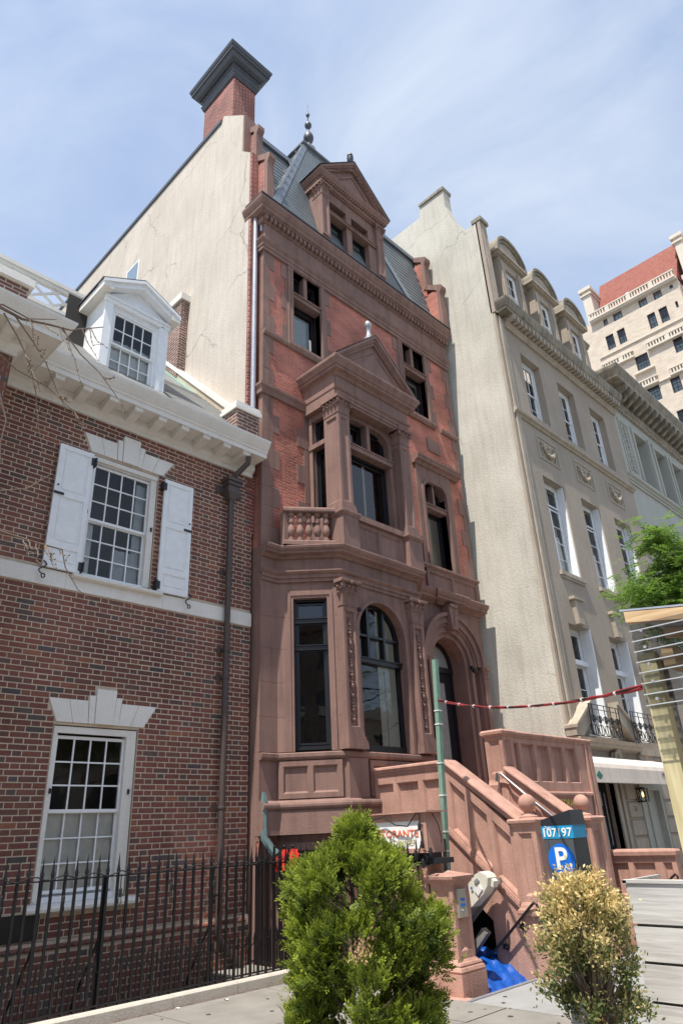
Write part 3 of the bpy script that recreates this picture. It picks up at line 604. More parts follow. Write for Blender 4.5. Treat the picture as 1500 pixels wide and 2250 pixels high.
for s in (-1,1):                                            # raking boards and eaves
    q = MB(FD); x0=4.30; 
    q.prism([(x0,10.60),(x0,10.50),(x0+s*.70,10.13),(x0+s*.70,10.23)],-.05,.14); q.prism([(x0,10.66),(x0,10.60),(x0+s*.745,10.21),(x0+s*.745,10.275)],-.05,.19); q.build('raking_cornice', WHITE, H1)
    q = MB(); q.add([(x0,8.72,10.69),(x0+s*.77,8.72,10.29),(x0+s*.77,11.7,10.29),(x0,11.7,10.69),(x0,8.72,10.665),(x0+s*.77,8.72,10.265),(x0+s*.77,11.7,10.265),(x0,11.7,10.665)],[(0,1,2,3),(4,7,6,5),(0,4,5,1),(1,5,6,2),(3,2,6,7),(0,3,7,4)],raw=True); q.build('dormer_roof', DARKMETAL, H1)
    q = MB(); a=x0+s*.56; b=x0+s*.74; q.box(min(a,b),max(a,b),8.72,11.6,10.13,10.262); q.build('eaves_board', TRIM, H1)
# roof-deck railing of white lattice
LR = MB(); y=10.45
LR.box(1.6,4.6,y-.07,y+.07,11.16,11.24).box(1.6,4.6,y-.045,y+.045,11.08,11.16).box(1.6,4.6,y-.05,y+.05,10.58,10.65)
RL = LR.build('deck_railing', TRIM, H1)
for i in range(8):
    a=1.6+i*.42; 
    for (p,q2) in (((a,10.65),(a+.62,11.08)),((a+.62,10.65),(a,11.08))):
        t=Vector((q2[0]-p[0],q2[1]-p[1])).normalized(); n=Vector((-t.y,t.x))*.019; q = MB(front(y)); q.prism([(p[0]+n.x,p[1]+n.y),(p[0]-n.x,p[1]-n.y),(q2[0]-n.x,q2[1]-n.y),(q2[0]+n.x,q2[1]+n.y)],-.02+.003*(q2[0]>p[0]),.02+.003*(q2[0]>p[0])); q.build('lattice_bar', TRIM, RL)

# ================================================================== BROWNSTONE HOUSE
H2 = thing('brownstone_house', (10,8.6,0), 'tall narrow red brick and brownstone townhouse with oriel, mansard roof and tall chimney', 'house')
FM = front(8.6); FB = front(7.84); S2 = math.sqrt(.5); FA = Fr((7.19,8.6),(S2,-S2),(-S2,-S2))
XL, XR = 6.83, 13.32
BAY = [(XL,8.6),(7.19,8.6),(7.95,7.84),(10.05,7.84),(10.81,8.6)]
def blocks(parent, fr, u0,u1,zs, d, holes=(), back=.06, name='stone_block', vj=None, mat=BROWN):
    for i in range(len(zs)-1):
        a,b = zs[i]+.002, zs[i+1]-.002; iv=[(u0,u1)]
        for h in holes:
            if h[2]<b-.01 and h[3]>a+.01: iv=[s for p,q in iv for s in ((p,min(q,h[0])),(max(p,h[1]),q)) if s[1]-s[0]>.01]
        for p,q in iv:
            cuts=[p,q]
            if vj and q-p>vj*1.4: cuts=[p+(q-p)*t for t in ((0,.55,1) if i%2 else (0,.4,1))]
            for s in range(len(cuts)-1): MB(fr).box(cuts[s]+.0015,cuts[s+1]-.0015,d-back,d+random.uniform(-.0012,.0012),a,b).build(name,mat,parent)
# core walls (one closed sheet each, openings cut out)
HD = (11.34,12.46,2.30,5.405)
HO = [(8.1,9.95,6.95,9.25),(11.60,12.46,6.98,9.12),(7.62,8.46,11.0,13.07),(11.31,12.21,11.0,13.07)]
q = MB(FM); q.wall(XL,XR,6.0,14.2,HO,0,.3); q.add([(XL+.012,0,-1.4),(XL+.012,-.4,-1.4),(XL+.012,-.4,14.3),(XL+.012,0,14.3)],[(0,1,2,3)]); BW = q.build('brick_wall', REDBRICK, H2, norm=False)
q = MB(FM); q.wall(10.7,XR,-1.4,6.3,[HD],-.02,.35)
for s in (-1,1):
    A = arc(11.9,4.82,.56,90,0 if s>0 else 180,14); q.prism(A+[(11.9+s*.56,5.405)],-.37,-.022)
GW = q.build('ground_wall', BROWN, H2, norm=False)
# --- bay, ground storey
zc_ = [2.83,3.36,3.9,4.45,4.99,5.6]
q = MB(FM); q.box(XL+.004,7.19,-.34,-.012,1.6,6.2); q.build('pier_core', BROWN, H2)
blocks(H2,FM,XL,7.196,zc_,0,back=.30)
AW = (.27,.85,2.83,5.32)
q = MB(FA); q.wall(0,1.075,2.83,6.1,[AW],-.012,.22); q.build('bay_side_core', BROWN, H2, norm=False)
blocks(H2,FA,.0,1.075,zc_,0,[(.14,.95,2.83,5.45)],vj=.9)
# window surround on the angled side
for k,(e,dd) in enumerate(((.13,.0),(.09,.022),(.045,.008))):
    q = MB(FA); q.box(AW[0]-e,AW[0]-e+.05,-.1,dd,2.83,AW[3]+e).box(AW[1]+e-.05,AW[1]+e,-.1,dd,2.83,AW[3]+e).box(AW[0]-e+.05,AW[1]+e-.05,-.1,dd,AW[3]+e-.05,AW[3]+e); q.build('window_architrave', BROWN, H2)

def black_window(parent, fr, u0,u1,z0,z1,d, tr, fw=.05, mull=(), blind=None, trd=.03, room=(.5,1.1)):
    mb = MB(fr); mb.box(u0,u0+fw,d-.08,d,z0,z1).box(u1-fw,u1,d-.08,d,z0,z1).box(u0+fw,u1-fw,d-.08,d,z1-fw,z1).box(u0+fw,u1-fw,d-.08,d,z0,z0+fw*1.3)
    lev=[z0+fw]+[t for t in tr]+[z1-fw]
    for t in tr: mb.box(u0,u1,d-.08,d+trd,t-.035,t+.035).box(u0,u1,d-.08,d+trd+.02,t+.035,t+.05)
    for (u,a,b) in mull: mb.box(u-.025,u+.025,d-.08,d+.01,a,b)
    W = mb.build('window', BLACK, parent)
    for i in range(len(lev)-1):
        us=[u0+fw]+[u for (u,a,b) in mull if a<=lev[i]+.1 and b>=lev[i+1]-.1]+[u1-fw]
        for j in range(len(us)-1):
            a,b,c,e=us[j]+.02,us[j+1]-.02,lev[i]+.04,lev[i+1]-.035; D=d-.045; g=.022
            f=MB(fr); f.box(a-.02,a+g,D-.01,D+.02,c-.01,e+.01).box(b-g,b+.02,D-.01,D+.02,c-.01,e+.01).box(a+g,b-g,D-.01,D+.02,e-g,e+.01).box(a+g,b-g,D-.01,D+.02,c-.01,c+g); f.build('sash_frame', BLACK, W)
            t=(random.random()-.5)*.004; p=MB(fr); p.add([(a,D+t,c),(b,D-t,c),(b,D-t,e),(a,D+t,e)],[(0,1,2,3)]); p.build('pane', GLASS, W, norm=False)
    e,dr=room; p=MB(fr); p.add([(u0-e,d-dr,z0-e),(u1+e,d-dr,z0-e),(u1+e,d-dr,z1+e),(u0-e,d-dr,z1+e)],[(0,1,2,3)]); p.build('room_wall', DARK, W, norm=False)  # dark sheet in place of the shaded room
    if blind:
        for (a,b,c,e,bm) in blind: p=MB(fr); p.add([(a,d-.085,c),(b,d-.085,c),(b,d-.085,e),(a,d-.085,e)],[(0,1,2,3)]); p.build('blind', bm, W, norm=False)
    return W
black_window(H2,FA,AW[0],AW[1],2.86,5.32,-.10,[4.47,4.93],fw=.045)
# bay front with arched window
q = MB(FB); q.wall(7.95,10.05,2.83,6.1,[(8.36,9.58,2.83,5.39)],0,.20)
for s in (-1,1): q.prism(arc(8.97,4.78,.61,90,0 if s>0 else 180,18)+[(8.97+s*.61,5.392)],-.2,-.001)
q.add([(10.05,0,2.83),(10.05+.76,-.76,2.83),(10.05+.76,-.76,6.1),(10.05,0,6.1)],[(0,1,2,3)]); q.build('bay_front', BROWN, H2, norm=False)
q = MB(FB); q.strip([(8.364,2.835)]+arc(8.97,4.78,.606,180,0,28)+[(9.576,2.835)], [(8.30,2.83)]+arc(8.97,4.78,.67,180,0,28)+[(9.64,2.83)],-.05,.018); q.build('arch_moulding', BROWN, H2)
q = MB(FB); D=-.16
q.strip([(8.42,2.95)]+arc(8.97,4.78,.55,180,0,24)+[(9.52,2.95)], [(8.36,2.86)]+arc(8.97,4.78,.615,180,0,24)+[(9.58,2.86)],D-.08,D); q.box(8.36,9.58,D-.08,D+.001,2.85,2.95)
q.box(8.34,9.60,D-.08,D+.05,4.30,4.37).box(8.33,9.61,D-.08,D+.07,4.37,4.39).box(8.38,9.56,D-.08,D+.03,4.76,4.80)
for u in (8.74,9.16): q.box(u-.028,u+.028,D-.08,D+.035,4.39,5.30)
AWN = q.build('window', BLACK, H2)
def pane_poly(fr, poly, D, W, mat=GLASS): p=MB(fr); p.add([(u,D,z) for u,z in poly],[tuple(range(len(poly)))]); return p.build('pane', mat, W, norm=False)
pane_poly(FB,[(8.42,2.95),(9.52,2.95),(9.52,4.30),(8.42,4.30)],D-.045,AWN)
for a,b in ((8.42,8.71),(8.77,9.13),(9.19,9.52)): pane_poly(FB,[(a,4.39),(b,4.39),(b,4.76),(a,4.76)],D-.045,AWN)
pane_poly(FB,[(8.42,4.80)]+[(8.71,4.80)]+[p for p in arc(8.97,4.78,.55,118,178,8)],D-.045,AWN)
pane_poly(FB,[(8.77,4.80),(9.13,4.80)]+arc(8.97,4.78,.55,73,111,8),D-.045,AWN)
pane_poly(FB,[(9.19,4.80),(9.52,4.80)]+arc(8.97,4.78,.55,2,66,8),D-.045,AWN)
p=MB(FB); p.add([(7.9,-1.25,2.4),(10.2,-1.25,2.4),(10.2,-1.25,5.8),(7.9,-1.25,5.8)],[(0,1,2,3)]); p.build('room_wall', DARK, AWN, norm=False)  # dark sheet in place of the shaded bay interior
p=MB(FB); p.add([(9.30,D-.16,2.9),(9.50,D-.3,2.9),(9.50,D-.3,4.28),(9.30,D-.16,4.28)],[(0,1,2,3)]); p.build('curtain', BLIND, AWN, norm=False)
# base of the bay
q = MB(); q.sweep([(-.1,1.67),(.10,1.67),(.10,1.97),(.085,2.0),(-.1,2.0)], BAY); q.build('plinth_course', BROWN, H2)
q = MB(); q.sweep([(-.1,2.0),(.085,2.0),(.115,2.015),(.13,2.045),(.13,2.075),(.115,2.105),(.085,2.12),(.05,2.14),(-.1,2.14)], BAY); q.build('torus_moulding', BROWN, H2)
q = MB(); q.sweep([(-.1,2.14),(0,2.14),(0,2.71),(-.1,2.71)], BAY); q.build('panel_zone', BROWN, H2)
q = MB(); q.sweep([(-.2,2.71),(.035,2.71),(.055,2.73),(.065,2.75),(.065,2.80),(.05,2.815),(-.2,2.835)], BAY); q.build('sill_band', BROWN, H2)
def raised_panels(fr, u0,u1,z0,z1,n,mat=BROWN,d=.045,m=.07,parent=None,dep=.04):
    w=(u1-u0-m*(n+1))/n; hs=[(u0+m+i*(w+m),u0+m+i*(w+m)+w,z0+m,z1-m) for i in range(n)]
    q=MB(fr); q.wall(u0,u1,z0,z1,hs,d,.0); q.add([(u0,d,z0),(u1,d,z0),(u1,d,z1),(u0,d,z1),(u0,-.05,z0),(u1,-.05,z0),(u1,-.05,z1),(u0,-.05,z1)],[(0,4,5,1),(1,5,6,2),(2,6,7,3),(3,7,4,0)])
    q.build('panel_frame',mat,parent,norm=False)
    for h in hs: panel(parent,fr,*h,d,dep,mat)
raised_panels(FA,.02,1.0,2.16,2.69,2,parent=H2); raised_panels(FB,8.42,9.6,2.16,2.69,2,parent=H2)
for a,b in ((7.93,8.36),(9.66,10.07)): q = MB(FB); q.box(a,b,-.05,.06,2.14,2.71); q.build('pedestal', BROWN, H2)
q = MB(); q.sweep([(-.3,-1.4),(-.06,-1.4),(-.06,1.66),(-.3,1.66)], BAY); q.build('basement_wall', BROWN, H2)
sash(H2,FA,.2,.95,.2,1.45,-.04,BLACK,[(.25,.90,.25,1.40,2,2,.02)],fw=.05)
q = MB(FA); q.box(.12,1.03,-.06,.0,1.46,1.56).box(.12,.2,-.06,-.01,.1,1.46).box(.95,1.03,-.06,-.01,.1,1.46); q.build('basement_window_surround', BROWN, H2)
# capitals, with leaves and scrolls
def leaf(mb, fr, axis, u, d, z, h, w, out):
    pts=[]; 
    for t,o,ww in ((0,0,.5),(.35,.012,.9),(.7,.035,1.0),(.92,.075,.75),(1.0,.10,.45),(.9,.115,.25)):
        for s in (-1,0,1):
            oo = o*out/.1 - (0.012 if s else 0)
            if axis=='f': pts.append((u+s*w*ww/2, d+oo, z+h*t))
            else: pts.append((u-oo, d+s*w*ww/2, z+h*t))
    mb.add(pts,[(3*i+k,3*i+k+1,3*i+4+k,3*i+3+k) for i in range(5) for k in range(2)],smooth=True)
def spiral(mb, fr, axis, u, d, z, r, sg, th=.016):
    pts=[]
    for i in range(20):
        t=i/19; a=R(90)+sg*R(520)*t; rr=r*(1-.8*t)
        if axis=='f': pts.append(fr.p(u+rr*math.cos(a),d,z+rr*math.sin(a)))
        else: pts.append(fr.p(u,d+rr*math.cos(a),z+rr*math.sin(a)))
    mb.tube(pts,th,6,r2=th*.6); mb.ball(fr.p(u,d,z),r*.3,8,5)
def capital(fr,u0,u1,d0,d1,z0,z1,parent,mat=BROWN,lw=True):
    h=z1-z0; w=u1-u0; e=.05*w/.3
    q=MB(fr); q.box(u0-.012,u1+.012,d0,d1+.012,z0-.02,z0)
    pts=[(u0,d0,z0),(u1,d0,z0),(u1,d1,z0),(u0,d1,z0),(u0-e*.5,d0,z1-.06),(u1+e*.5,d0,z1-.06),(u1+e*.5,d1+e*.5,z1-.06),(u0-e*.5,d1+e*.5,z1-.06)]
    q.add(pts,[(0,3,2,1),(4,5,6,7),(0,1,5,4),(1,2,6,5),(2,3,7,6),(3,0,4,7)])
    C=q.build('capital',mat,parent)
    q=MB(fr); q.sidep([(d0,z1-.06),(d1+e*1.2,z1-.06),(d1+e*1.6,z1-.035),(d1+e*1.6,z1),(d0,z1)],u0-e*1.6,u1+e*1.6); q.build('abacus',mat,C)
    q=MB(fr)
    for i in range(3): leaf(q,fr,'f',u0+w*(i+.5)/3,d1,z0,h*.48,w*.34,.06)
    for i in range(2): leaf(q,fr,'f',u0+w*(i+1)/3,d1,z0+h*.12,h*.62,w*.34,.075)
    if lw:
        n=max(1,int((d1-d0)/.1)); dd=(d1-d0)/n
        for i in range(n): leaf(q,fr,'s',u0,d0+dd*(i+.5),z0,h*.5,dd*1.0,.06); leaf(q,fr,'s',u0,d0+dd*(i+.5),z0+h*.15,h*.6,dd*.9,.07)
    q.build('leaves',mat,C,norm=False,kind='stuff')
    q=MB(fr); r=.052*w/.3
    for u,sg in ((u0-.0,-1),(u1+.0,1)): spiral(q,fr,'f',u+sg*.01,d1+e*.9,z1-.06-r*1.15,r,-sg)
    for u,sg in ((u0+w*.34,1),(u0+w*.66,-1)): spiral(q,fr,'f',u,d1+e*.6,z1-.06-r*.9,r*.62,-sg,.010)
    if lw: spiral(q,fr,'s',u0-e*.7,d1-.0,z1-.06-r*1.15,r,-1); spiral(q,fr,'s',u0-e*.5,d0+.06,z1-.06-r*1.1,r*.9,1)
    q.ball(fr.p((u0+u1)/2,d1+e*1.3,z1-.05),.03*w/.3,8,6); q.build('scrolls',mat,C,kind='stuff')
    return C
def ornament(fr,u,d,z0,z1,w,parent):                         # carved arabesque of urns, husks, masks and curling stems
    q=MB(fr); z=z0+.05; k=0; rr=random.Random(int(u*10))
    while z<z1-.10:
        kind=k%4
        if kind==0:
            q.ball(fr.p(u,d+.012,z+.03),.034,8,6,(1,.8,1)); q.ball(fr.p(u,d+.012,z+.085),.022,8,5,(1.5,.8,.6))
            for s in (-1,1): spiral(q,fr,'f',u+s*w*.26,d+.008,z+.045,.03,s,.010)
            z+=.15
        elif kind==1:
            for i in range(3): q.ball(fr.p(u,d+.01,z+.03+i*.05),.028-.005*i,8,5,(1.2,.8,1.1)); leaf(q,fr,'f',u-.035,d,z+i*.045,.06,.04,.03); leaf(q,fr,'f',u+.035,d,z+i*.045,.06,.04,.03)
            z+=.18
        elif kind==2:
            for s in (-1,1): q.tube([fr.p(u+s*a,d+.012,z+b) for a,b in ((.005,0),(w*.3,.04),(w*.33,.09),(w*.18,.14),(.01,.15))],.011,6,r2=.007); leaf(q,fr,'f',u+s*w*.2,d,z+.02,.09,.05,.035)
            q.ball(fr.p(u,d+.012,z+.075),.03,8,6,(1,.8,1.3)); z+=.18
        else:
            q.ball(fr.p(u,d+.014,z+.05),.04,10,7,(.9,.8,1.2)); q.ball(fr.p(u,d+.02,z+.11),.018,8,5); leaf(q,fr,'f',u,d,z+.1,.08,w*.5,.045)
            for s in (-1,1): leaf(q,fr,'f',u+s*.05,d,z+.02,.10,.045,.04)
            z+=.19
        k+=1
    q.build('carved_ornament',BROWN,parent,norm=False,kind='stuff')
for a,b in ((7.91,8.23),(9.73,10.05)):
    q=MB(FB); hs=[(a+.055,b-.055,3.17,5.06)]; q.wall(a,b,3.10,5.16,hs,.10,.04); q.add([(a,.10,3.1),(a,-.06,3.1),(a,-.06,5.16),(a,.10,5.16)],[(0,1,2,3)]); q.add([(b,.10,3.1),(b,-.06,3.1),(b,-.06,5.16),(b,.10,5.16)],[(3,2,1,0)])
    P=q.build('pilaster',BROWN,H2,norm=False)
    panel(P,FB,*hs[0],.10,.045,BROWN,w=.02); ornament(FB,(a+b)/2,.057,3.2,5.03,.2,P)
    q=MB(FB); q.f=FB
    for z0,z1,e in ((2.835,2.93,.06),(2.93,2.97,.05),(2.97,3.02,.038),(3.02,3.06,.022),(3.06,3.10,.012)): q.box(a-e,b+e,-.06,.10+e,z0,z1)
    q.build('pilaster_base',BROWN,P)
    capital(FB,a,b,-.02,.10,5.16,5.60,P)
# entablature of the bay
BAYE = BAY[:-1]+[(10.6,8.39)]
q=MB(); q.sweep([(-.1,5.60),(.03,5.60),(.03,5.66),(.055,5.665),(.055,5.72),(.085,5.74),(.105,5.77),(.105,5.79),(-.1,5.81)], BAYE); q.build('architrave', BROWN, H2)
q=MB(); q.sweep([(-.1,5.80),(.02,5.80),(.02,6.02),(-.1,6.02)], BAYE); q.build('frieze', BROWN, H2)
q=MB(); q.sweep([(-.1,6.02),(.05,6.02),(.07,6.04),(.085,6.07),(.17,6.085),(.17,6.125),(.19,6.135),(.215,6.165),(.225,6.20),(.22,6.215),(-.25,6.235)], BAY[:-1]+[(10.7,8.49)]); q.build('bay_cornice', BROWN, H2)
q=MB(); q.plan([(XL,8.6),(7.19,8.6),(7.95,7.84),(10.05,7.84),(10.7,8.6)],6.1,6.225); q.build('balcony_floor', BROWN, H2)
# balustrade on the angled side
pa,pb_=Vector((7.20,8.44)),Vector((7.92,7.72)); pa=Vector((7.16,8.40)); pb_=Vector((7.90,7.86))
q=MB(); q.sweep([(-.09,6.86),(.09,6.86),(.10,6.88),(.10,6.92),(.085,6.95),(-.085,6.95),(-.10,6.92),(-.10,6.88)], [pa,pb_]); BL=q.build('balustrade_rail', BROWN, H2)
q=MB(); q.sweep([(-.08,6.236),(.08,6.236),(.08,6.30),(.06,6.32),(-.06,6.32),(-.08,6.30)], [pa,pb_]); q.build('balustrade_base', BROWN, BL)
bal=MB(); bal.lathe([(.058,0),(.058,.05),(.035,.06),(.03,.085),(.05,.12),(.066,.17),(.066,.21),(.05,.27),(.034,.315),(.034,.33),(.052,.345),(.056,.385),(.05,.42),(.034,.44),(.034,.46),(.058,.475),(.058,.54)],0,0,14)
BALM=meshof(bal,'baluster',BROWN)
for i in range(5): c=pa.lerp(pb_,.16+.17*i); piece('baluster',BALM,BL,(c.x,c.y,6.32))
c=pa.lerp(pb_,.03); q=MB(); q.box(c.x-.05,c.x+.05,c.y-.05,c.y+.05,6.236,6.86); q.build('end_post', BROWN, BL)
# --- oriel
FO=front(7.68)
for a,b,i in ((7.95,8.25,0),(9.76,10.06,1)):
    q=MB(FO); q.box(a-.05,b+.05,-.42,.05,6.22,6.80); PD=q.build('oriel_pedestal',BROWN,H2)
    q=MB(); q.sweep([(-.05,6.80),(.01,6.80),(.025,6.82),(.045,6.85),(.045,6.89),(.02,6.91),(-.05,6.92)],[(a-.05,8.1),(a-.05,7.63),(b+.05,7.63),(b+.05,8.1)]); q.build('pedestal_cap',BROWN,PD)
    q=MB(FO); q.box(a-.045,b+.045,-.41,.045,6.80,6.915); q.build('pedestal_top',BROWN,PD)
    q=MB(FO); hs=[(a+.055,b-.055,7.12,8.92)]; q.wall(a,b,6.92,9.02,hs,0,.0); q.build('shaft_face',BROWN,PD,norm=False); panel(PD,FO,*hs[0],0,.028,BROWN,w=.03)
    sf=side(a); q=MB(sf); hs=[(-8.03,-7.735,7.12,8.92)]; q.wall(-8.08,-7.68,6.92,9.02,hs,0,.0); q.build('shaft_side',BROWN,PD,norm=False); panel(PD,sf,*hs[0],0,.028,BROWN,w=.03)
    q=MB(FO); q.box(a+.031,b,-.42,-.031,6.92,9.02).add([(b,0,6.92),(b,-.4,6.92),(b,-.4,9.02),(b,0,9.02)],[(0,1,2,3)]); q.build('shaft_core',BROWN,PD)
    for z0,z1,e in ((6.92,7.0,.04),(7.0,7.05,.028),(7.05,7.09,.014)): q=MB(FO); q.box(a-e,b+e,-.41,e,z0,z1); q.build('shaft_base',BROWN,PD)
    capital(FO,a,b,-.40,0,9.02,9.36,PD)
q=MB(FO); q.box(8.30,9.71,-.42,-.12,6.22,6.84).box(8.28,9.73,-.42,-.02,6.84,6.95); q.build('oriel_apron',BROWN,H2)
raised_panels(front(7.795),8.30,9.71,6.25,6.83,2,parent=H2,d=.035,dep=.03)
FW=front(7.90)
q=MB(FW); q.wall(8.25,9.76,6.95,9.36,[(8.36,9.65,6.95,9.20)],0,.18)
for s in (-1,1):
    cu=9.005+s*(.645-.32); q.prism(arc(cu,8.88,.32,90,0 if s>0 else 180,10)+[(9.005+s*.645,9.202)],-.18,-.001)
q.build('oriel_wall',BROWN,H2,norm=False)
q=MB(FW); q.box(8.30,9.70,-.16,.04,8.46,8.56).box(8.28,9.72,-.16,.06,8.56,8.585).box(8.96,9.05,-.16,.02,8.585,9.22); q.build('stone_cross',BROWN,H2)
black_window(H2,FW,8.36,9.65,6.95,8.46,-.14,[],fw=.06,blind=[(8.38,9.3,7.0,7.05,BLIND)])
black_window(H2,FW,8.36,8.96,8.585,9.20,-.14,[],fw=.05); black_window(H2,FW,9.05,9.65,8.585,9.20,-.14,[],fw=.05)
SO=side(8.02)
q=MB(SO); q.wall(-8.6,-8.08,6.22,9.36,[(-8.47,-8.14,6.98,8.50),(-8.47,-8.14,8.60,9.16)],0,.15); q.build('oriel_side',BROWN,H2,norm=False)
q=MB(SO); q.box(-8.55,-8.47,-.02,.03,6.95,9.25).box(-8.55,-8.09,-.02,.05,8.50,8.60); q.build('oriel_side_frame',BROWN,H2)
black_window(H2,SO,-8.47,-8.14,6.98,8.50,-.08,[],fw=.035,room=(.01,.12)); black_window(H2,SO,-8.47,-8.14,8.60,9.16,-.08,[],fw=.035,room=(.01,.12))
q=MB(); q.box(10.04,10.06,8.08,8.6,6.22,9.36); q.build('oriel_right_wall',BROWN,H2)
OP=[(7.95,8.6),(7.95,7.68),(10.06,7.68),(10.06,8.6)]
q=MB(); q.sweep([(-.3,9.36),(0,9.36),(0,9.43),(.02,9.435),(.02,9.50),(.05,9.52),(.065,9.55),(-.3,9.56)],OP); q.build('oriel_architrave',BROWN,H2)
q=MB(); q.sweep([(-.3,9.55),(.01,9.55),(.01,9.84),(-.3,9.84)],OP); q.build('oriel_frieze',BROWN,H2)
q=MB(); q.sweep([(-.3,9.84),(.03,9.84),(.05,9.87),(.075,9.90),(.15,9.925),(.15,9.985),(.17,9.99),(.195,10.04),(.235,10.10),(.24,10.15),(.23,10.17),(-.3,10.19)],OP); OC=q.build('oriel_cornice',BROWN,H2)
q=MB(); q.box(7.9,10.1,7.7,8.6,9.3,10.18); q.build('oriel_ceiling',BROWN,OC)
FG=front(7.47); ax,az=9.0,11.30
q=MB(FG); q.prism([(7.78,10.19),(10.22,10.19),(ax,az-.08)],-.24,-.12); q.build('tympanum',BROWN,H2)
q=MB(FG); q.prism([(8.42,10.24),(9.58,10.24),(ax,10.84)],-.14,-.09); q.build('tympanum_field',BROWN,H2)
for s in (-1,1):
    for w0,w1,da,db in ((.0,.075,-.24,0),(.075,.13,-.24,-.03),(.13,.19,-.24,-.06),(.30,.34,-.2,-.105)):
        k=(az-10.19)/1.24; 
        q=MB(FG); q.prism([(ax,az-w0*1.25),(ax,az-w1*1.25),(ax+s*(1.24-w1*1.1),10.19+.02*(w0>0)),(ax+s*(1.24-w0*1.1),10.19+.02*(w0>0))],da,db); q.build('raking_moulding',BROWN,H2)
    q=MB(); q.add([(ax,7.46,az+.012),(ax+s*1.27,7.46,10.19),(ax+s*1.27,8.6,10.19),(ax,8.6,az+.012)],[(0,1,2,3)],raw=True); q.build('pediment_roof',LEAD,H2,norm=False)
q=MB(); q.lathe([(.10,11.28),(.10,11.34),(.075,11.36),(.05,11.42),(.045,11.55),(.06,11.58),(.04,11.60),(.07,11.64),(.08,11.70),(.06,11.76),(.0,11.79)],9.0,7.66,14); q.build('pediment_finial',ALU,H2)
# --- portal
CP=(11.9,4.82)
for (r0,r1,d0,d1) in ((.555,.66,-.34,.04),(.66,.78,-.1,.10),(.78,.84,-.1,.135),(.84,.98,-.1,.18),(.98,1.06,-.1,.235)):
    q=MB(FM); q.strip([(CP[0]-r0,2.3)]+arc(*CP,r0,180,0,32)+[(CP[0]+r0,2.3)] if r1<.8 else arc(*CP,r0,180,0,32), [(CP[0]-r1,2.3)]+arc(*CP,r1,180,0,32)+[(CP[0]+r1,2.3)] if r1<.8 else arc(*CP,r1,180,0,32), d0,d1-.0003*r0); q.build('portal_moulding',BROWN,H2)
q=MB(FM); q.prism([(11.80,5.50),(12.0,5.50),(12.06,5.98),(11.74,5.98)],-.05,.29); KS=q.build('keystone',BROWN,H2)
q=MB(FM); q.prism([(11.775,5.98),(12.025,5.98),(12.04,6.05),(11.76,6.05)],-.05,.32); q.build('keystone_cap',BROWN,KS)
q=MB(FM)
for i in range(9): q.ball(FM.p(11.9+random.uniform(-.05,.05),.295,5.58+i*.042),.025,8,5,(1.3,.6,.8))
q.build('carved_ornament',BROWN,KS,kind='stuff')
for cu in (10.83,12.97):
    q=MB(FM); q.box(cu-.13,cu+.13,-.1,.12,2.3,4.8).box(cu-.075,cu+.075,-.1,.19,2.62,4.58); C=q.build('portal_pier',BROWN,H2)
    q=MB(FM)
    for z0,z1,e in ((2.3,2.52,.05),(2.52,2.57,.035),(2.57,2.62,.015)): q.box(cu-.075-e,cu+.075+e,-.05,.19+e,z0,z1)
    q.build('portal_pier_base',BROWN,C); capital(FM,cu-.075,cu+.075,.1,.19,4.6,4.86,C)
q=MB(FM); 
for s in (-1,1): q.prism(arc(*CP,1.0,90,0 if s>0 else 180,16)+[(CP[0]+s*1.22,4.82),(CP[0]+s*1.22,6.06),(CP[0],6.06)],-.05,.055-.002*s)
q.build('portal_spandrel',BROWN,H2)
q=MB(); q.sweep([(-.1,6.04),(.08,6.04),(.10,6.07),(.13,6.09),(.24,6.12),(.24,6.17),(.27,6.19),(.30,6.23),(.315,6.28),(.30,6.30),(-.1,6.32)],[(10.62,8.6),(11.62,8.6),(11.62,8.54),(12.18,8.54),(12.18,8.6),(XR-.02,8.6)]); q.build('portal_cornice',BROWN,H2)
raised_panels(FM,11.40,XR-.02,6.32,6.86,2,parent=H2,d=.07)
q=MB(); q.sweep([(-.1,6.86),(.08,6.86),(.10,6.88),(.13,6.90),(.13,6.945),(.11,6.96),(-.1,6.98)],[(10.95,8.6),(XR,8.6)]); q.build('sill_course',BROWN,H2)
# door
FDr=front(8.97)
q=MB(FDr); q.box(11.34,12.46,-.05,.06,4.70,4.82).box(11.34,11.42,-.05,.04,2.3,4.7).box(12.38,12.46,-.05,.04,2.3,4.7).box(11.42,11.50,-.04,.02,2.3,4.7).box(11.42,12.38,-.04,.019,4.5,4.7).box(12.18,12.38,-.04,.02,2.3,4.5).box(11.50,12.18,-.04,.018,2.3,2.62).box(11.85,11.90,-.04,.017,2.62,4.5)
DR=q.build('door',BLACK,H2)
q=MB(FDr); q.strip(arc(11.9,4.82,.47,180,0,24),arc(11.9,4.82,.57,180,0,24),-.05,.05); q.build('fanlight_frame',BLACK,DR)
DG=plain('frosted_door_glass',(.34,.35,.33),.12,0,.6); pane_poly(FDr,arc(11.9,4.82,.48,0,180,20),.0,DR,DG); pane_poly(FDr,[(11.50,2.62),(11.85,2.62),(11.85,4.5),(11.50,4.5)],.0,DR,DG); pane_poly(FDr,[(11.90,2.62),(12.18,2.62),(12.18,4.5),(11.90,4.5)],.0,DR,DG)  # opaque grey stands in for the reflection on the door glass
text('house_number','26',.20,FDr,11.78,.012,5.0,BLACK,DR)
q=MB(FM); q.box(11.36,11.50,-.34,-.31,3.2,3.75); q.build('notice',SIGNW,DR)
q=MB(); q.ball(FM.p(12.55,.20,4.72),.06,12,8); q.box(12.52,12.58,8.42,8.5,4.76,4.82); q.build('camera_dome',METERD,H2)
q=MB(); q.ball(FB.p(8.31,.10,5.13),.045,10,7); q.build('lamp_ball',METERD,H2)
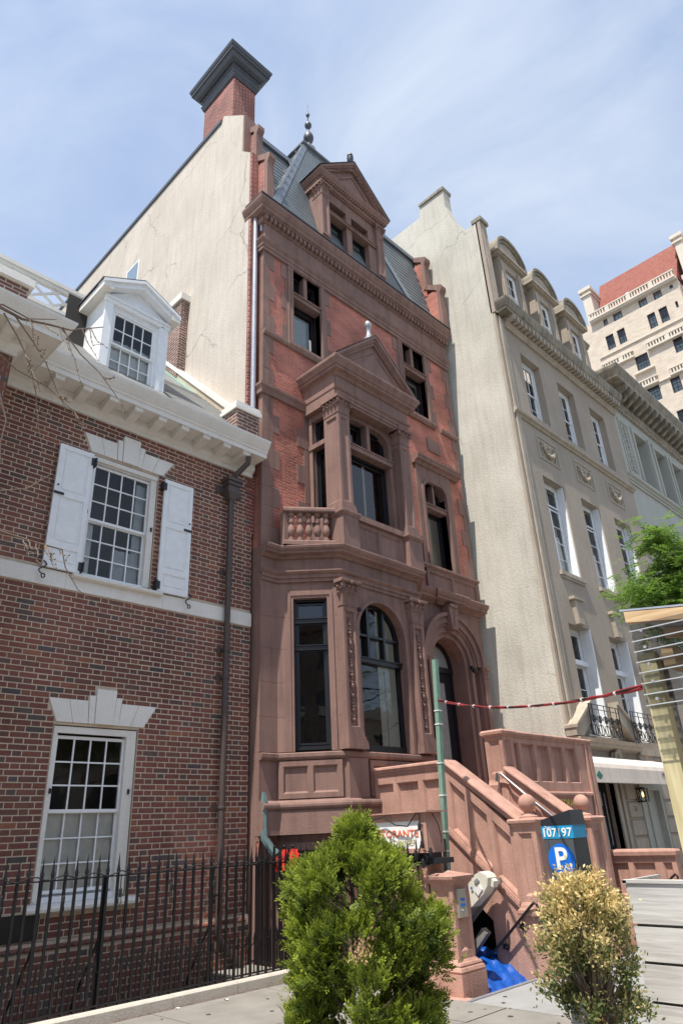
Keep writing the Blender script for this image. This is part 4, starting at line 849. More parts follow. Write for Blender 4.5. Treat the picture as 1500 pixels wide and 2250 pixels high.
# --- second storey right window
q=MB(FM); q.wall(11.38,12.72,6.98,9.52,[(11.60,12.46,6.98,9.12)],.05,.3)
for s in (-1,1):
    cu=12.03+s*(.43-.27); q.prism(arc(cu,8.85,.27,90,0 if s>0 else 180,10)+[(12.03+s*.43,9.122)],-.25,.049)
q.add([(11.38,.05,6.98),(11.38,0,6.98),(11.38,0,9.52),(11.38,.05,9.52)],[(0,1,2,3)]); q.build('window_surround',BROWN,H2,norm=False)
q=MB(FM); q.strip([(11.604,6.985)]+arc(11.87,8.85,.266,180,90,8)+arc(12.19,8.85,.266,90,0,8)+[(12.456,6.985)],[(11.53,6.98)]+arc(11.87,8.85,.34,180,90,8)+arc(12.19,8.85,.34,90,0,8)+[(12.53,6.98)],0,.085); q.build('window_moulding',BROWN,H2)
q=MB(); q.sweep([(-.1,9.50),(.08,9.50),(.10,9.53),(.13,9.56),(.19,9.58),(.19,9.63),(.215,9.66),(.22,9.70),(-.1,9.73)],[(11.32,8.6),(13.02,8.6)]); q.build('window_hood',BROWN,H2)
q=MB(FM); q.box(11.55,12.51,-.2,.03,8.44,8.53).box(11.53,12.53,-.2,.06,8.53,8.555).box(12.0,12.07,-.2,.0,8.555,9.14); q.build('stone_cross',BROWN,H2)
black_window(H2,FM,11.60,12.46,6.98,8.44,-.16,[],fw=.055,blind=[(11.62,12.02,7.02,8.42,CURTAIN)])
black_window(H2,FM,11.60,12.0,8.555,9.12,-.16,[],fw=.045); black_window(H2,FM,12.07,12.46,8.555,9.12,-.16,[],fw=.045)
# --- belts, quoins and third storey
q=MB(); q.sweep([(-.1,9.40),(.05,9.40),(.055,9.50),(.075,9.53),(.09,9.56),(.09,9.61),(-.1,9.64)],[(XL,8.9),(XL,8.6),(7.94,8.6)]); q.build('belt_course',BROWN,H2)
for a,b in ((XL-.0,7.9),(10.3,11.22),(12.62,XR)): q=MB(); q.sweep([(-.1,10.84),(.045,10.84),(.06,10.86),(.075,10.90),(.075,10.955),(-.1,10.98)],[(a,8.6),(b,8.6)]); q.build('belt_course',BROWN,H2)
def quoins(u, dr, z0, z1, wa, wb, h=.40, d=.014, fr=FM):
    n=max(1,round((z1-z0)/h)); hh=(z1-z0)/n
    for i in range(n):
        ww=wa if i%2 else wb; a,b=(u,u+ww) if dr>0 else (u-ww,u); MB(fr).box(a,b,-.1,d+random.uniform(-.002,.002),z0+i*hh+.002,z0+(i+1)*hh-.002).build('quoin_stone',BROWN,H2)
quoins(XL,1,6.24,9.40,.26,.42,.42); quoins(8.0,-1,6.95,9.35,.12,.30,.42); quoins(XL,1,9.64,10.84,.16,.27,.40); quoins(XL,1,10.98,13.10,.16,.30,.42)
quoins(XR,-1,6.98,9.5,.14,.30,.42); quoins(XR,-1,9.73,10.84,.14,.22,.37); quoins(XR,-1,10.98,13.1,.16,.28,.42)
quoins(7.50,-1,10.98,13.1,.06,.17,.42); quoins(8.60,1,10.98,13.1,.06,.19,.42); quoins(11.19,-1,10.98,13.1,.06,.19,.42); quoins(12.33,1,10.98,13.1,.08,.22,.42)
for a,b,c,e in ((12.0,12.5,10.1,10.45),(12.72,13.0,9.75,9.95)): q=MB(FM); q.box(a,b,-.1,.028,c,e); q.build('plain_stone',BROWN,H2)
for (a,b) in ((7.62,8.46),(11.31,12.21)):
    q=MB(FM); q.wall(a-.12,b+.14,10.98,13.1,[(a,b,11.0,13.07)],.045,.2); q.add([(a-.12,.045,10.98),(a-.12,0,10.98),(a-.12,0,13.1),(a-.12,.045,13.1)],[(0,1,2,3)]); q.build('window_surround',BROWN,H2,norm=False)
    for e,dd in ((.045,.065),): q=MB(FM); q.box(a-e,a+.004,0,dd,11.005,13.075).box(b-.004,b+e,0,dd,11.005,13.075); q.build('window_moulding',BROWN,H2)
    q=MB(); q.sweep([(-.1,10.83),(.06,10.83),(.08,10.86),(.105,10.90),(.105,10.97),(-.2,11.0)],[(a-.16,8.6),(b+.18,8.6)]); q.build('window_sill',BROWN,H2)
    c=(a+b)/2; q=MB(FM); q.box(a-.01,b+.01,-.2,.04,12.27,12.37).box(a-.04,b+.04,-.2,.075,12.37,12.395).box(c-.05,c+.05,-.2,.0,12.395,13.09); q.build('stone_cross',BROWN,H2)
    black_window(H2,FM,a,b,11.0,12.27,-.16,[],fw=.05,blind=[(a+.05,b-.12,11.04,12.1,BLIND if a<10 else ROOM)])
    black_window(H2,FM,a,c-.05,12.395,13.07,-.16,[],fw=.045); black_window(H2,FM,c+.05,b,12.395,13.07,-.16,[],fw=.045)
# --- main cornice
q=MB(); q.sweep([(-.1,13.10),(.055,13.10),(.055,13.19),(.075,13.20),(.075,13.28),(.10,13.31),(.125,13.36),(.125,13.39),(-.1,13.41)],[(XL,9.0),(XL,8.6),(XR,8.6)]); q.build('main_architrave',BROWN,H2)
for i in range(7):
    a=XL+i*(XR-XL)/7; MB(FM).box(a+.002,a+(XR-XL)/7-.002,-.1,.05,13.40,13.90).build('frieze_stone',BROWN,H2)
q=MB(); q.sweep([(-.1,13.88),(.07,13.88),(.085,13.90),(.085,14.05),(-.1,14.05)],[(XL,9.0),(XL,8.6),(XR,8.6)]); q.build('dentil_band',BROWN,H2)
dm=MB(); dm.add([(-.04,0,0),(.04,0,0),(.04,-.075,.02),(-.04,-.075,.02),(-.04,0,.13),(.04,0,.13),(.04,-.075,.13),(-.04,-.075,.13)],[(0,3,2,1),(4,5,6,7),(0,1,5,4),(1,2,6,5),(2,3,7,6),(3,0,4,7)],raw=True); DEN=meshof(dm,'dentil',BROWN)
q=MB(); q.sweep([(-.1,14.05),(.17,14.05),(.17,14.08),(.21,14.10),(.225,14.13),(.225,14.19),(.24,14.20),(.265,14.25),(.29,14.31),(.30,14.37),(.29,14.395),(-.2,14.42)],[(XL,9.0),(XL,8.6),(XR,8.6)]); MC=q.build('main_cornice',BROWN,H2)
for i in range(53): piece('dentil',DEN,MC,(XL-.02+i*.124,8.516,13.915))
q=MB(FM); q.box(XL-.29,XR+.02,-.3,.305,14.42,14.445); q.build('gutter_lead',DARKMETAL,H2)
# --- mansard
PB=[(6.90,8.40),(11.85,8.40),(11.85,11.3),(6.90,11.3)]; PT=[(8.97,9.5),(9.93,9.5),(9.93,10.1),(8.97,10.1)]; ZB,ZT=14.43,19.35
q=MB(); q.add([(x,y,ZB) for x,y in PB]+[(x,y,ZT) for x,y in PT],[(0,1,5,4),(1,2,6,5),(2,3,7,6),(3,0,4,7),(4,5,6,7)],raw=True); PR=q.build('pavilion_roof',SLATE,H2)
q=MB(); q.add([(6.85,8.66,14.4),(13.3,8.66,14.4),(13.3,9.25,17.6),(6.85,9.25,17.6),(13.3,14,17.7),(6.85,14,17.7)],[(0,1,2,3),(3,2,4,5)],raw=True); MR=q.build('mansard_roof',SLATE,H2,norm=False)
SL2=slatemesh(.216,.34,.012,SLATE,'slate')
V1=Vector((0,PT[0][1]-8.40,ZT-ZB)).normalized()
def inpav(c):
    t=(c.z-ZB)/(ZT-ZB); 
    if not 0.0<=t<.985: return False
    a=6.90+t*(8.97-6.90)+.04; b=11.85+t*(9.93-11.85)-.04
    return a<c.x<b and not (8.55<c.x<10.5 and c.z<17.0)
lay(PR,SL2,(6.9,8.40,ZB-.05),(1,0,0),V1,5,5.1,.22,.165,inpav,limit=298,restmat=SLATE)
V2=Vector((PT[0][0]-6.90,0,ZT-ZB)).normalized()
lay(PR,SL2,(6.90,11.3,ZB-.05),(0,-1,0),V2,3,5.3,.22,.165,lambda c:(0<=(c.z-ZB)/(ZT-ZB)<.98 and c.y>8.45+(c.z-ZB)/(ZT-ZB)*1.1 and c.y<11.3-(c.z-ZB)/(ZT-ZB)*1.2),limit=0,restmat=SLATE)
V3=Vector((0,.59,3.2)).normalized()
lay(MR,SL2,(6.9,8.66,14.40),(1,0,0),V3,6.5,3.2,.22,.165,lambda c:(c.x<8.6 or c.x>10.2) and 6.97<c.x<13.1 and c.z<17.45,limit=0,restmat=SLATE)
q=MB(); q.box(6.9,13.2,9.16,9.34,17.56,17.70); q.build('ridge_flashing',LEAD,H2)
for (a,b) in ((0,0),(1,1)):                                   # hip rolls
    p0=Vector((*PB[a],ZB)); p1=Vector((*PT[b],ZT)); q=MB(); t=(p1-p0); s=1 if a==0 else -1
    n1=Vector((0,-1,.2)).normalized(); n2=Vector((-s,0,.4)).normalized(); w1=Vector((s*.20,0,0)); w2=Vector((0,.20,0)); o=n1*.035+n2*.035
    q.add([p0+o,p1+o,p1+n1*.03+w1*.6,p0+n1*.03+w1,p1+n2*.03+w2*.6,p0+n2*.03+w2],[(0,3,2,1),(0,1,4,5)],raw=True); q.build('hip_flashing',LEAD,PR,norm=False)
q=MB(); q.sweep([(-.5,ZT-.16),(.02,ZT-.16),(.03,ZT-.05),(.10,ZT-.03),(.10,ZT+.03),(.07,ZT+.05),(-.02,ZT+.06),(-.10,ZT+.14),(-.16,ZT+.3),(-.2,ZT+.42),(-.25,ZT+.42),(-.26,ZT)],[(8.97,10.1),(8.97,9.5),(9.93,9.5),(9.93,10.1)],closed=False); q.build('pavilion_cap',LEAD,PR)
q=MB(); q.lathe([(.24,19.6),(.20,19.85),(.12,19.95),(.09,20.05),(.06,20.12),(.07,20.16),(.125,20.24),(.15,20.34),(.15,20.42),(.12,20.52),(.05,20.60),(.03,20.76),(.06,20.82),(.10,20.90),(.105,20.97),(.07,21.05),(.02,21.10),(.016,21.32),(.045,21.36),(.06,21.42),(.045,21.48),(.014,21.52),(.010,21.75),(.004,22.0)],9.45,9.8,16); q.build('pavilion_finial',DARKMETAL,PR)
# --- roof dormer
FR=front(8.30)
for a,b in ((8.36,8.61),(10.35,10.60)):
    q=MB(FR); q.box(a,b,-.9,0,14.43,15.86); C=q.build('dormer_pier',BROWN,H2); 
    q=MB(FR); hs=[(a+.045,b-.045,14.6,15.8)]; q.wall(a,b,14.5,15.84,hs,.03,.0); q.add([(a,.03,14.5),(a,0,14.5),(a,0,15.84),(a,.03,15.84)],[(0,1,2,3)]); q.build('pier_face',BROWN,C,norm=False); panel(C,FR,*hs[0],.03,.025,BROWN,w=.025)
    capital(FR,a,b,-.3,.03,15.86,16.24,C)
q=MB(FR); q.wall(8.61,10.35,14.43,16.24,[(8.68,9.27,14.5,15.88),(9.46,10.08,14.5,15.88)],-.05,.25); q.box(8.63,10.33,-.2,.0,15.40,15.47).box(8.61,10.34,-.2,.02,15.47,15.49); q.build('dormer_wall',BROWN,H2,norm=False)
for u in (8.38,10.58): q=MB(FR); q.add([(u,-.02,14.4),(u,-1.3,14.4),(u,-1.3,16.3),(u,-.02,16.3)],[(0,1,2,3)]); q.build('dormer_cheek',BROWN,H2,norm=False)
for a,b in ((8.68,9.27),(9.46,10.08)):
    black_window(H2,FR,a,b,14.5,15.40,-.2,[],fw=.05,blind=[(a+.04,b-.1,14.55,15.38,BLIND)]); black_window(H2,FR,a,b,15.49,15.88,-.2,[],fw=.045)
DP=[(8.36,9.4),(8.36,8.27),(10.60,8.27),(10.60,9.4)]
q=MB(); q.sweep([(-.2,16.24),(.0,16.24),(.02,16.27),(.03,16.30),(.03,16.36),(.10,16.38),(.10,16.42),(.125,16.45),(.15,16.50),(.155,16.54),(-.2,16.56)],DP); DC=q.build('dormer_cornice',BROWN,H2)
d2=MB(); d2.box(-.025,.025,-.05,0,0,.055); DEN2=meshof(d2,'dentil',BROWN)
for i in range(26): piece('dentil',DEN2,DC,(8.36+i*.0885,8.245,16.305))
for i in range(11): o=piece('dentil',DEN2,DC,(8.335,8.30+i*.09,16.305),rot=-math.pi/2)
q=MB(); q.box(8.3,10.66,8.3,9.6,16.2,16.5); q.build('dormer_ceiling',BROWN,DC)
FT=front(8.12); ax,az=9.48,17.76; hw=1.275
q=MB(FT); q.prism([(ax-hw+.05,16.555),(ax+hw-.05,16.555),(ax,az-.10)],-.3,-.14); q.build('dormer_tympanum',BROWN,H2)
q=MB(FT); q.strip([(ax-.62,16.68),(ax+.62,16.68),(ax,17.26),(ax-.62,16.68)],[(ax-.72,16.63),(ax+.72,16.63),(ax,17.34),(ax-.72,16.63)],-.16,-.115); q.build('tympanum_moulding',BROWN,H2)
for s in (-1,1):
    for w0,w1,da,db in ((0,.07,-.3,.0),(.07,.12,-.3,-.03),(.12,.2,-.3,-.07)):
        q=MB(FT); q.prism([(ax,az-w0*1.4),(ax,az-w1*1.4),(ax+s*(hw-w1*1.05),16.56+.015*(w0>0)),(ax+s*(hw-w0*1.05),16.56+.015*(w0>0))],da,db); q.build('raking_moulding',BROWN,H2)
    q=MB(); q.add([(ax,8.10,az+.02),(ax+s*(hw+.03),8.10,16.57),(ax+s*(hw+.03),9.7,16.57),(ax,9.7,az+.02)],[(0,1,2,3)],raw=True); q.build('dormer_roof',LEAD,H2,norm=False)
    for i in range(13):
        t=(i+.7)/14; x=ax+s*hw*(1-t)*.95; z=16.56+(az-.31-16.56)*t-.0; q=MB(FT); q.box(x-.022,x+.022,-.2,-.04,z,z+.05); q.build('dentil',BROWN,DC)
q=MB(); q.lathe([(.075,17.72),(.075,17.80),(.04,17.84),(.05,17.88),(.085,17.95),(.09,18.05),(.06,18.08),(.085,18.11),(.075,18.16),(.03,18.19)],9.48,8.25,12); q.build('dormer_finial',DARKMETAL,H2)
# --- party walls, parapets, chimney
SP=side(6.62)
poly=[(-8.86,6.5),(-8.86,16.28),(-9.17,16.62),(-9.17,17.95),(-10.03,18.82),(-10.10,18.62),(-22,18.62),(-22,6.5)]
q=MB(SP); q.prism(poly,-.2,0); PW=q.build('party_wall',CREAM,H2)
q=MB(SP); q.prism([(-10.10,18.62),(-10.10,18.74),(-22,18.74),(-22,18.62)],-.24,.04); q.build('wall_coping',DARKMETAL,PW)
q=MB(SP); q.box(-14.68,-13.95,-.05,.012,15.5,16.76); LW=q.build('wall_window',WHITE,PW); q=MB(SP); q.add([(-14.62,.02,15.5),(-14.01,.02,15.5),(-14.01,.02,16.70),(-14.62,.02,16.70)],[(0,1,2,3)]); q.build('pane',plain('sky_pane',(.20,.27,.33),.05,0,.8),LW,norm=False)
q=MB(); q.box(6.625,6.83,8.80,9.2,6.5,16.26); q.build('party_wall_edge',CHIMBRICK,H2)
for x0,x1,nm in ((6.83,6.96,'l'),(13.18,13.36,'r')):
    dd = .0 if nm=='l' else -.06
    q=MB(); q.box(x0,x1,8.50+dd,9.2,14.44,15.95).box(x0,x1,8.90+dd,9.8,15.9,17.3); q.build('parapet_brick',CHIMBRICK if nm=='l' else REDBRICK,H2)
    for y0,z0,z1 in ((8.44+dd,14.44,16.0),(8.86+dd,16.2,17.4)):
        q=MB(side(x0-.03)); q.prism([(-y0,z0),(-y0,z1-.25),(-y0+.07,z1-.12),(-y0+.07,z1),(-y0-.42,z1+.30),(-y0-.46,z1+.16),(-y0-.10,z1-.10),(-y0-.12,z0)],-(x1-x0)-.06,0); q.build('kneeler_stone',BROWN,H2)
q=MB(); q.box(6.63,6.96,9.12,9.40,16.5,17.92); q.build('step_face',BROWN,H2)
CX=(6.87,7.60,10.0,11.4)
q=MB(); q.box(CX[0],CX[1],CX[2],CX[3],17.5,20.86); q.box(6.84,7.2,11.4,12.1,18.3,19.2); CH=q.build('chimney',CHIMBRICK,H2)
cp=[(CX[0],CX[3]),(CX[0],CX[2]),(CX[1],CX[2]),(CX[1],CX[3])]
q=MB(); q.sweep([(-.2,20.70),(.03,20.70),(.04,20.74),(.06,20.76),(.06,20.82),(.075,20.83),(.09,20.87),(.06,20.90),(.06,21.08),(.075,21.10),(.10,21.13),(.11,21.16),(.20,21.22),(.255,21.32),(.26,21.36),(.30,21.37),(.30,21.46),(.32,21.47),(.345,21.54),(.35,21.60),(-.2,21.64)],cp,closed=True); CC=q.build('chimney_cap',DARKMETAL,CH)
q=MB()
for i in range(22): q.box(CX[0]-.145,CX[0]-.10,CX[2]-.1+i*.075,CX[2]-.06+i*.075,21.12,21.17)
for i in range(13): q.box(CX[0]-.08+i*.075,CX[0]-.04+i*.075,CX[2]-.145,CX[2]-.10,21.12,21.17)
q.build('cap_dentils',DARKMETAL,CC,kind='stuff')
# rain pipes on the brownstone
q=MB(); q.tube([(6.72,8.74,9.0),(6.72,8.74,14.05),(6.725,8.73,14.2),(6.74,8.70,14.26),(6.80,8.62,14.29),(6.92,8.45,14.30)],.052,12); q.tube([(6.82,8.66,13.7),(6.81,8.64,14.15),(6.84,8.6,14.28)],.035,8); q.build('aluminium_downspout',ALU,H2)
q=MB(); q.tube([(6.87,8.53,2.26),(6.875,8.53,2.10)],.03,4,r2=.06); q.tube([(6.875,8.53,2.12),(6.88,8.53,1.70)],.05,8); PT_=q.build('copper_downspout',PATINA,H2)
q=MB(); q.tube([(6.88,8.53,1.74),(6.88,8.53,1.64),(6.95,8.47,1.50),(7.0,8.43,1.42)],.062,8); q.tube([(6.99,8.44,1.47),(7.3,8.3,1.28),(7.42,8.22,1.20)],.045,8); q.build('pipe_elbow',PATINA,PT_)
q=MB(); q.tube([(6.79,8.58,5.72),(6.95,8.58,5.68),(7.1,8.57,5.72),(7.19,8.55,5.66)],.008,5); q.build('loose_wire',RUBBER,H2)

# ================================================================== STOOP
ST = thing('entrance_stoop', (9.3,6.4,0), 'brownstone stoop with panelled side walls and ball-topped newels below the arched door', 'stoop')
def ztop(y): return 1.73+max(0,min(y,6.41)-5.43)*.84
def zbelt(y): return .72+max(0,min(y,6.53)-5.44)*.88
def stoop_side(X, thick, y_end, full):
    SX=side(X)
    seg=[(5.30,6.41),(6.41,y_end)] if full else [(5.30,6.36)]
    o=0 if full else -.012
    for (a,b) in seg:
        za,zb=ztop(a)+o,ztop(b)+o
        q=MB(SX)                                              # moulded coping, sheared along the slope
        prof=[(-thick-.05,-.03),(-thick-.05,.0-.005),(-thick+.02,.015),(-.02,.015),(.045,-.005),(.05,-.03),(.03,-.055),(.03,-.075),(.012,-.085),(.012,-.115),(-thick-.02,-.115)]
        n=len(prof); q.add([(-a,d,za+z) for d,z in prof]+[(-b,d,zb+z) for d,z in prof],[tuple(range(n)),tuple(range(2*n-1,n-1,-1))]+[(i,(i+1)%n,n+(i+1)%n,n+i) for i in range(n)])
        q.build('coping',BROWN2,ST)
    if full:
        PA=[(5.46,5.72),(5.79,6.05),(6.12,6.37)]; LA=[(6.47,6.85),(6.93,7.35),(7.42,7.78)]
        def up(y): return ztop(y)-.235
        def dn(y): return zbelt(y)+.10
        ys=[5.30]+[v for p in PA for v in p]+[v for p in LA for v in p]+[y_end]; q=MB(SX)
        for i in range(len(ys)-1):
            a,b=ys[i],ys[i+1]; T0,T1=ztop(a)-.10,ztop(b)-.10; hole=(a,b) in PA+LA
            def quad(z0,z1,z2,z3): q.add([(-a,0,z0),(-b,0,z1),(-b,0,z2),(-a,0,z3)],[(0,1,2,3)])
            if hole:
                quad(zbelt(a)-.02,zbelt(b)-.02,dn(b),dn(a)); quad(up(a),up(b),T1,T0)
                qpanel(ST,SX,[(-a,dn(a)),(-b,dn(b)),(-b,up(b)),(-a,up(a))][::-1],0,.05,BROWN2,w=.035)
            else: quad(zbelt(a)-.02,zbelt(b)-.02,T1,T0)
        q.build('side_wall',BROWN2,ST,norm=False)
        q=MB(SX); q.prism([(-5.30,-1.4),(-5.30,ztop(5.3)-.1),(-5.44,ztop(5.44)-.1),(-6.41,ztop(6.41)-.1),(-y_end,ztop(7)-.1),(-y_end,1.05),(-6.5,1.05),(-5.88,.56),(-5.88,-1.4)],-thick,-.052); q.build('wall_core',BROWN2,ST)
        for (pl) in ([(-5.08,-1.4),(-5.08,.72),(-5.46,.72),(-5.60,zbelt(5.6)-.02),(-5.60,-.52),(-5.60,-1.4)],[(-5.604,-1.4),(-5.604,zbelt(5.604)-.02),(-5.88,zbelt(5.88)-.02),(-5.88,-1.4)],
                     [(-5.884,.565),(-5.884,zbelt(5.88)-.02),(-6.53,zbelt(6.53)-.02),(-7.0,zbelt(7)-.02),(-7.0,1.05),(-6.45,1.05)],[(-7.004,-1.4),(-7.004,zbelt(7)-.02),(-y_end,zbelt(7)-.02),(-y_end,-1.4)]):
            q=MB(SX); q.prism(pl,-.06,0); q.build('stone_block',BROWN2,ST)
        for (a,b) in ((5.44,6.53),(6.53,y_end)):
            for da,zz0,zz1 in ((.04,.0,.045),(.025,.045,.07),(.02,-.05,-.0)):
                q=MB(SX); q.prism([(-a,zbelt(a)+zz0),(-a,zbelt(a)+zz1),(-b,zbelt(b)+zz1),(-b,zbelt(b)+zz0)],-.05,da); q.build('belt_moulding',BROWN2,ST)
    else:
        q=MB(SX); q.prism([(-5.3,.0),(-5.3,ztop(5.3)-.08),(-5.44,ztop(5.44)-.08),(-6.36,ztop(6.36)-.08),(-6.36,.0)],-thick,-.03); q.build('wall_core',BROWN2,ST)
        for a,b in ((5.42,5.85),(5.92,6.33)): qpanel(ST,SX,[(-a,ztop(a)-.75),(-b,ztop(b)-.75),(-b,ztop(b)-.22),(-a,ztop(a)-.22)][::-1],0,.035,BROWN2)
        q=MB(SX)
        for a,b,e0,e1 in ((5.3,6.36,-.22,-.08),(5.3,6.36,-.95,-.75),(5.3,5.42,-.75,-.22),(5.85,5.92,-.75,-.22),(6.33,6.36,-.75,-.22)): q.add([(-a,0,ztop(a)+e0),(-b,0,ztop(b)+e0),(-b,0,ztop(b)+e1),(-a,0,ztop(a)+e1)],[(0,1,2,3)])
        q.build('side_wall',BROWN2,ST,norm=False)
stoop_side(8.5,.28,7.86,True); stoop_side(10.0,.25,6.36,False)
def newel(xc,zb):
    a,b,y0,y1=xc-.02,xc+.31,5.07,5.40
    pth=[(a,y1),(a,y0),(b,y0),(b,y1)]
    q=MB(); q.box(a+.03,b,y0+.03,y1,zb,1.62); Nw=q.build('newel_core',BROWN2,ST)
    for fr,u0,u1 in ((side(a),-y1,-y0),(front(y0),a,b)):
        hs=[(u0+.06,u1-.06,zb+.15,1.56)]; q=MB(fr); q.wall(u0,u1,zb+.08,1.63,hs,0,.0); q.build('newel_face',BROWN2,Nw,norm=False); panel(Nw,fr,*hs[0],0,.028,BROWN2,w=.03)
    q=MB(); q.sweep([(-.1,zb-.06),(.05,zb-.06),(.055,zb-.03),(.05,zb),(.03,zb+.02),(.02,zb+.05),(0,zb+.085),(-.1,zb+.085)],pth,closed=True); q.build('newel_base',BROWN2,Nw)
    q=MB(); q.sweep([(-.16,1.63),(.0,1.63),(.015,1.65),(.02,1.67),(.045,1.68),(.05,1.71),(.03,1.73),(-.16,1.745)],pth,closed=True); q.build('newel_cap',BROWN2,Nw)
    cx,cy=(a+b)/2,(y0+y1)/2
    q=MB(); q.lathe([(.12,1.735),(.12,1.755),(.075,1.775),(.055,1.80),(.06,1.82)],cx,cy,16); q.ball((cx,cy,1.915),.112,20,14); q.build('ball_finial',BROWN2,Nw)
    q=MB(); q.box(a-.012,b+.012,y0-.012,y1+.012,-.3,zb-.06); q.build('newel_plinth',BROWN2,Nw)
newel(8.50,.70); newel(9.99,.70)
for i in range(10): q=MB(); q.box(8.78,9.99,5.05+i*.145,5.05+i*.145+.17,max(-.1,(i-1)*.178),(i+1)*.178-.005); q.build('step',BROWN2,ST)
q=MB(); q.box(8.78,13.3,6.5,8.58,1.6,1.78); q.build('landing',BROWN2,ST)
# landing front with tall panels, and the pedestal at its corner
FL=front(6.38)
hs=[(10.62+.49*i,11.02+.49*i,2.30,2.90) for i in range(4)]+[(10.36,10.55,2.40,2.90)]
q=MB(FL); q.wall(10.30,13.05,2.14,2.98,hs,0,.0); q.build('front_wall',BROWN2,ST,norm=False)
for h in hs: panel(ST,FL,*h,0,.075,BROWN2,w=.03)
q=MB(FL); q.box(10.30,13.04,-.25,-.076,-.3,3.0); q.build('front_core',BROWN2,ST)
q=MB(); q.sweep([(-.26,2.98),(.015,2.98),(.02,3.01),(.045,3.02),(.05,3.055),(.03,3.08),(-.28,3.09)],[(10.3,6.38),(13.08,6.38)]); q.build('coping',BROWN2,ST)
q=MB(); q.sweep([(-.1,2.07),(.02,2.07),(.025,2.09),(.05,2.10),(.05,2.13),(.03,2.15),(-.1,2.16)],[(10.3,6.38),(12.78,6.38)]); q.build('front_moulding',BROWN2,ST)
q=MB(FL); q.wall(10.3,12.78,-.3,2.07,[(10.9,12.62,1.84,2.062)],0,.0); q.build('lower_wall',BROWN2,ST,norm=False); panel(ST,FL,10.9,12.62,1.84,2.062,0,.02,BROWN2,w=.015)
text('gold_lettering','RISTORANTE',.165,FL,11.90,-.010,1.962,GOLD,ST,ext=.009,bold=.01)
q=MB(FL); q.box(12.80,12.86,-.1,.035,-.3,2.98).box(12.92,13.05,-.1,.03,-.3,2.98); q.build('end_strip',BROWN2,ST)
FPd=side(10.03)
q=MB(); q.box(10.06,10.33,6.40,6.70,1.7,3.0); PDl=q.build('landing_pedestal',BROWN2,ST)
for fr,u0,u1 in ((FPd,-6.70,-6.36),(front(6.36),10.03,10.35)):
    h=(u0+.06,u1-.06,2.42,2.94); q=MB(fr); q.wall(u0,u1,2.32,3.0,[h],0,.0); q.build('pedestal_face',BROWN2,PDl,norm=False); panel(PDl,fr,*h,0,.028,BROWN2)
pth=[(10.03,6.70),(10.03,6.36),(10.35,6.36),(10.35,6.70)]
q=MB(); q.sweep([(-.1,2.20),(.035,2.20),(.04,2.25),(.02,2.28),(0,2.33),(-.1,2.33)],pth); q.build('pedestal_base',BROWN2,PDl)
q=MB(); q.sweep([(-.16,2.985),(.012,2.985),(.02,3.01),(.045,3.02),(.05,3.06),(.02,3.09),(-.16,3.10)],pth,closed=True); q.build('pedestal_cap',BROWN2,PDl)
q=MB(); q.box(9.98,10.38,6.33,6.72,1.4,2.20); q.build('pedestal_block',BROWN2,PDl)
q=MB(); q.tube([(9.93,6.50,2.30),(9.93,6.47,2.42),(9.93,6.40,2.40),(9.93,5.98,2.04),(9.93,5.45,1.62),(9.95,5.42,1.55)],.022,10); q.tube([(9.93,6.45,2.38),(9.93,6.47,2.15),(9.98,6.47,2.1)],.014,8); q.build('steel_handrail',plain('steel',(.35,.34,.34),.35,.8),ST)
# basement handrail, its own thing
HR=thing('basement_handrail',(8.41,5.6,0),'thin black metal handrail sloping down beside the basement steps','handrail')
q=MB(); q.tube([(8.47,5.17,.62),(8.44,5.155,.70),(8.41,5.165,.775),(8.41,5.20,.785),(8.41,5.26,.74),(8.41,5.47,.56),(8.41,5.75,.33),(8.41,6.14,.02),(8.41,6.4,-.20)],.017,10); q.build('rail',IRON,HR)
for y,z in ((5.44,.53),(5.72,.30)):
    q=MB(); q.tube([(8.41,y,z+.03),(8.42,y+.01,z-.02),(8.455,y+.005,z-.03),(8.49,y,z-.01)],.009,6); q.build('bracket_arm',IRON,HR); c=cyl(side(8.5),-y,z-.01,.036,.001,.028,16); c.build('wall_plate',IRON,HR)
q=MB(); q.box(7.44,7.47,5.30,5.33,-.05,.40); q.tube([(7.455,5.315,.38),(7.9,5.6,.22),(8.41,5.95,.17)],.001,4); 
q=MB(); q.tube([(8.41,6.02,-.9),(8.41,6.02,.10)],.014,8); q.build('post',IRON,HR)
# basement opening interior, its shade painted as near-black panels
q=MB(); q.box(8.80,9.9,5.9,5.93,-1.4,1.6).box(9.9,9.93,5.9,8.4,-1.4,1.6).box(8.8,9.9,8.3,8.33,-1.4,1.6); q.build('basement_lobby',DARK,ST)
for i in range(6): q=MB(); q.box(7.26,8.49,5.32+i*.27,7.2,-1.4,-.19-i*.19); q.build('basement_step',PAVE,ST)
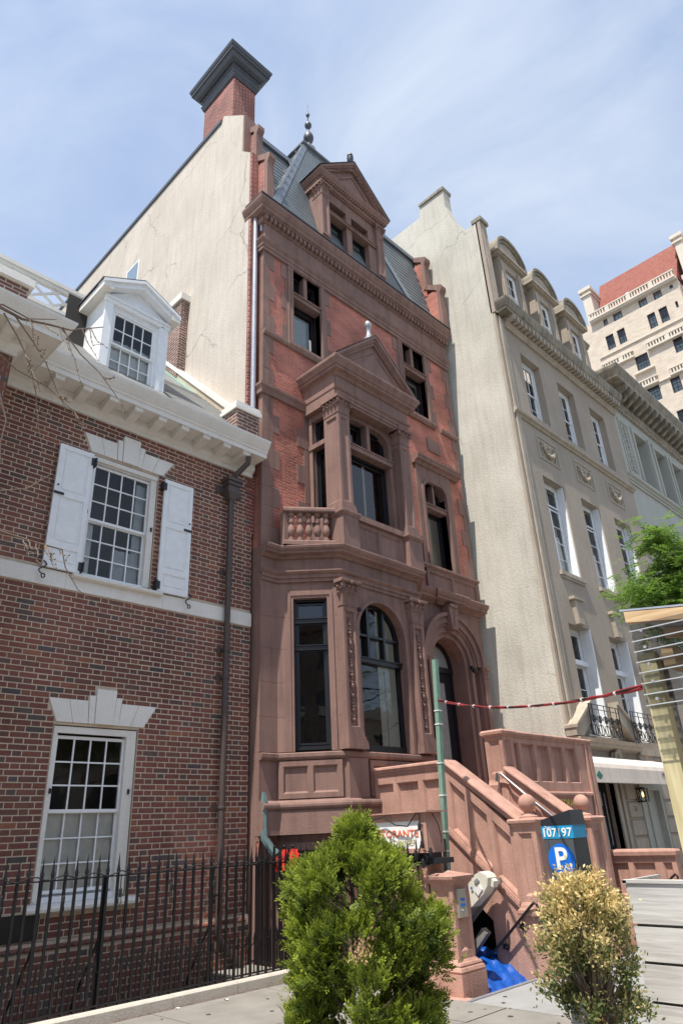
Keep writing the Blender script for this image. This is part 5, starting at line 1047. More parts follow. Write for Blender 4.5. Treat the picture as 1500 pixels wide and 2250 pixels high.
# gate pier with bell panel
GP=thing('gate_pier',(7.43,5.71,0),'panelled brownstone gate pier with steel bell panel beside the basement steps','pier')
a,b,y0,y1=7.27,7.59,5.55,5.87
pth=[(a,y1),(a,y0),(b,y0),(b,y1)]
q=MB(); q.box(a+.03,b-.03,y0+.03,y1-.03,.1,1.06); q.build('core',BROWN2,GP)
for fr,u0,u1 in ((side(a),-y1,-y0),(front(y0),a,b),(side(b-.0),-y1,-y0),(front(y1),a,b)):
    h=(u0+.055,u1-.055,.39,.99); q=MB(fr); q.wall(u0,u1,.30,1.06,[h],0,.0); q.build('face',BROWN2,GP,norm=False); panel(GP,fr,*h,0,.025,BROWN2)
for z0,z1,pr in ((-.02,.185,None),): q=MB(); q.box(a-.075,b+.075,y0-.075,y1+.075,z0-.2,.185); q.build('plinth',BROWN2,GP)
q=MB(); q.sweep([(-.15,.185),(.06,.185),(.072,.21),(.06,.24),(.045,.25),(.05,.265),(.04,.285),(.02,.29),(0,.315),(-.15,.315)],pth,closed=True); q.build('base_moulding',BROWN2,GP)
q=MB(); q.sweep([(-.15,1.05),(.0,1.05),(.012,1.07),(.03,1.08),(.03,1.10),(.055,1.115),(.06,1.145),(-.155,1.20)],pth,closed=True); q.build('cap',BROWN2,GP)
q=MB(front(y0)); q.box(7.325,7.485,0,.03,.72,1.01); BP=q.build('bell_panel',plain('brushed_steel',(.42,.40,.33),.4,.5),GP)
for i in range(2):
    for j in range(2): c=cyl(front(y0),7.385+i*.045,.90-j*.055,.018,.03,.034,12); c.build('blue_badge',BLUE,BP)
c=cyl(front(y0),7.385,.79,.012,.03,.05,10); c.build('bell_button',ALU,BP)
# lit sign box
SG=thing('sign_box',(7.35,6.4,1.2),'white restaurant sign with orange letters in a brown wooden box','sign')
SS=side(7.20)
q=MB(); q.box(7.215,7.52,5.80,7.08,1.40,1.85); q.build('box',BROWN2,SG)
q=MB(); q.box(7.15,7.57,5.74,7.14,1.85,1.868); q.build('lid',BROWN2,SG)
q=MB(SS); q.wall(-7.08,-5.80,1.40,1.85,[(-7.0,-5.90,1.45,1.76)],.0,.02); q.add([(-5.8,0,1.4),(-5.8,-.02,1.4),(-5.8,-.02,1.85),(-5.8,0,1.85)],[(0,1,2,3)]); q.build('frame',BROWN2,SG,norm=False)
q=MB(SS); q.add([(-7.0,-.012,1.45),(-5.90,-.012,1.45),(-5.90,-.012,1.76),(-7.0,-.012,1.76)],[(0,1,2,3)]); q.build('sign_face',SIGNW,SG,norm=False)
text('orange_lettering','RISTORANTE',.115,SS,-6.335,-.008,1.615,ORANGE,SG,ext=.002,sx=1.18,bold=.012); text('gold_lettering','DINNER',.095,SS,-6.17,-.008,1.515,PALEGOLD,SG,ext=.002,sx=1.1)
q=MB(); q.box(7.28,7.56,5.70,6.2,1.28,1.34).box(7.25,7.50,5.83,7.0,1.34,1.40); q.build('bracket_board',METERD,SG)
q=MB(); q.box(7.27,7.60,5.9,6.2,.0,1.27).box(7.27,7.6,6.85,7.05,.0,1.3); q.build('sign_pier',BROWN2,SG)
# green post with clips, cable bundle
GPo=thing('green_steel_post',(7.72,5.95,1.2),'slim pale green steel post carrying cables beside the stoop','post')
q=MB(); q.add([(7.685,5.92,1.0),(7.755,5.92,1.0),(7.755,5.98,1.0),(7.685,5.98,1.0),(7.815,5.87,3.84),(7.885,5.87,3.84),(7.885,5.93,3.84),(7.815,5.93,3.84)],[(0,3,2,1),(4,5,6,7),(0,1,5,4),(1,2,6,5),(2,3,7,6),(3,0,4,7)],raw=True); q.build('post',GREENP,GPo)
for z in (3.13,2.95,2.45,2.05,1.62,1.4):
    t=(z-1)/2.84; x=7.685+.13*t; y=5.92-.05*t; q=MB(); q.box(x-.008,x+.078,y-.008,y+.068,z-.008,z+.008); q.build('cable_tie',WHITEP,GPo)
def catenary(a,b,sag,n=24,wob=0,seed=0):
    r=random.Random(seed); A,B=Vector(a),Vector(b)
    return [tuple(A.lerp(B,i/n)+Vector((r.uniform(-wob,wob),r.uniform(-wob,wob),-sag*4*(i/n)*(1-i/n)+r.uniform(-wob,wob)))) for i in range(n+1)]
CB=thing('red_cable_bundle',(6.5,4,2.8),'sagging bundle of red cables strung from green post to wooden shelter','cable')
for k in range(4):
    q=MB(); o=.010*k; q.tube(catenary((7.83+.01*(k%2),5.90,3.28+o-.02),(5.02,1.98,2.49+o*.8),.10+.012*k,28,.006,k),.0085,6); q.build('cable',REDC if k!=2 else RUBBER,CB)
pc=catenary((7.83,5.90,3.275),(5.02,1.98,2.50),.115,28)
for i in (2,5,8,11,14,17,20,23,26): q=MB(); p=Vector(pc[i]); q.tube([p+Vector((-.006,-.008,0)),p+Vector((.006,.008,0))],.019,8); q.build('cable_tie',WHITEP,CB)
# stair lift, tarp
LF=thing('stair_lift',(8.2,5.85,.9),'ivory stair lift folded on its sloping rail above the basement steps','lift')
q=MB(side(8.14)); q.prism([(-5.96,.99),(-5.85,1.10),(-5.76,1.14),(-5.67,1.11),(-5.645,1.07),(-5.665,.98),(-5.74,.89),(-5.94,.74)],-.20,0); q.build('drive_unit',LIFTW,LF)
q=MB(side(8.13)); q.prism([(-5.955,.98),(-5.94,.75),(-6.14,.56),(-6.22,.62)],-.22,-.01); q.build('folded_platform',LIFTG,LF)
q=MB(side(8.125)); q.prism([(-5.855,.93),(-5.78,.995),(-5.735,.945),(-5.81,.87)],-.02,0); q.build('warning_label',SIGNW,LF)
q=MB(side(8.124)); q.prism([(-5.85,1.03),(-5.80,1.07),(-5.77,1.04),(-5.82,1.0)],-.02,0); q.build('data_plate',plain('plate_grey',(.25,.26,.25),.5),LF); c=cyl(side(8.124),-5.895,.955,.016,0,.003,12); c.build('blue_badge',BLUE,LF)
q=MB(side(8.2)); q.prism([(-5.63,1.06),(-5.60,1.03),(-5.62,.96),(-5.65,.98)],-.1,0); q.build('side_knob',LIFTW,LF)
q=MB(side(8.28)); q.prism([(-5.85,.445),(-5.92,.50),(-6.55,-.12),(-6.48,-.17)],-.10,0); q.build('guide_rail',LIFTG,LF)
q=MB(side(8.36)); q.prism([(-5.6,1.02),(-5.62,1.06),(-6.9,-.1),(-6.88,-.14)],-.05,0); q.build('track',LIFTG,LF)
tn=40; pts=[]; fc=[]; rr=random.Random(3)
for i in range(tn+1):
    for j in range(tn+1):
        y=5.31+1.3*i/tn; x=7.62+1.15*j/tn; s=i/tn
        z=-.10+.62*s-.25*s*s+.022*math.sin(x*17+y*9)+.012*math.sin(x*31-y*24)+.010*math.sin(x*13+y*37)-.45*max(0,.16-s)*1.2+rr.uniform(-.003,.003)
        pts.append((x,y,z))
fc=[(i*(tn+1)+j,i*(tn+1)+j+1,(i+1)*(tn+1)+j+1,(i+1)*(tn+1)+j) for i in range(tn) for j in range(tn)]
q=MB(); q.add(pts,fc,raw=True); o=q.build('tarpaulin',TARP,None,norm=False); tag(o,'crumpled bright blue tarpaulin spread over the basement steps','tarpaulin')
# red cloth on a rack behind the fence
RC=thing('red_cloth_rack',(7.05,8.28,0),'red cloth hung on a dark rack behind the iron fence','cloth')
pts=[];fc=[];n=30
for i in range(n+1):
    x=6.84+.50*i/n; y=8.25+.03*math.sin(i*1.9); t=[1.38,1.49,1.50,1.42][min(3,int(4*i/n))]; zt=1.385+.10*min(1,max(0,(i/n-.12)*4))-.05*(abs(i/n-.58)<.05)-.10*max(0,(i/n-.86)*7)+.006*math.sin(i*2.7); pts+=[(x,y-.03,1.22),(x,y,1.32),(x,y+.03,zt)]
    if i: b0=3*(i-1); fc+=[(b0,b0+3,b0+4,b0+1),(b0+1,b0+4,b0+5,b0+2)]
q=MB(); q.add(pts,fc,raw=True,smooth=True); q.build('cloth',RED,RC,norm=False)
for x in (6.88,7.06,7.22): q=MB(); q.tube([(x,8.30,-1.0),(x,8.30,1.50)],.014,8); q.ball((x,8.30,1.52),.022,8,6); q.build('rack_post',IRON,RC)

# ================================================================== IRON FENCE
def fence(name, loc, label, p0, p1, pitch=.125, dog=True, base=.12, top=1.335):
    T=thing(name,loc,label,'fence','iron fence runs')
    A,B=Vector(p0),Vector(p1); Ln=(B-A).length; t=(B-A).normalized(); nrm=Vector((-t.y,t.x))
    def bar(nm,z,h,w): q=MB(); a=A-nrm*w/2; b=A+nrm*w/2; c=B+nrm*w/2; d=B-nrm*w/2; q.plan([a,b,c,d],z,z+h); q.build(nm,IRON,T)
    bar('bottom_rail',base+.02,.014,.034); bar('top_rail',top-.008,.014,.036)
    pk=MB(); pk.box(-.013,.013,-.013,.013,base-.01,top+.05); pk.add([(-.017,-.017,top+.05),(.017,-.017,top+.05),(.017,.017,top+.05),(-.017,.017,top+.05),(-.009,-.009,top+.10),(.009,-.009,top+.10),(.009,.009,top+.10),(-.009,.009,top+.10),(0,0,top+.245)],[(0,3,2,1),(0,1,5,4),(1,2,6,5),(2,3,7,6),(3,0,4,7),(4,5,8),(5,6,8),(6,7,8),(7,4,8)]); pm=meshof(pk,'picket',IRON)
    dg=MB(); dg.box(-.006,.006,-.006,.006,base+.03,.50); dg.add([(-.022,0,.50),(.022,0,.50),(0,.008,.50),(0,-.008,.50),(0,0,.585),(0,0,.485)],[(0,3,4),(3,1,4),(1,2,4),(2,0,4),(0,5,3),(3,5,1),(1,5,2),(2,5,0)])
    for s in (-1,1): dg.tube([(s*.0,0,.50),(s*.018,0,.455),(s*.042,0,.435),(s*.06,0,.445)],.006,5)
    dgm=meshof(dg,'dog_bar',IRON); n=int(Ln/pitch); ang=math.atan2(t.y,t.x)
    for i in range(n+1):
        c=A+t*(i*pitch); o=piece('picket',pm,T,(c.x,c.y,0),rot=ang+random.uniform(-.05,.05)); o.rotation_euler[0]=random.uniform(-.006,.006); o.rotation_euler[1]=random.uniform(-.006,.006)
        if dog and i<n: c=A+t*((i+.5)*pitch); piece('dog_bar',dgm,T,(c.x,c.y,0),rot=ang)
    return T,A,t
T1,_,_=fence('iron_fence',(4,7.95,0),'long black iron picket fence on the stone kerb before the brick house',(2.2,7.95),(6.93,7.95))
for x in (3.47,4.18,5.62): 
    q=MB(); q.box(x-.016,x+.016,7.975,8.005,.10,1.33); q.build('brace_post',IRON,T1); q=MB(); q.tube([(x,7.99,.75),(x-.02,8.4,.15),(x-.02,8.55,-.2)],.014,6); q.build('back_stay',IRON,T1)
fence('iron_fence',(6.8,8.3,0),'short black iron fence between brick house and brownstone',(6.84,8.02),(6.84,8.74))
fence('iron_fence',(6.95,7,0),'black iron fence return hidden behind the clipped evergreen',(6.96,7.85),(7.2,5.95),dog=False)
# string of bulbs along the fence
SB=thing('string_lights',(4,7.95,1.3),'black string lights with clear bulbs tied along the iron fence','string lights')
pts=[]
for i in range(60): x=2.6+4.3*i/59; pts.append((x,7.93+.012*math.sin(i*2.1),1.36+.022*math.sin(i*1.37)))
q=MB(); q.tube(pts,.007,5); q.build('cable',RUBBER,SB)
for x,z in ((3.06,1.34),(3.70,1.29),(4.35,1.31),(5.0,1.32),(5.61,1.30)):
    q=MB(); q.tube([(x,7.93,1.35),(x,7.925,z-.10)],.006,5); q.lathe([(.016,z-.19),(.019,z-.17),(.019,z-.115),(.010,z-.10)],x,7.925,8); q.build('lamp_holder',RUBBER,SB); q=MB(); q.lathe([(.004,z-.27),(.016,z-.255),(.022,z-.23),(.017,z-.20),(.013,z-.19)],x,7.925,10); q.build('bulb',BULB,SB)
SB2=thing('sign_string_lights',(7.2,6.2,1.6),'tangle of black string lights draped round the sign box','string lights')
q=MB(); q.tube([(7.17,7.05,1.70),(7.16,7.0,1.80),(7.15,6.8,1.78),(7.15,6.45,1.82),(7.15,6.25,1.72),(7.15,6.05,1.70),(7.14,5.9,1.84),(7.14,5.84,1.84)],.008,5); q.tube([(7.14,5.84,1.84),(7.15,5.86,1.7),(7.15,5.84,1.55),(7.15,5.9,1.42),(7.15,5.95,1.30),(7.15,5.85,1.24),(7.15,5.78,1.35),(7.15,5.85,1.43),(7.2,5.72,1.40),(7.2,5.74,1.28),(7.2,5.9,1.26)],.008,5); q.tube([(7.3,5.77,1.84),(7.38,5.75,1.7),(7.42,5.75,1.55),(7.40,5.75,1.5)],.006,5); q.build('cable',RUBBER,SB2)
for y,z in ((7.05,1.68),(5.86,1.70),(5.84,1.50),(5.72,1.42),(5.95,1.40),(5.85,1.30)): q=MB(); q.lathe([(.018,z-.05),(.021,z-.03),(.021,z+.02),(.011,z+.04)],7.145,y,8); q.build('lamp_holder',RUBBER,SB2)

# ================================================================== TAN STUCCO HOUSE
H3=thing('tan_house',(17,7,0),'tan stucco townhouse with pale cracked side wall, arched dormers and French windows','house')
F3=front(7.0); X0,X1=13.5,20.6
C3=[(14.60,15.62),(16.60,17.62),(18.60,19.62)]
HT=[(a,b,11.5,13.5) for a,b in C3]; HMd=[(a-.05,b,7.06,9.64) for a,b in C3]; HG=[(a-.16,b-.16,3.32,5.78) for a,b in C3]
q=MB(F3); q.wall(X0+.02,X1,-1,14.3,HT+HMd+HG+[(14.2,15.1,-.2,2.45),(16.3,17.36,0,2.4)],0,.34); q.build('front_wall',TAN,H3,norm=False)
S3=side(X0)
q=MB(S3); q.prism([(-7.04,-1.2),(-7.04,17.7),(-7.42,17.7),(-7.86,18.55),(-7.99,19.2),(-7.99,19.90),(-8.91,19.93),(-8.96,19.5),(-22,19.5),(-22,-1.2)],-.35,0); SWl=q.build('side_wall',CREAM2,H3)
q=MB(S3); q.prism([(-7.97,19.90),(-8.93,19.93),(-8.93,20.02),(-7.95,20.02)],-.4,.05); q.build('chimney_coping',DIRTY,SWl)
q=MB(); q.box(13.50,13.84,6.94,7.08,14.3,17.72); q.build('front_parapet',TAN,H3)
q=MB(); q.box(13.48,13.9,6.88,7.2,17.72,17.86); q.build('parapet_cap',DIRTY,H3)
for a,b,d in ((13.502,13.60,.03),(13.66,13.76,.06),(13.80,13.89,.045)): q=MB(F3); q.box(a,b,-.05,d,3.3,14.25); q.build('edge_strip',TANTRIM,H3)
for a,b in ((13.6,13.7),(13.74,13.82)): q=MB(F3); q.box(a,b,-.05,-.0+.07,14.3,17.7); q.build('edge_strip',TANTRIM,H3)
for a,b,c,e in HT:
    sash(H3,F3,a+.0,b,c,e,-.20,WHITE,[(a+.09,b-.09,(c+e)/2-.02,e-.09,3,2,.03),(a+.09,b-.09,c+.06,(c+e)/2+.03,3,2,.066)],fw=.09,glassm=GLASS2,blind=[(a+.1,a+.5,c+.06,e-.1,CURTAIN)])
for i,(a,b,c,e) in enumerate(HMd):
    sash(H3,F3,a,b,c,e,-.21,WHITE,[(a+.07,b-.07,e-.62,e-.07,2,1,.02),(a+.07,(a+b)/2,c+.05,e-.68,1,4,.02),((a+b)/2,b-.07,c+.05,e-.68,1,4,.03)],fw=.07,glassm=GLASS2,blind=[(a+.1,b-.1,c+.06,c+1.2,CURTAIN)])
    q=MB(F3); q.box(b-.03,b-.001,-.20,-.03,c,e).box(a+.001,a+.03,-.20,-.03,c,e); q.build('window_lining',WHITE,H3)
    q=MB(F3); q.box(a-.06,b+.08,-.2,.07,c-.10,c).box(a-.03,b+.05,-.2,.04,c-.16,c-.10); q.build('window_sill',TANTRIM,H3)
for (a,b,c,e) in HG:
    sash(H3,F3,a,b,c,e,-.26,WHITE,[(a+.09,b-.09,e-.75,e-.1,2,1,.02),(a+.09,(a+b)/2,c+.05,e-.86,1,3,.02),((a+b)/2,b-.09,c+.05,e-.86,1,3,.03)],fw=.09,glassm=GLASS2,blind=[(a+.1,a+.45,c+.06,e-.9,CURTAIN)])
    q=MB(F3); q.box(b-.045,b-.001,-.25,.012,c,e).box(a+.05,b-.05,-.27,-.17,e-.86,e-.75); q.build('window_lining',WHITE,H3)
    m_=(a+b)/2; q=MB(F3); q.prism([(m_-.13,e+.03),(m_+.13,e+.03),(m_+.19,e+.60),(m_-.19,e+.60)],-.05,.10); q.build('keystone',TANTRIM,H3); q=MB(F3); q.box(m_-.25,m_+.25,-.05,.14,e+.60,e+.67); q.build('keystone_cap',TANTRIM,H3)
q=MB(); q.sweep([(-.1,11.08),(.04,11.08),(.06,11.12),(.12,11.15),(.13,11.21),(.11,11.24),(-.1,11.27)],[(13.6,7.0),(X1,7.0)]); q.build('belt_course',TANTRIM,H3)
for i in range(3):
    a=14.60+1.98*i; b=a+1.05; q=MB(F3); q.strip([(a+.04,10.21),(b-.04,10.21),(b-.04,10.81),(a+.04,10.81),(a+.04,10.21)],[(a,10.17),(b,10.17),(b,10.85),(a,10.85),(a,10.17)],-.03,.02); RP=q.build('relief_panel',TANTRIM,H3)
    q=MB(F3); n=16
    for k in range(n+1):
        t=k/n; u=a+.22+.62*t; z=10.62-.26*math.sin(math.pi*t); r=.035+.035*math.sin(math.pi*t); q.ball(F3.p(u,.03,z),r,8,6,(1,.8,1)); q.ball(F3.p(u+random.uniform(-.02,.02),.06,z-random.uniform(0,.04)),r*.6,6,5)
    for u in (a+.20,b-.20):
        q.ball(F3.p(u,.03,10.66),.05,8,6)
        for k in range(5): q.ball(F3.p(u+(.04 if u>a+.5 else -.04)*math.sin(k),.02,10.60-.07*k),.03-.002*k,7,5,(1,.7,1.4))
    q.ball(F3.p((a+b)/2,.02,10.62),.06,10,7); q.build('swag',TANTRIM,RP,kind='stuff')
# cornice
q=MB(); q.sweep([(-.1,14.02),(.06,14.02),(.08,14.06),(.12,14.10),(.14,14.14),(-.1,14.14)],[(13.9,7.0),(X1+.02,7.0)]); q.build('bed_moulding',TANTRIM,H3)
q=MB(); q.sweep([(-.3,14.32),(.32,14.32),(.32,14.40),(.35,14.42),(.39,14.50),(.42,14.58),(.43,14.64),(-.3,14.70)],[(13.93,7.3),(13.93,7.0),(X1+.02,7.0)]); CN=q.build('cornice',DIRTY,H3)
q=MB(F3); q.box(13.93,X1+.02,-.1,.13,14.14,14.32); q.build('modillion_band',TANTRIM,CN)
md=MB(); md.box(-.055,.055,-.20,0,0,.15); MDM=meshof(md,'modillion',TANTRIM)
for i in range(33): piece('modillion',MDM,CN,(14.02+i*.2,6.87,14.165))
# attic with arched dormers
q=MB(front(7.30)); q.wall(13.8,X1-.1,14.6,16.95,[(c-.32,c+.32,15.0,16.7) for c in (15.02,16.97,18.95)],0,.2); q.build('attic_wall',TAN,H3,norm=False)
q=MB(); q.sweep([(-.3,16.9),(.05,16.9),(.07,16.95),(.12,17.0),(.13,17.06),(-.3,17.1)],[(13.8,7.3),(X1-.1,7.3)]); q.build('attic_coping',DIRTY,H3)
q=MB(); q.add([(13.7,7.35,17.0),(20.5,7.35,17.0),(20.5,8.4,18.6),(13.7,8.4,18.6),(20.5,14,18.9),(13.7,14,18.9)],[(0,1,2,3),(3,2,4,5)],raw=True); q.build('roof',SLATE,H3,norm=False)
for c in (15.02,16.97,18.95):
    fd=front(7.02); q=MB(fd); q.wall(c-.60,c+.60,14.66,17.12,[(c-.32,c+.32,15.0,16.7)],0,.15); q.add([(c-.6,0,14.66),(c-.6,-1.2,14.66),(c-.6,-1.2,17.12),(c-.6,0,17.12)],[(0,1,2,3)]); q.box(c-.56,c-.38,0,.04,14.7,16.9).box(c+.38,c+.56,0,.04,14.7,16.9)
    DMx=q.build('dormer',TAN,H3,norm=False)
    sash(H3,fd,c-.32,c+.32,15.0,16.7,-.08,WHITE,[(c-.26,c+.26,15.85,16.64,2,2,.02),(c-.26,c+.26,15.05,15.88,2,2,.05)],fw=.06,glassm=GLASS2,blind=[(c-.2,c+.2,15.1,15.9,CURTAIN)])
    A1=arc(c,16.62,.98,140,40,18); h=.52/ (math.sin(R(90))-math.sin(R(40))) if 0 else 1
    base=17.14
    def seg(rise,wd): return [(c+wd*math.cos(R(180-180*k/18)), base+rise*math.sin(R(180*k/18))) for k in range(19)]
    q=MB(fd); q.prism(seg(.66,.70),-.6,.05); q.build('tympanum',TANTRIM,DMx)
    for r0,w0,r1,w1,d in ((.60,.66,.70,.76,.10),(.70,.76,.80,.83,.16)): q=MB(fd); q.strip(seg(r0,w0),seg(r1,w1),-.7,d); q.build('arched_moulding',DIRTY,DMx)
    q=MB(fd); q.box(c-.74,c+.74,-.2,.10,17.02,17.08).box(c-.83,c+.83,-.2,.15,17.08,17.16); q.build('dormer_cornice',TANTRIM,DMx)
# entrance: awning, door, canopy, balcony rail, lantern, rustication
AWg=thing('canvas_awning',(15.3,6.55,2.3),'off-white canvas awning with green diamond over the neighbouring entrance','awning')
ya=6.55; prof=[(0,2.34),(0,2.62),(-.02,2.70),(-.08,2.77),(-.2,2.84),(-.42,2.90),(-.44,2.87),(-.2,2.81),(-.09,2.74),(-.035,2.68),(-.018,2.6),(-.018,2.34)]
q=MB(front(ya)); q.sidep(prof,13.42,17.3); q.build('canvas',CANVAS,AWg)
q=MB(front(ya)); q.sidep([(.002,2.345),(.002,2.395),(.005,2.395),(.005,2.345)],13.42,17.3); q.build('hem',CANVAS,AWg)
q=MB(front(ya)); q.prism([(13.62,2.56),(13.75,2.47),(13.62,2.38),(13.49,2.47)],.001,.004); q.build('green_diamond',GREEN,AWg)
text('lettering','M',.2,front(ya),16.72,.003,2.52,BLACK,AWg,ext=.001)
q=MB(); q.tube([(13.42,6.58,2.35),(17.3,6.58,2.35)],.015,6); q.build('front_bar',ALU,AWg)
fd=front(7.18)
q=MB(fd); q.box(14.2,15.1,-.06,0,-.2,2.45); D3=q.build('door',BLACK,H3)
for a,b,c,e in ((14.58,14.80,1.95,2.22),(14.58,14.80,.55,1.75),(14.93,14.97,1.2,2.2)): q=MB(fd); q.add([(a,.004,c),(b,.004,c),(b,.004,e),(a,.004,e)],[(0,1,2,3)]); q.build('pane',plain('frosted_pane',(.45,.46,.42),.3),D3,norm=False)
c=cyl(fd,14.83,1.1,.03,0,.06,10); c.build('door_knob',GOLD,D3)
q=MB(F3); q.box(15.1,15.24,-.1,.03,-.2,2.5).box(15.3,15.42,-.1,.05,-.2,2.5); q.build('door_jamb',TANTRIM,H3)
for z0,z1 in ((.3,.62),(.65,.97),(1.0,1.31),(1.34,1.66),(1.69,2.02),(2.05,2.4)):
    for a,b in ((15.55,16.2),(17.42,18.1)): q=MB(F3); q.add([(a,0,z0),(b,0,z0),(b,0,z1),(a,0,z1),(a+.025,.045,z0+.025),(b-.025,.045,z0+.025),(b-.025,.045,z1-.025),(a+.025,.045,z1-.025)],[(0,1,5,4),(1,2,6,5),(2,3,7,6),(3,0,4,7),(4,5,6,7)]); q.build('rusticated_block',TANTRIM,H3)
text('house_number','36',.16,F3,15.86,.047,1.87,DIRTY,H3)
q=MB(F3); q.box(16.3,17.36,-.1,-.08,0,2.4); q.build('side_door',PALE,H3); q=MB(F3); q.box(16.24,17.4,-.05,.06,2.25,2.42).box(16.24,16.32,-.1,.05,0,2.25).box(17.3,17.4,-.1,.05,0,2.25).box(16.8,16.84,-.1,-.05,0,2.25); q.build('side_door_frame',PALE,H3)
LT=thing('wall_lantern',(16.1,6.85,2.1),'small black wall lantern glowing beside the neighbouring doorway','lantern')
q=MB(); 
for x in (16.02,16.18):
    for y in (6.76,6.92): q.box(x-.012,x+.012,y-.012,y+.012,2.02,2.26)
q.box(16.0,16.2,6.74,6.94,2.0,2.025).box(16.0,16.2,6.74,6.94,2.255,2.28).box(16.05,16.15,6.79,6.89,2.28,2.30).box(16.07,16.13,6.9,6.96,2.05,2.2); q.build('cage',IRON,LT)
q=MB(); q.lathe([(.01,2.10),(.022,2.13),(.02,2.17),(.004,2.21)],16.1,6.84,8); q.build('bulb',SCONCE,LT)
q=MB(); q.sweep([(-.1,3.02),(.02,3.02),(.06,3.05),(.20,3.09),(.20,3.15),(.25,3.17),(.27,3.22),(-.1,3.27)],[(13.52,7.0),(16.55,7.0)]); q.build('door_canopy',TANTRIM,H3)
for sgn,ux,vx in ((1,13.50,14.42),(-1,16.55,15.62)):
    q=MB(F3); q.prism([(ux,3.25),(ux,3.40),(vx,4.02),(vx,3.86),(vx-sgn*.25,3.86) if 0 else (vx,3.70),(ux+sgn*.3,3.25)],-.05,.20); q.prism([(ux-sgn*.02,3.40),(ux-sgn*.02,3.46),(vx,4.09),(vx,4.02)],-.05,.25); q.build('broken_pediment',TANTRIM,H3)
q=MB(); pts=[]
for i in range(26): t=i/25; a=R(90)+R(700)*t; r=.17*(1-.85*t); pts.append((15.28-r*math.cos(a)*1.0,6.86,2.90+r*math.sin(a)))
q.tube(pts,.035,8,r2=.02); q.tube([(x,6.93,z) for x,y,z in pts],.035,8,r2=.02); q.build('scroll_bracket',TANTRIM,H3)
q=MB(F3); q.box(16.6,X1,-.05,.10,3.0,3.12).box(16.6,X1,-.05,.05,2.9,3.0); q.build('belt_course',TANTRIM,H3)
BR=thing('balcony_railing',(15,6.8,3.3),'black wrought-iron scroll railing in front of the tall ground-floor windows','railing')
def scroll_rail(xa,xb,y,z0,z1,parent):
    q=MB(); q.box(xa,xb,y-.012,y+.012,z1-.012,z1).box(xa,xb,y-.012,y+.012,z0,z0+.012).box(xa,xa+.016,y-.01,y+.01,z0,z1).box(xb-.016,xb,y-.01,y+.01,z0,z1).box(xa,xb,y-.01,y+.01,z1-.11,z1-.10); q.build('frame',IRON,parent)
    n=max(2,round((xb-xa)/.3)); w=(xb-xa)/n
    for i in range(n):
        c=xa+w*(i+.5); q=MB()
        for s in (-1,1):
            q.tube([(c+s*(w*.42)*math.cos(a),y,z0+.12+.11*math.sin(a)) for a in [R(-90+k*20) for k in range(10)]],.010,5)
            q.tube([(c+s*(.02+r*math.cos(a)),y,z0+.33+r*math.sin(a)) for a,r in [(R(k*40),.10*(1-k/16)) for k in range(13)]],.010,5)
        q.box(c-.007,c+.007,y-.007,y+.007,z0,z1); q.build('scrollwork',IRON,parent)
scroll_rail(14.1,15.5,6.74,3.27,3.92,BR); scroll_rail(16.1,17.5,6.74,3.27,3.92,BR)
# low brownstone area wall by the neighbouring house
LWl=thing('low_area_wall',(13.4,6,0),'low panelled brownstone wall with end pier by the neighbouring entrance','wall')
SLw=side(13.3); hsl=[(-6.56,-6.18,.45,.97),(-6.10,-5.70,.45,.97),(-5.56,-5.40,.45,.97)]
q=MB(SLw); q.wall(-6.66,-5.33,-.3,1.05,hsl,0,0); q.build('wall_face',BROWN2,LWl,norm=False)
for h in hsl: panel(LWl,SLw,*h,0,.05,BROWN2)
q=MB(); q.box(13.36,13.49,5.33,6.66,-.3,1.05); q.build('core',BROWN2,LWl); q=MB(); q.box(13.301,13.49,5.325,5.36,-.3,1.05); q.build('end_face',BROWN2,LWl)
q=MB(); q.sweep([(-.22,1.04),(.015,1.04),(.02,1.07),(.045,1.08),(.05,1.14),(.03,1.17),(-.22,1.18)],[(13.3,6.66),(13.3,5.33),(13.49,5.33)]); q.build('coping',BROWN2,LWl)
q=MB(); q.tube([(13.24,5.9,.45),(13.24,5.58,.62),(13.24,5.42,.75),(13.24,5.36,.79),(13.24,5.33,.76),(13.24,5.34,.60),(13.24,5.45,.58)],.018,8); o=q.build('curled_handrail',IRON); tag(o,'short curled black handrail on the low brownstone wall','handrail')

# ================================================================== PALE HOUSE
H4=thing('pale_house',(24.5,7,0),'pale limestone house with heavy bracketed cornice at the right edge','house')
HP=[(22.08,23.30,12.05,14.06),(23.84,25.0,12.05,14.06),(25.46,26.6,12.05,14.06),(27.1,28.2,12.05,14.06),(21.95,23.12,7.9,10.3),(24.3,25.5,7.9,10.3),(26.7,27.9,7.9,10.3),(21.95,23.12,3.4,6.2)]
q=MB(F3); q.wall(X1+.003,31,-1,14.9,HP,-.03,.5); q.build('front_wall',PALE,H4,norm=False)
for a,b,c,e in HP: sash(H4,F3,a,b,c,e,-.45,plain('stone_frame',(.42,.40,.33),.7),[(a+.1,(a+b)/2,c+.05,e-.1,1,1,.02),((a+b)/2,b-.1,c+.05,e-.1,1,1,.03)],fw=.10,blind=[(a+.3,b-.12,c+.1,e-.12,BLIND)])
for i,(a,b,c,e) in enumerate(HP[:4]):
    q=MB(F3); q.box(a-.14,a-.02,-.05,.02,c-.05,e+.08).box(b+.02,b+.14,-.05,.02,c-.05,e+.08); q.build('window_pilaster',PALE,H4)
q=MB(F3); q.strip([(20.98,12.08),(21.62,12.08),(21.62,14.02),(20.98,14.02),(20.98,12.08)],[(20.9,12.0),(21.7,12.0),(21.7,14.1),(20.9,14.1),(20.9,12.0)],-.04,.0); RPp=q.build('relief_panel',PALE,H4)
q=MB(F3)
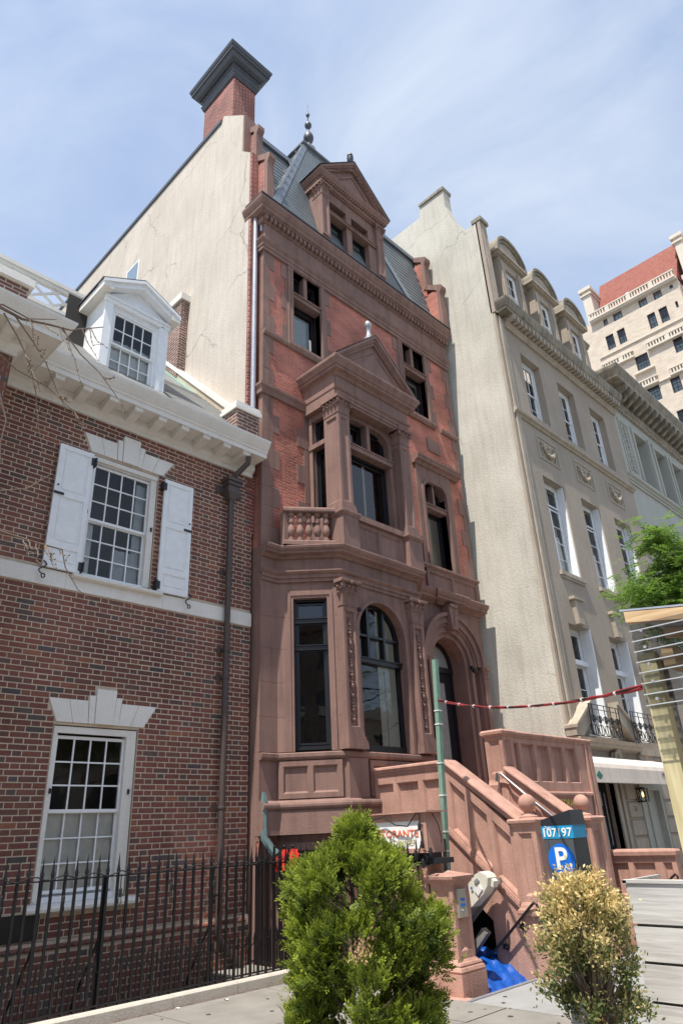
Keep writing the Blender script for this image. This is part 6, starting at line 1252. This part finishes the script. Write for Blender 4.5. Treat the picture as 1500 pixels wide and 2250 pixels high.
for i in range(14):
    z=12.2+i*.13
    for s in (-1,1): spiral(q,F3,'f',21.3+s*.15,-.015,z,.085,s*(1 if i%2 else -1),.022)
    q.ball(F3.p(21.3,-.01,z),.05,7,5)
q.build('carved_foliage',PALE,RPp,kind='stuff')
q=MB(); q.sweep([(-.1,11.66),(.0,11.66),(.02,11.72),(.10,11.76),(.10,11.84),(-.1,11.88)],[(X1+.01,7.0),(31,7.0)]); q.build('belt_course',PALE,H4)
q=MB(); q.sweep([(-.1,11.5),(.03,11.5),(.03,11.56),(-.1,11.56)],[(X1+.01,7.0),(31,7.0)]); q.build('string_course',PALE,H4)
q=MB(); q.sweep([(-.1,14.55),(.02,14.55),(.05,14.6),(.10,14.66),(.12,14.72),(-.1,14.72)],[(X1+.01,7.0),(31,7.0)]); q.build('bed_moulding',DIRTY,H4)
q=MB(); q.sweep([(-.4,15.12),(.58,15.12),(.60,15.25),(.64,15.30),(.70,15.42),(.72,15.52),(.70,15.58),(-.4,15.66)],[(20.68,7.4),(20.68,7.0),(31,7.0)]); CN4=q.build('cornice',DIRTY,H4)
q=MB(F3); q.box(20.62,31,-.1,.10,14.72,15.12); q.build('cornice_frieze',DIRTY,CN4)
bk=MB(); bk.add([(sx_,-d,z) for sx_ in (-.08,.08) for d,z in ((0,0),(.12,.01),(.28,.12),(.44,.17),(.5,.25),(.5,.36),(0,.36))],[tuple(range(7)),tuple(range(13,6,-1))]+[(i,(i+1)%7,7+(i+1)%7,7+i) for i in range(7)],raw=True); BKM=meshof(bk,'bracket',DIRTY)
for i in range(24): piece('bracket',BKM,CN4,(20.8+i*.43,6.90,14.76))
for i in range(70): q=None
dn4=MB(); dn4.box(-.05,.05,-.06,0,0,.08); DN4=meshof(dn4,'dentil',TANTRIM)
for i in range(48): piece('dentil',DN4,CN4,(20.72+i*.19,6.99,14.46))
q=MB(); q.box(20.62,31,7.3,20,14.5,15.7); q.build('roof_mass',DIRTY,H4)

# ================================================================== FAR APARTMENT TOWER
H5=thing('apartment_tower',(55,15,0),'distant buff brick apartment tower with red tiled roof and stone balustrades','building')
FT5=side(55.0)
wins=[]
for yc,w_ in ((17.3,.75),(16.2,.72),(13.35,.70),(12.3,.72)): wins.append((yc,w_,41.4,43.0))
for yc,w_ in ((15.1,1.15),(11.9,.8)): wins.append((yc,w_,37.9,39.4))
for yc,w_ in ((17.4,.8),(16.3,.8),(14.9,1.1),(11.5,.85),(13.0,.8)): wins.append((yc,w_,34.3,35.8))
for z in (31.0,27.6,24.2,20.8,17.4):
    for yc in (17.4,16.2,14.9,13.2,11.6): wins.append((yc,.85,z,z+1.6))
sm=[(17.3,.42,44.2,44.9),(16.1,.85,44.1,44.95),(13.7,.75,44.1,44.95),(12.35,.72,44.1,44.95),(11.1,.3,44.4,44.8),(11.1,.22,42.2,42.9)]
hs=[(-yc-w_/2,-yc+w_/2,a,b) for yc,w_,a,b in wins+sm]
q=MB(FT5); q.wall(-40,-10.5,0,45.2,hs,0,.25); q.build('tower_wall',TOWERB,H5,norm=False)
q=MB(); q.add([(55,10.5,0),(75,10.5,0),(75,10.5,45.2),(55,10.5,45.2)],[(0,1,2,3)],raw=True); q.build('return_wall',TOWERB,H5,norm=False)
q=MB(); q.box(57.5,75,2,10.45,0,46.4); q.build('right_wing',TOWERB,H5); q=MB(); q.box(57.2,75,1.8,10.5,46.4,46.9); q.build('wing_cornice',TOWERS,H5)
for u0,u1,a,b in hs:
    fm_=BLACK if a<44 else DARKMETAL; big=b-a>1.2
    sash(H5,FT5,u0,u1,a,b,-.12,fm_,[(u0+.05,u1-.05,a+.05,b-.05,2 if u1-u0<1 else 4,3 if big else 1,.02)],fw=.05,bar=.035,blind=[(u0+.05,u1-.05,a+.05,a+(b-a)*random.choice((.4,.55,.8)),BLIND)])
def balus(z0,z1,ya,yb,d):
    q=MB(FT5); q.box(-ya,-yb,-.1,d,z0-.18,z0).box(-ya,-yb,-.05,d-.05,z1-.12,z1); B=q.build('stone_balcony',TOWERS,H5); bm_=MB(); bm_.box(-.06,.06,-.06,.06,0,z1-z0-.12); me=meshof(bm_,'balustrade_post',TOWERS); n=int((ya-yb)/.26)
    for i in range(n):
        if i%8==7: q=MB(FT5); q.box(-ya+i*.26-.1,-ya+i*.26+.22,-.05,d-.06,z0,z1-.12); q.build('balcony_pier',TOWERS,B)
        else: piece('balustrade_post',me,B,(55-d+.14,ya-.12-i*.26,z0))
balus(45.35,46.05,18.6,10.5,.45); balus(39.55,40.15,18.6,15.6,.3); balus(39.55,40.15,14.4,10.5,.3); balus(36.1,36.7,18.0,14.2,.3); balus(36.1,36.7,13.2,10.5,.3)
q=MB(FT5); q.box(-18.6,-10.45,-.1,.35,45.0,45.2).box(-18.6,-10.5,-.1,.12,40.9,41.0).box(-16.0,-14.2,-.1,.3,37.5,37.65).box(-18.6,-10.5,-.1,.15,35.85,35.95); q.build('stone_band',TOWERS,H5)
q=MB(); q.add([(56.2,10.9,45.3),(56.2,18.4,45.3),(59.5,18.4,52.6),(59.5,10.3,52.6),(64,18.4,45.3),(64,10.9,45.3)],[(0,1,2,3),(2,4,5,3),(1,4,2),(0,3,5)],raw=True); q.build('tile_roof',TILE,H5,norm=False)
for y0,y1,xt,zt in ((18.45,19.3,56.6,50.2),(9.6,10.3,58,51.6)): q=MB(); q.box(xt-.3,xt+1.6,y0,y1,44.5,zt).box(xt-.45,xt+1.75,y0-.15,y1+.15,zt-.55,zt-.35).box(xt-.5,xt+1.8,y0-.2,y1+.2,zt,zt+.4); q.build('tower_chimney',TOWERS,H5)
q=MB(); q.ball((55.3,14.8,46.2),.38,12,8); q.build('roof_vent',WHITE,H5)

# ================================================================== PARKING METER
PM=thing('parking_meter',(6.9,3.76,0),'dark grey pay-station parking meter with cyan band and blue P disc','parking meter')
SM=side(6.70); ya,yb,xb=3.93,3.60,6.96
q=MB(SM); q.box(-ya+.012,-yb-.012,-(xb-6.70)+.012,-.0,0,1.52); q.build('cabinet',METERG,PM)
q=MB(); q.box(6.702,xb,yb,yb+.012,0.02,1.52); q.build('side_panel',METERD,PM)
q=MB(SM); q.box(-ya-.003,-yb+.003,-(xb-6.70),.004,1.52,1.635); q.build('cyan_band',CYAN,PM)
q=MB(); q.add([(6.694,ya+.005,1.635),(6.694,yb-.005,1.635),(xb+.005,yb-.005,1.635),(xb+.005,ya+.005,1.635),(6.70,ya,1.69),(6.70,yb,1.77),(xb,yb,1.77),(xb,ya,1.70)],[(0,3,2,1),(4,5,6,7),(0,1,5,4),(1,2,6,5),(2,3,7,6),(3,0,4,7)],raw=True); q.build('hood',METERD,PM)
q=MB(SM); q.box(-ya+.05,-ya+.054,0,.003,.05,1.5).box(-ya+.05,-yb-.02,0,.003,.62,.625); q.build('door_seam',METERD,PM)
c=cyl(SM,-3.765,1.335,.140,.001,.006,32); c.build('blue_disc',BLUE,PM)
text('letter_p','P',.27,SM,-3.765,.008,1.335,SIGNW,PM,ext=.002,bold=.018)
text('zone_number','107197',.108,SM,-3.772,.007,1.570,SIGNW,PM,ext=.001,bold=.018); text('zone_caption','Zone',.034,SM,-3.862,.007,1.621,SIGNW,PM,ext=.001)
for u,z in ((-3.76,1.16),(-3.80,1.12),(-3.78,.40)): c=cyl(SM,u,z,.013,0,.006,12); c.build('lock',METERD,PM)

# ================================================================== OUTDOOR DINING SHELTER
SH=thing('dining_shelter',(5.4,1.2,0),'timber dining shelter with whitewashed plank wall and corrugated plastic sheet','shelter')
pf=side(4.95)
for i,(a,b) in enumerate(((1.045,1.285),(.84,1.04),(.632,.835),(.425,.627),(.22,.42),(0,.215))):
    q=MB(pf); q.box(-2.345,.9,-.03,random.uniform(-.002,.003),a,b-.012); q.build('plank',PLANK,SH)
q=MB(); q.box(4.985,5.45,-.9,2.335,0,1.24); q.build('planter_box',OLDTOP,SH)
q=MB(); q.box(4.94,4.99,-.9,2.36,1.275,1.295).box(4.94,5.5,2.335,2.36,1.27,1.292); q.build('top_trim',PLANK,SH)
for i in range(8): q=MB(); q.box(5.0+.06*i,5.055+.06*i,-.9,2.33,1.243,1.262); q.build('top_slat',OLDTOP,SH)
q=MB(); q.box(5.10,5.20,1.865,1.985,0,2.75); q.build('post',PINE,SH); q=MB(); q.box(5.20,5.24,1.845,1.965,0,2.7); q.build('post_backing',OLDTOP,SH)
q=MB(); q.add([(4.98,1.97,2.97),(5.06,1.97,2.97),(5.06,1.97,3.05),(4.98,1.97,3.05),(4.98,-.6,2.55),(5.06,-.6,2.55),(5.06,-.6,2.66),(4.98,-.6,2.66)],[(0,3,2,1),(4,5,6,7),(0,1,5,4),(1,2,6,5),(2,3,7,6),(3,0,4,7)],raw=True); q.build('beam',LUMBER,SH)
for x in (5.7,6.4): q=MB(); q.add([(x,1.97,2.97),(x+.06,1.97,2.97),(x+.06,1.97,3.05),(x,1.97,3.05),(x,-.6,2.55),(x+.06,-.6,2.55),(x+.06,-.6,2.66),(x,-.6,2.66)],[(0,3,2,1),(4,5,6,7),(0,1,5,4),(1,2,6,5),(2,3,7,6),(3,0,4,7)],raw=True); q.build('beam',LUMBER,SH)
q=MB(); q.box(5.06,7.2,1.72,1.80,2.62,2.76); q.build('header_beam',LUMBER,SH)
q=MB(); q.box(5.10,5.25,-.5,-.35,0,2.6); q.build('post',PINE,SH)
q=MB(); n=40; pts=[]; f=[]
for i in range(n+1):
    z=2.34+.60*i/n
    for y in (1.94,.2): pts.append((4.965+.014*math.sin(i*math.pi/2.5),y,z))
    if i: f.append((2*i-2,2*i-1,2*i+1,2*i))
q.add(pts,f,raw=True,smooth=True); q.build('corrugated_sheet',CLEAR,SH,norm=False)
MILKY=plain('milky_plastic',(.50,.52,.54),.3)
for k in range(8): q=MB(); z=2.36+.075*k; q.box(4.943,4.948,.2,1.945,z,z+.007); q.build('sheet_ridge',MILKY,SH)
for k in range(5): c=cyl(side(4.95),-1.86,2.40+.12*k,.011,.0,.012,8); c.build('screw_cap',ALU,SH)
q=MB(); q.add([(4.985,2.0,3.062),(7.2,2.0,3.062),(7.2,-.7,2.655),(4.985,-.7,2.655),(4.985,2.0,3.075),(7.2,2.0,3.075),(7.2,-.7,2.668),(4.985,-.7,2.668)],[(0,3,2,1),(4,5,6,7),(0,1,5,4),(1,2,6,5),(2,3,7,6),(3,0,4,7)],raw=True); q.build('roof_sheet',plain('roof_plastic',(.36,.40,.48),.4),SH)

# ================================================================== PLANTS
def leafmesh(name, V, Fc, tip, mat, parent, stuff=False):
    g=ORG.get(parent,(0,0,0)); me=bpy.data.meshes.new(name); V=np.asarray(V,dtype=np.float32)-np.array(g,dtype=np.float32); Fc=np.asarray(Fc,dtype=np.int32)
    me.vertices.add(len(V)); me.vertices.foreach_set('co',V.ravel()); k=Fc.shape[1]; me.loops.add(Fc.size); me.loops.foreach_set('vertex_index',Fc.ravel()); me.polygons.add(len(Fc)); me.polygons.foreach_set('loop_start',np.arange(0,Fc.size,k,dtype=np.int32)); me.polygons.foreach_set('loop_total',np.full(len(Fc),k,dtype=np.int32))
    a=me.attributes.new('tip','FLOAT','POINT'); a.data.foreach_set('value',np.asarray(tip,dtype=np.float32)); me.update(); me.validate(); me.materials.append(mat); return link(name,me,parent,g)
def unit(v): return v/np.maximum(np.linalg.norm(v,axis=-1,keepdims=True),1e-9)
def blades(P, D, Ln, Wd, t0, t1, side_=None):                # narrow diamond leaves: base P, direction D, arrays
    n=len(P); s=np.cross(D, rng.normal(size=(n,3))) if side_ is None else side_; s=unit(s)
    mid=P+D*Ln[:,None]*.55; V=np.stack([P, mid+s*Wd[:,None]*.5, P+D*Ln[:,None], mid-s*Wd[:,None]*.5],1).reshape(-1,3)
    Fc=np.arange(4*n).reshape(n,4); tip=np.stack([t0,(t0+t1)/2,t1,(t0+t1)/2],1).ravel(); return V,Fc,tip
# clipped evergreen: fans of scaly sprays on a lumpy cone
EV=thing('evergreen_shrub',(3.40,3.22,0),'big bright green conical evergreen shrub in the foreground','shrub')
prof=np.array([(0,.28),(.15,.37),(.4,.42),(.62,.435),(.8,.40),(.95,.42),(1.1,.43),(1.26,.425),(1.36,.40),(1.42,.32),(1.46,.20),(1.54,.125),(1.62,.065),(1.68,.01)])
cx,cy=3.37,3.27
def evr(z,th): return np.interp(z,prof[:,0],prof[:,1])*(1+.08*np.sin(3*th+4*z)+.05*np.sin(5*th-7*z+1))
nl=135; zl=rng.uniform(.12,1.62,nl); zl[:16]=rng.uniform(1.33,1.65,16); tl=np.arange(nl)*2.39996+rng.normal(0,.25,nl); rl=np.maximum(evr(zl,tl)-.085,0)*rng.uniform(.86,1.0,nl); lob=np.stack([cx+rl*np.cos(tl),cy+rl*np.sin(tl),zl],1); lobe_r=np.clip(evr(zl,tl)*.27,.045,.11)
per=9; nc=nl*per; ix=np.repeat(np.arange(nl),per)
dirs=unit(rng.normal(0,.75,(nc,3))+np.stack([np.cos(tl),np.sin(tl),np.full(nl,.55)],1)[ix]); cl=lob[ix]+dirs*(lobe_r[ix]*rng.uniform(.45,1.0,nc))[:,None]
out=unit(dirs+np.array([0,0,.55])+rng.normal(0,.2,(nc,3))); th=tl[ix]; zc=cl[:,2]
tone=np.clip(.50+rng.normal(0,.16,nl)[ix]+rng.normal(0,.16,nc)+.35*(dirs[:,2]),0,1)  # upward-facing clumps tinted lighter, sunlight put into the leaf tone
Vs,Fs,Ts=[],[],[]; ofs=0
ns=13
for a in range(ns):                                          # sprays of a clump
    o=unit(out+rng.normal(0,.42,(nc,3))+np.array([0,0,.15])); base=cl+rng.normal(0,.028,(nc,3)); ln=rng.uniform(.05,.095,nc)
    sd=unit(np.cross(o,rng.normal(size=(nc,3))))
    for k in range(9):                                       # leaflets of a spray, alternate along its stem
        s=(k/8.0); dirn=unit(o*(1.0)+sd*(.75*(1 if k%2 else -1))*(1 if k<8 else 0)+rng.normal(0,.10,(nc,3))); P=base+o*(ln*(.1+.85*s))[:,None]
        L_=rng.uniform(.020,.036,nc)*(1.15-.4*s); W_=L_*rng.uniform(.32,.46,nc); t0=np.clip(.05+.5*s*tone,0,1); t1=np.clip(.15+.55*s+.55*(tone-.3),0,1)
        V,Fc,t=blades(P,dirn,L_,W_,t0,t1,side_=np.cross(dirn,np.cross(o,sd))); Vs.append(V); Fs.append(Fc+ofs); Ts.append(t); ofs+=len(V)
EVM=leafmat('evergreen_leaf',(.012,.042,.016),(.46,.55,.055),.4)  # pale new growth, plus sunlit tips and shaded gaps painted into the colours
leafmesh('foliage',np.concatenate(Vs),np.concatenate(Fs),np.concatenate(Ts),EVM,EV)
q=MB(); q.tube([(cx,cy,0),(cx+.01,cy,.7),(cx,cy,1.55)],.035,8,r2=.008)
for i in range(70):
    z=random.uniform(.15,1.5); t=random.uniform(0,6.28); r=float(evr(np.array(z),np.array(t)))*.7; q.tube([(cx,cy,z-.1),(cx+r*.5*math.cos(t),cy+r*.5*math.sin(t),z),(cx+r*math.cos(t),cy+r*math.sin(t),z+.12)],.009,5,r2=.003)
q.build('stems',BARK2,EV)
n=150; P=np.array([3.37,3.27,1.0])+np.array([-.36,-.34,.10])+rng.normal(0,.03,(n,3)); D=unit(np.array([-.5,-.5,-.55])+rng.normal(0,.35,(n,3))); V,Fc,t=blades(P,D,rng.uniform(.015,.034,n),rng.uniform(.004,.008,n),np.full(n,.2),np.full(n,.9)); leafmesh('dead_sprig',V,Fc,t,leafmat('dead_sprig',(.30,.17,.08),(.55,.36,.2),.2),EV)['kind']='stuff'
q=MB(); q.lathe([(.22,-.0),(.27,.02),(.32,.24),(.34,.26),(.34,.30),(.30,.30),(.29,.27)],cx,cy,20); q.build('pot',METERD,EV); 
# variegated shrub in a terracotta pot
VS=thing('yellow_shrub',(4.28,2.33,0),'cream and yellow variegated shrub in a terracotta pot by the plank wall','shrub')
cx,cy=4.28,2.33
prof=np.array([(.50,.05),(.60,.15),(.72,.25),(.9,.30),(1.05,.28),(1.18,.235),(1.28,.17),(1.34,.11),(1.40,.03)])
br=[]; q=MB()
for i in range(70):
    t=random.uniform(0,6.28); z=random.uniform(.72,1.36); r=float(np.interp(z,prof[:,0],prof[:,1]))*random.uniform(.45,.92); p1=(cx+.25*r*math.cos(t),cy+.25*r*math.sin(t),.55+.4*(z-.55)); p2=(cx+r*math.cos(t),cy+r*math.sin(t),z); q.tube([(cx+random.uniform(-.03,.03),cy+random.uniform(-.03,.03),.42),p1,p2],0.011,5,r2=.003); br.append((p1,p2))
q.build('stems',BARK2,VS)
nl=70; zl=.62+.71*rng.random(nl)**.75; tl=np.arange(nl)*2.39996+rng.normal(0,.3,nl); rl=np.interp(zl,prof[:,0],prof[:,1])*rng.uniform(.45,.92,nl); lob=np.stack([cx+rl*np.cos(tl),cy+rl*np.sin(tl),zl],1)
per=17; nc=nl*per; ix=np.repeat(np.arange(nl),per); dirs=unit(rng.normal(0,1,(nc,3))); cl=lob[ix]+dirs*(.085*rng.uniform(.2,1,nc))[:,None]; zc=cl[:,2]; th=tl[ix]
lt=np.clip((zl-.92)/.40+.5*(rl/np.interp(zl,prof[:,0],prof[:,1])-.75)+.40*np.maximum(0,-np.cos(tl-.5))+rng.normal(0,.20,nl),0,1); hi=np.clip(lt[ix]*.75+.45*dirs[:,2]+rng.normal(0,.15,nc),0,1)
Vs,Fs,Ts=[],[],[]; ofs=0; out=unit(np.stack([np.cos(th),np.sin(th),np.full(nc,.9)],1))
for k in range(12):
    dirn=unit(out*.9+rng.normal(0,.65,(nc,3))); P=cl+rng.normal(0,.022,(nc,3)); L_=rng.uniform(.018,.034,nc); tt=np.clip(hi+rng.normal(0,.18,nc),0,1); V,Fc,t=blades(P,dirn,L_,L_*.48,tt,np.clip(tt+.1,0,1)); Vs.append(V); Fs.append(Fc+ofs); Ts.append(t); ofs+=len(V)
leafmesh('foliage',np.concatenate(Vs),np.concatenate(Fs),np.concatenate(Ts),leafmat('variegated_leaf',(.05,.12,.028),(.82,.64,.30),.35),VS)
q=MB(); q.lathe([(.14,0),(.15,.01),(.20,.46),(.225,.47),(.225,.54),(.20,.54),(.19,.50)],cx,cy,24); q.build('pot',TERRA,VS); q=MB(); q.lathe([(.19,.49),(.1,.505),(.0,.51)],cx,cy,16); q.build('soil',SOIL,VS)
# street tree with feathery leaves reaching in from the right
TR=thing('street_tree',(12.6,2.2,0),'leafy green street tree reaching in behind the dining shelter','tree')
q=MB(); q.tube([(12.6,2.2,-.1),(12.55,2.2,1.5),(12.6,2.25,3.2),(12.7,2.3,5.0),(12.6,2.3,7.5)],.17,12,r2=.04); limbs=[]
def limb(a,b,c,r): q.tube([a,b,c],r,7,r2=r*.25); limbs.append((Vector(a),Vector(b),Vector(c)))
limb((12.55,2.2,2.9),(10.4,2.3,4.2),(8.4,2.35,4.25),.05)
limb((10.4,2.3,4.15),(8.6,2.5,3.95),(7.0,2.5,3.60),.018); limb((9.6,2.3,4.2),(8.3,2.1,4.25),(7.3,2.1,4.15),.015); limb((10,2.3,4.1),(8.6,2.2,3.7),(7.5,2.25,3.35),.015); limb((8.6,2.5,3.95),(7.6,2.5,3.75),(6.55,2.45,3.62),.012)
limb((8.4,2.3,4.3),(7.7,2.3,4.4),(7.0,2.35,4.35),.012); limb((8.4,2.4,4.0),(7.6,2.4,3.9),(6.9,2.45,3.85),.012); limb((8.2,2.3,3.8),(7.5,2.3,3.6),(6.9,2.3,3.35),.010); limb((8.2,2.3,4.1),(7.6,2.2,4.1),(7.2,2.2,3.95),.010)
for i in range(22):
    t=random.uniform(0,6.28); z=random.uniform(4.5,7.2); r=random.uniform(1.4,2.9); r=min(r,.9) if math.cos(t)<.3 else r; limb((12.62,2.28,z-1.2),(12.62+.5*r*math.cos(t),2.28+.5*r*math.sin(t),z),(12.62+r*math.cos(t),2.28+r*math.sin(t),z+random.uniform(-.1,.9)),.04)
q.build('trunk',BARK2,TR)
stems=[]
for a,b,c in limbs:
    n=230 if c.x<8.8 else 46
    for i in range(n):
        t=random.uniform(.25,1) if c.x>8.8 else 1-.62*random.random()**1.3; p=(a*(1-t)**2+b*2*t*(1-t)+c*t*t); p=p+Vector((random.gauss(0,.13),random.gauss(0,.13),random.gauss(0,.10))); stems.append((*p,))
S=np.array(stems); n=len(S); dr=unit(rng.normal(0,1,(n,3))*np.array([1,1,.35])+np.array([-.25,0,-.25])); ln=rng.uniform(.16,.28,n); sd=unit(np.cross(dr,np.array([0,0,1.0])+rng.normal(0,.25,(n,3)))); Vs,Fs,Ts=[],[],[]; ofs=0; tn_=np.clip(rng.normal(.5,.25,n),0,1)
for k in range(22):
    s=(k//2)/11; sg=1 if k%2 else -1; P=S+dr*(ln*s)[:,None]+np.array([0,0,-.10])*(s**2*ln)[:,None]; dirn=unit(sd*sg+dr*.45+rng.normal(0,.12,(n,3))); L_=rng.uniform(.036,.055,n)*(1-.35*s); V,Fc,t=blades(P,dirn,L_,L_*.42,tn_*.7,np.clip(tn_+.2,0,1),side_=np.cross(dirn,np.cross(dr,sd))); Vs.append(V); Fs.append(Fc+ofs); Ts.append(t); ofs+=len(V)
leafmesh('crown',np.concatenate(Vs),np.concatenate(Fs),np.concatenate(Ts),leafmat('street_leaf',(.045,.115,.022),(.26,.40,.065),.45),TR)
# bare budding branches reaching in from the left
BB=thing('bare_tree',(-1.5,4.4,0),'bare thin budding branches reaching in at the left edge','tree')
q=MB(); q.tube([(-1.5,4.4,-.1),(-1.45,4.4,2.0),(-1.35,4.45,4.0),(-1.3,4.5,6.5)],.09,10,r2=.03); q.build('trunk',BARK2,BB)
def br_(pts,r0,r1): q=MB(); q.tube([(x,4.5,z) for x,z in pts],r0,6,r2=r1); q.build('branch',BARK,BB); return pts
def twigs(pts,n,ln,seed):
    r=random.Random(seed); q=MB()
    for i in range(n):
        k=r.randrange(1,len(pts)-1); f=r.random(); x=pts[k][0]*(1-f)+pts[k+1][0]*f; z=pts[k][1]*(1-f)+pts[k+1][1]*f; dx,dz=r.uniform(.05,.3),-r.uniform(.3,1.0); L_=ln*r.uniform(.5,1); y0=4.5; P=[(x,y0,z)]
        for s in range(1,6): P.append((x+dx*L_*s/5+r.uniform(-.006,.006),y0-.03*s*r.uniform(.3,1),z+dz*L_*s/5+r.uniform(-.006,.006)))
        q.tube(P,.0048,5,r2=.002)
        for s in (2,3,4,5): q.ball((P[s][0]+.004,P[s][1],P[s][2]),.0062,6,4)
    q.build('twigs',BARK,BB,kind='stuff')
a=br_([(-1.32,5.2),(.4,5.25),(1.06,5.32),(1.25,5.30),(1.45,5.36),(1.62,5.40),(1.88,5.58)],.02,.004)
a=[(1.06,5.33),(1.25,5.31),(1.45,5.37),(1.62,5.41),(1.86,5.57)]; twigs(a,9,.62,2)
br_([(-1.33,4.6),(.4,4.95),(1.10,5.35),(1.30,5.33),(1.50,5.44)],.012,.003)
b=br_([(1.12,5.28),(1.25,5.12),(1.36,4.95),(1.44,4.72),(1.50,4.45),(1.56,4.25)],.007,.002); twigs(b,5,.25,3)
b=br_([(1.20,5.30),(1.36,5.14),(1.48,5.0),(1.60,4.78),(1.72,4.62)],.007,.002); twigs(b,3,.22,4)
b=br_([(1.55,5.38),(1.72,5.22),(1.90,5.12),(2.05,4.98),(2.16,4.86)],.006,.002); twigs(b,3,.2,5)
b=br_([(-1.4,3.9),(.4,4.5),(1.08,4.96),(1.28,4.84),(1.52,4.80),(1.80,4.64)],.011,.002); twigs(b,0,.2,6); twigs([(1.08,4.96),(1.28,4.84),(1.52,4.80),(1.78,4.65)],4,.28,11)
b=br_([(-1.42,3.0),(.4,3.3),(1.36,3.57),(1.60,3.55),(1.80,3.545),(1.84,3.42),(1.95,3.28),(2.15,3.17)],.010,.002); twigs([(1.36,3.57),(1.5,3.56),(1.62,3.55),(1.78,3.54)],8,.30,7)
br_([(-1.4,3.2),(.6,3.6),(1.34,3.86),(1.5,3.93),(1.65,4.1)],.008,.002)
br_([(1.20,4.6),(1.28,4.4),(1.27,4.2),(1.30,4.05)],.006,.002)

# ================================================================== ACROSS THE STREET (seen only in the window panes)
H6=thing('facing_apartment_house',(8,-19,0),'tan apartment house across the street mirrored in the window panes','building')
FO6=Fr((0,-19),(-1,0),(0,1)); hs=[(x,x+1.2,z,z+1.9) for x in [-46+3.1*i for i in range(24)] for z in (3.2,6.2)]
q=MB(FO6); q.wall(-47,29,0,9.2,hs,0,.25); q.build('wall',TOWERB,H6,norm=False)
for h in hs: q=MB(FO6); q.add([(h[0],-.2,h[2]),(h[1],-.2,h[2]),(h[1],-.2,h[3]),(h[0],-.2,h[3])],[(0,1,2,3)]); q.build('window_pane',DARKMETAL,H6,norm=False)
q=MB(); q.box(-29,47,-19.0,-18.5,9.2,9.8); q.build('cornice',TOWERS,H6); q=MB(); q.box(-29,47,-32,-19.3,0,9.1); q.build('rear_mass',TOWERB,H6)

H7=thing('facing_brownstone_row',(-16,-19,0),'taller dark brick row across the street mirrored in the angled bay window','building')
hs=[(x,x+1.1,z,z+1.9) for x in [3.0+2.6*i for i in range(10)] for z in (2.2,5.6,9.0,12.2)]
q=MB(Fr((0,-18.4),(-1,0),(0,1))); q.wall(2.0,30.0,0,15.5,hs,0,.2); q.build('wall',HOUSEBRICK,H7,norm=False)
for h in hs: q=MB(Fr((0,-18.4),(-1,0),(0,1))); q.add([(h[0],-.15,h[2]),(h[1],-.15,h[2]),(h[1],-.15,h[3]),(h[0],-.15,h[3])],[(0,1,2,3)]); q.build('window_pane',DARKMETAL,H7,norm=False)
q=MB(); q.box(-30,-2,-18.5,-17.9,15.5,16.1); q.build('cornice',BROWN,H7)
T2=TR.copy(); COL.objects.link(T2); T2.location=(17.4,2.1,0); T2.rotation_euler=(0,0,2.2); T2['label']='second street tree further along the kerb, mirrored green in the arched window'
for ch in list(TR.children): c2=ch.copy(); COL.objects.link(c2); c2.parent=T2

q=MB(); rr=random.Random(5)
for i in range(150):
    x,y=rr.uniform(2,8.6),rr.uniform(3.2,7.7)
    if x>6.98 and y>5.2: continue
    r=rr.uniform(.008,.03); n=8; q.add([(x+r*rr.uniform(.7,1.1)*math.cos(6.283*k/n),y+r*rr.uniform(.7,1.1)*math.sin(6.283*k/n),.0045) for k in range(n)],[tuple(range(n))],raw=True)
q.build('gum_spots',plain('old_gum',(.09,.085,.08),.8),PV,norm=False,kind='stuff')
q=MB()
for i in range(420):
    x=rr.uniform(2.5,6.95); y=7.825-abs(rr.gauss(0,.03)); a=rr.uniform(0,6.28); l=rr.uniform(.006,.022); q.add([(x,y,.004),(x+l*math.cos(a),y+l*math.sin(a),.006+rr.uniform(0,.004)),(x+l*.6*math.cos(a+1),y+l*.6*math.sin(a+1),.005)],[(0,1,2)],raw=True)
q.build('kerb_litter',plain('dry_litter',(.16,.11,.07),.9),PV,norm=False,kind='stuff')
for k,(x,y,a) in enumerate(((5.62,7.62,.4),(6.35,7.0,1.9),(5.05,7.74,2.6))):
    q=MB(); pts=[(x+.035*math.cos(a+t)*f,y+.035*math.sin(a+t)*f,.006+.006*(j%2)) for j,(t,f) in enumerate(((0,1),(.8,.6),(2.2,.55),(3.14,.9),(4.0,.55),(5.4,.6)))]; q.add(pts,[(0,1,2,3,4,5)],raw=True); o=q.build('fallen_scrap',(SIGNW,RED,SIGNW)[k] if k!=1 else TERRA,None,norm=False); tag(o,('crumpled white paper scrap on the pavement by the kerb','dry reddish leaf lying on the open pavement','small white scrap against the fence kerb, leftmost litter')[k],'litter')
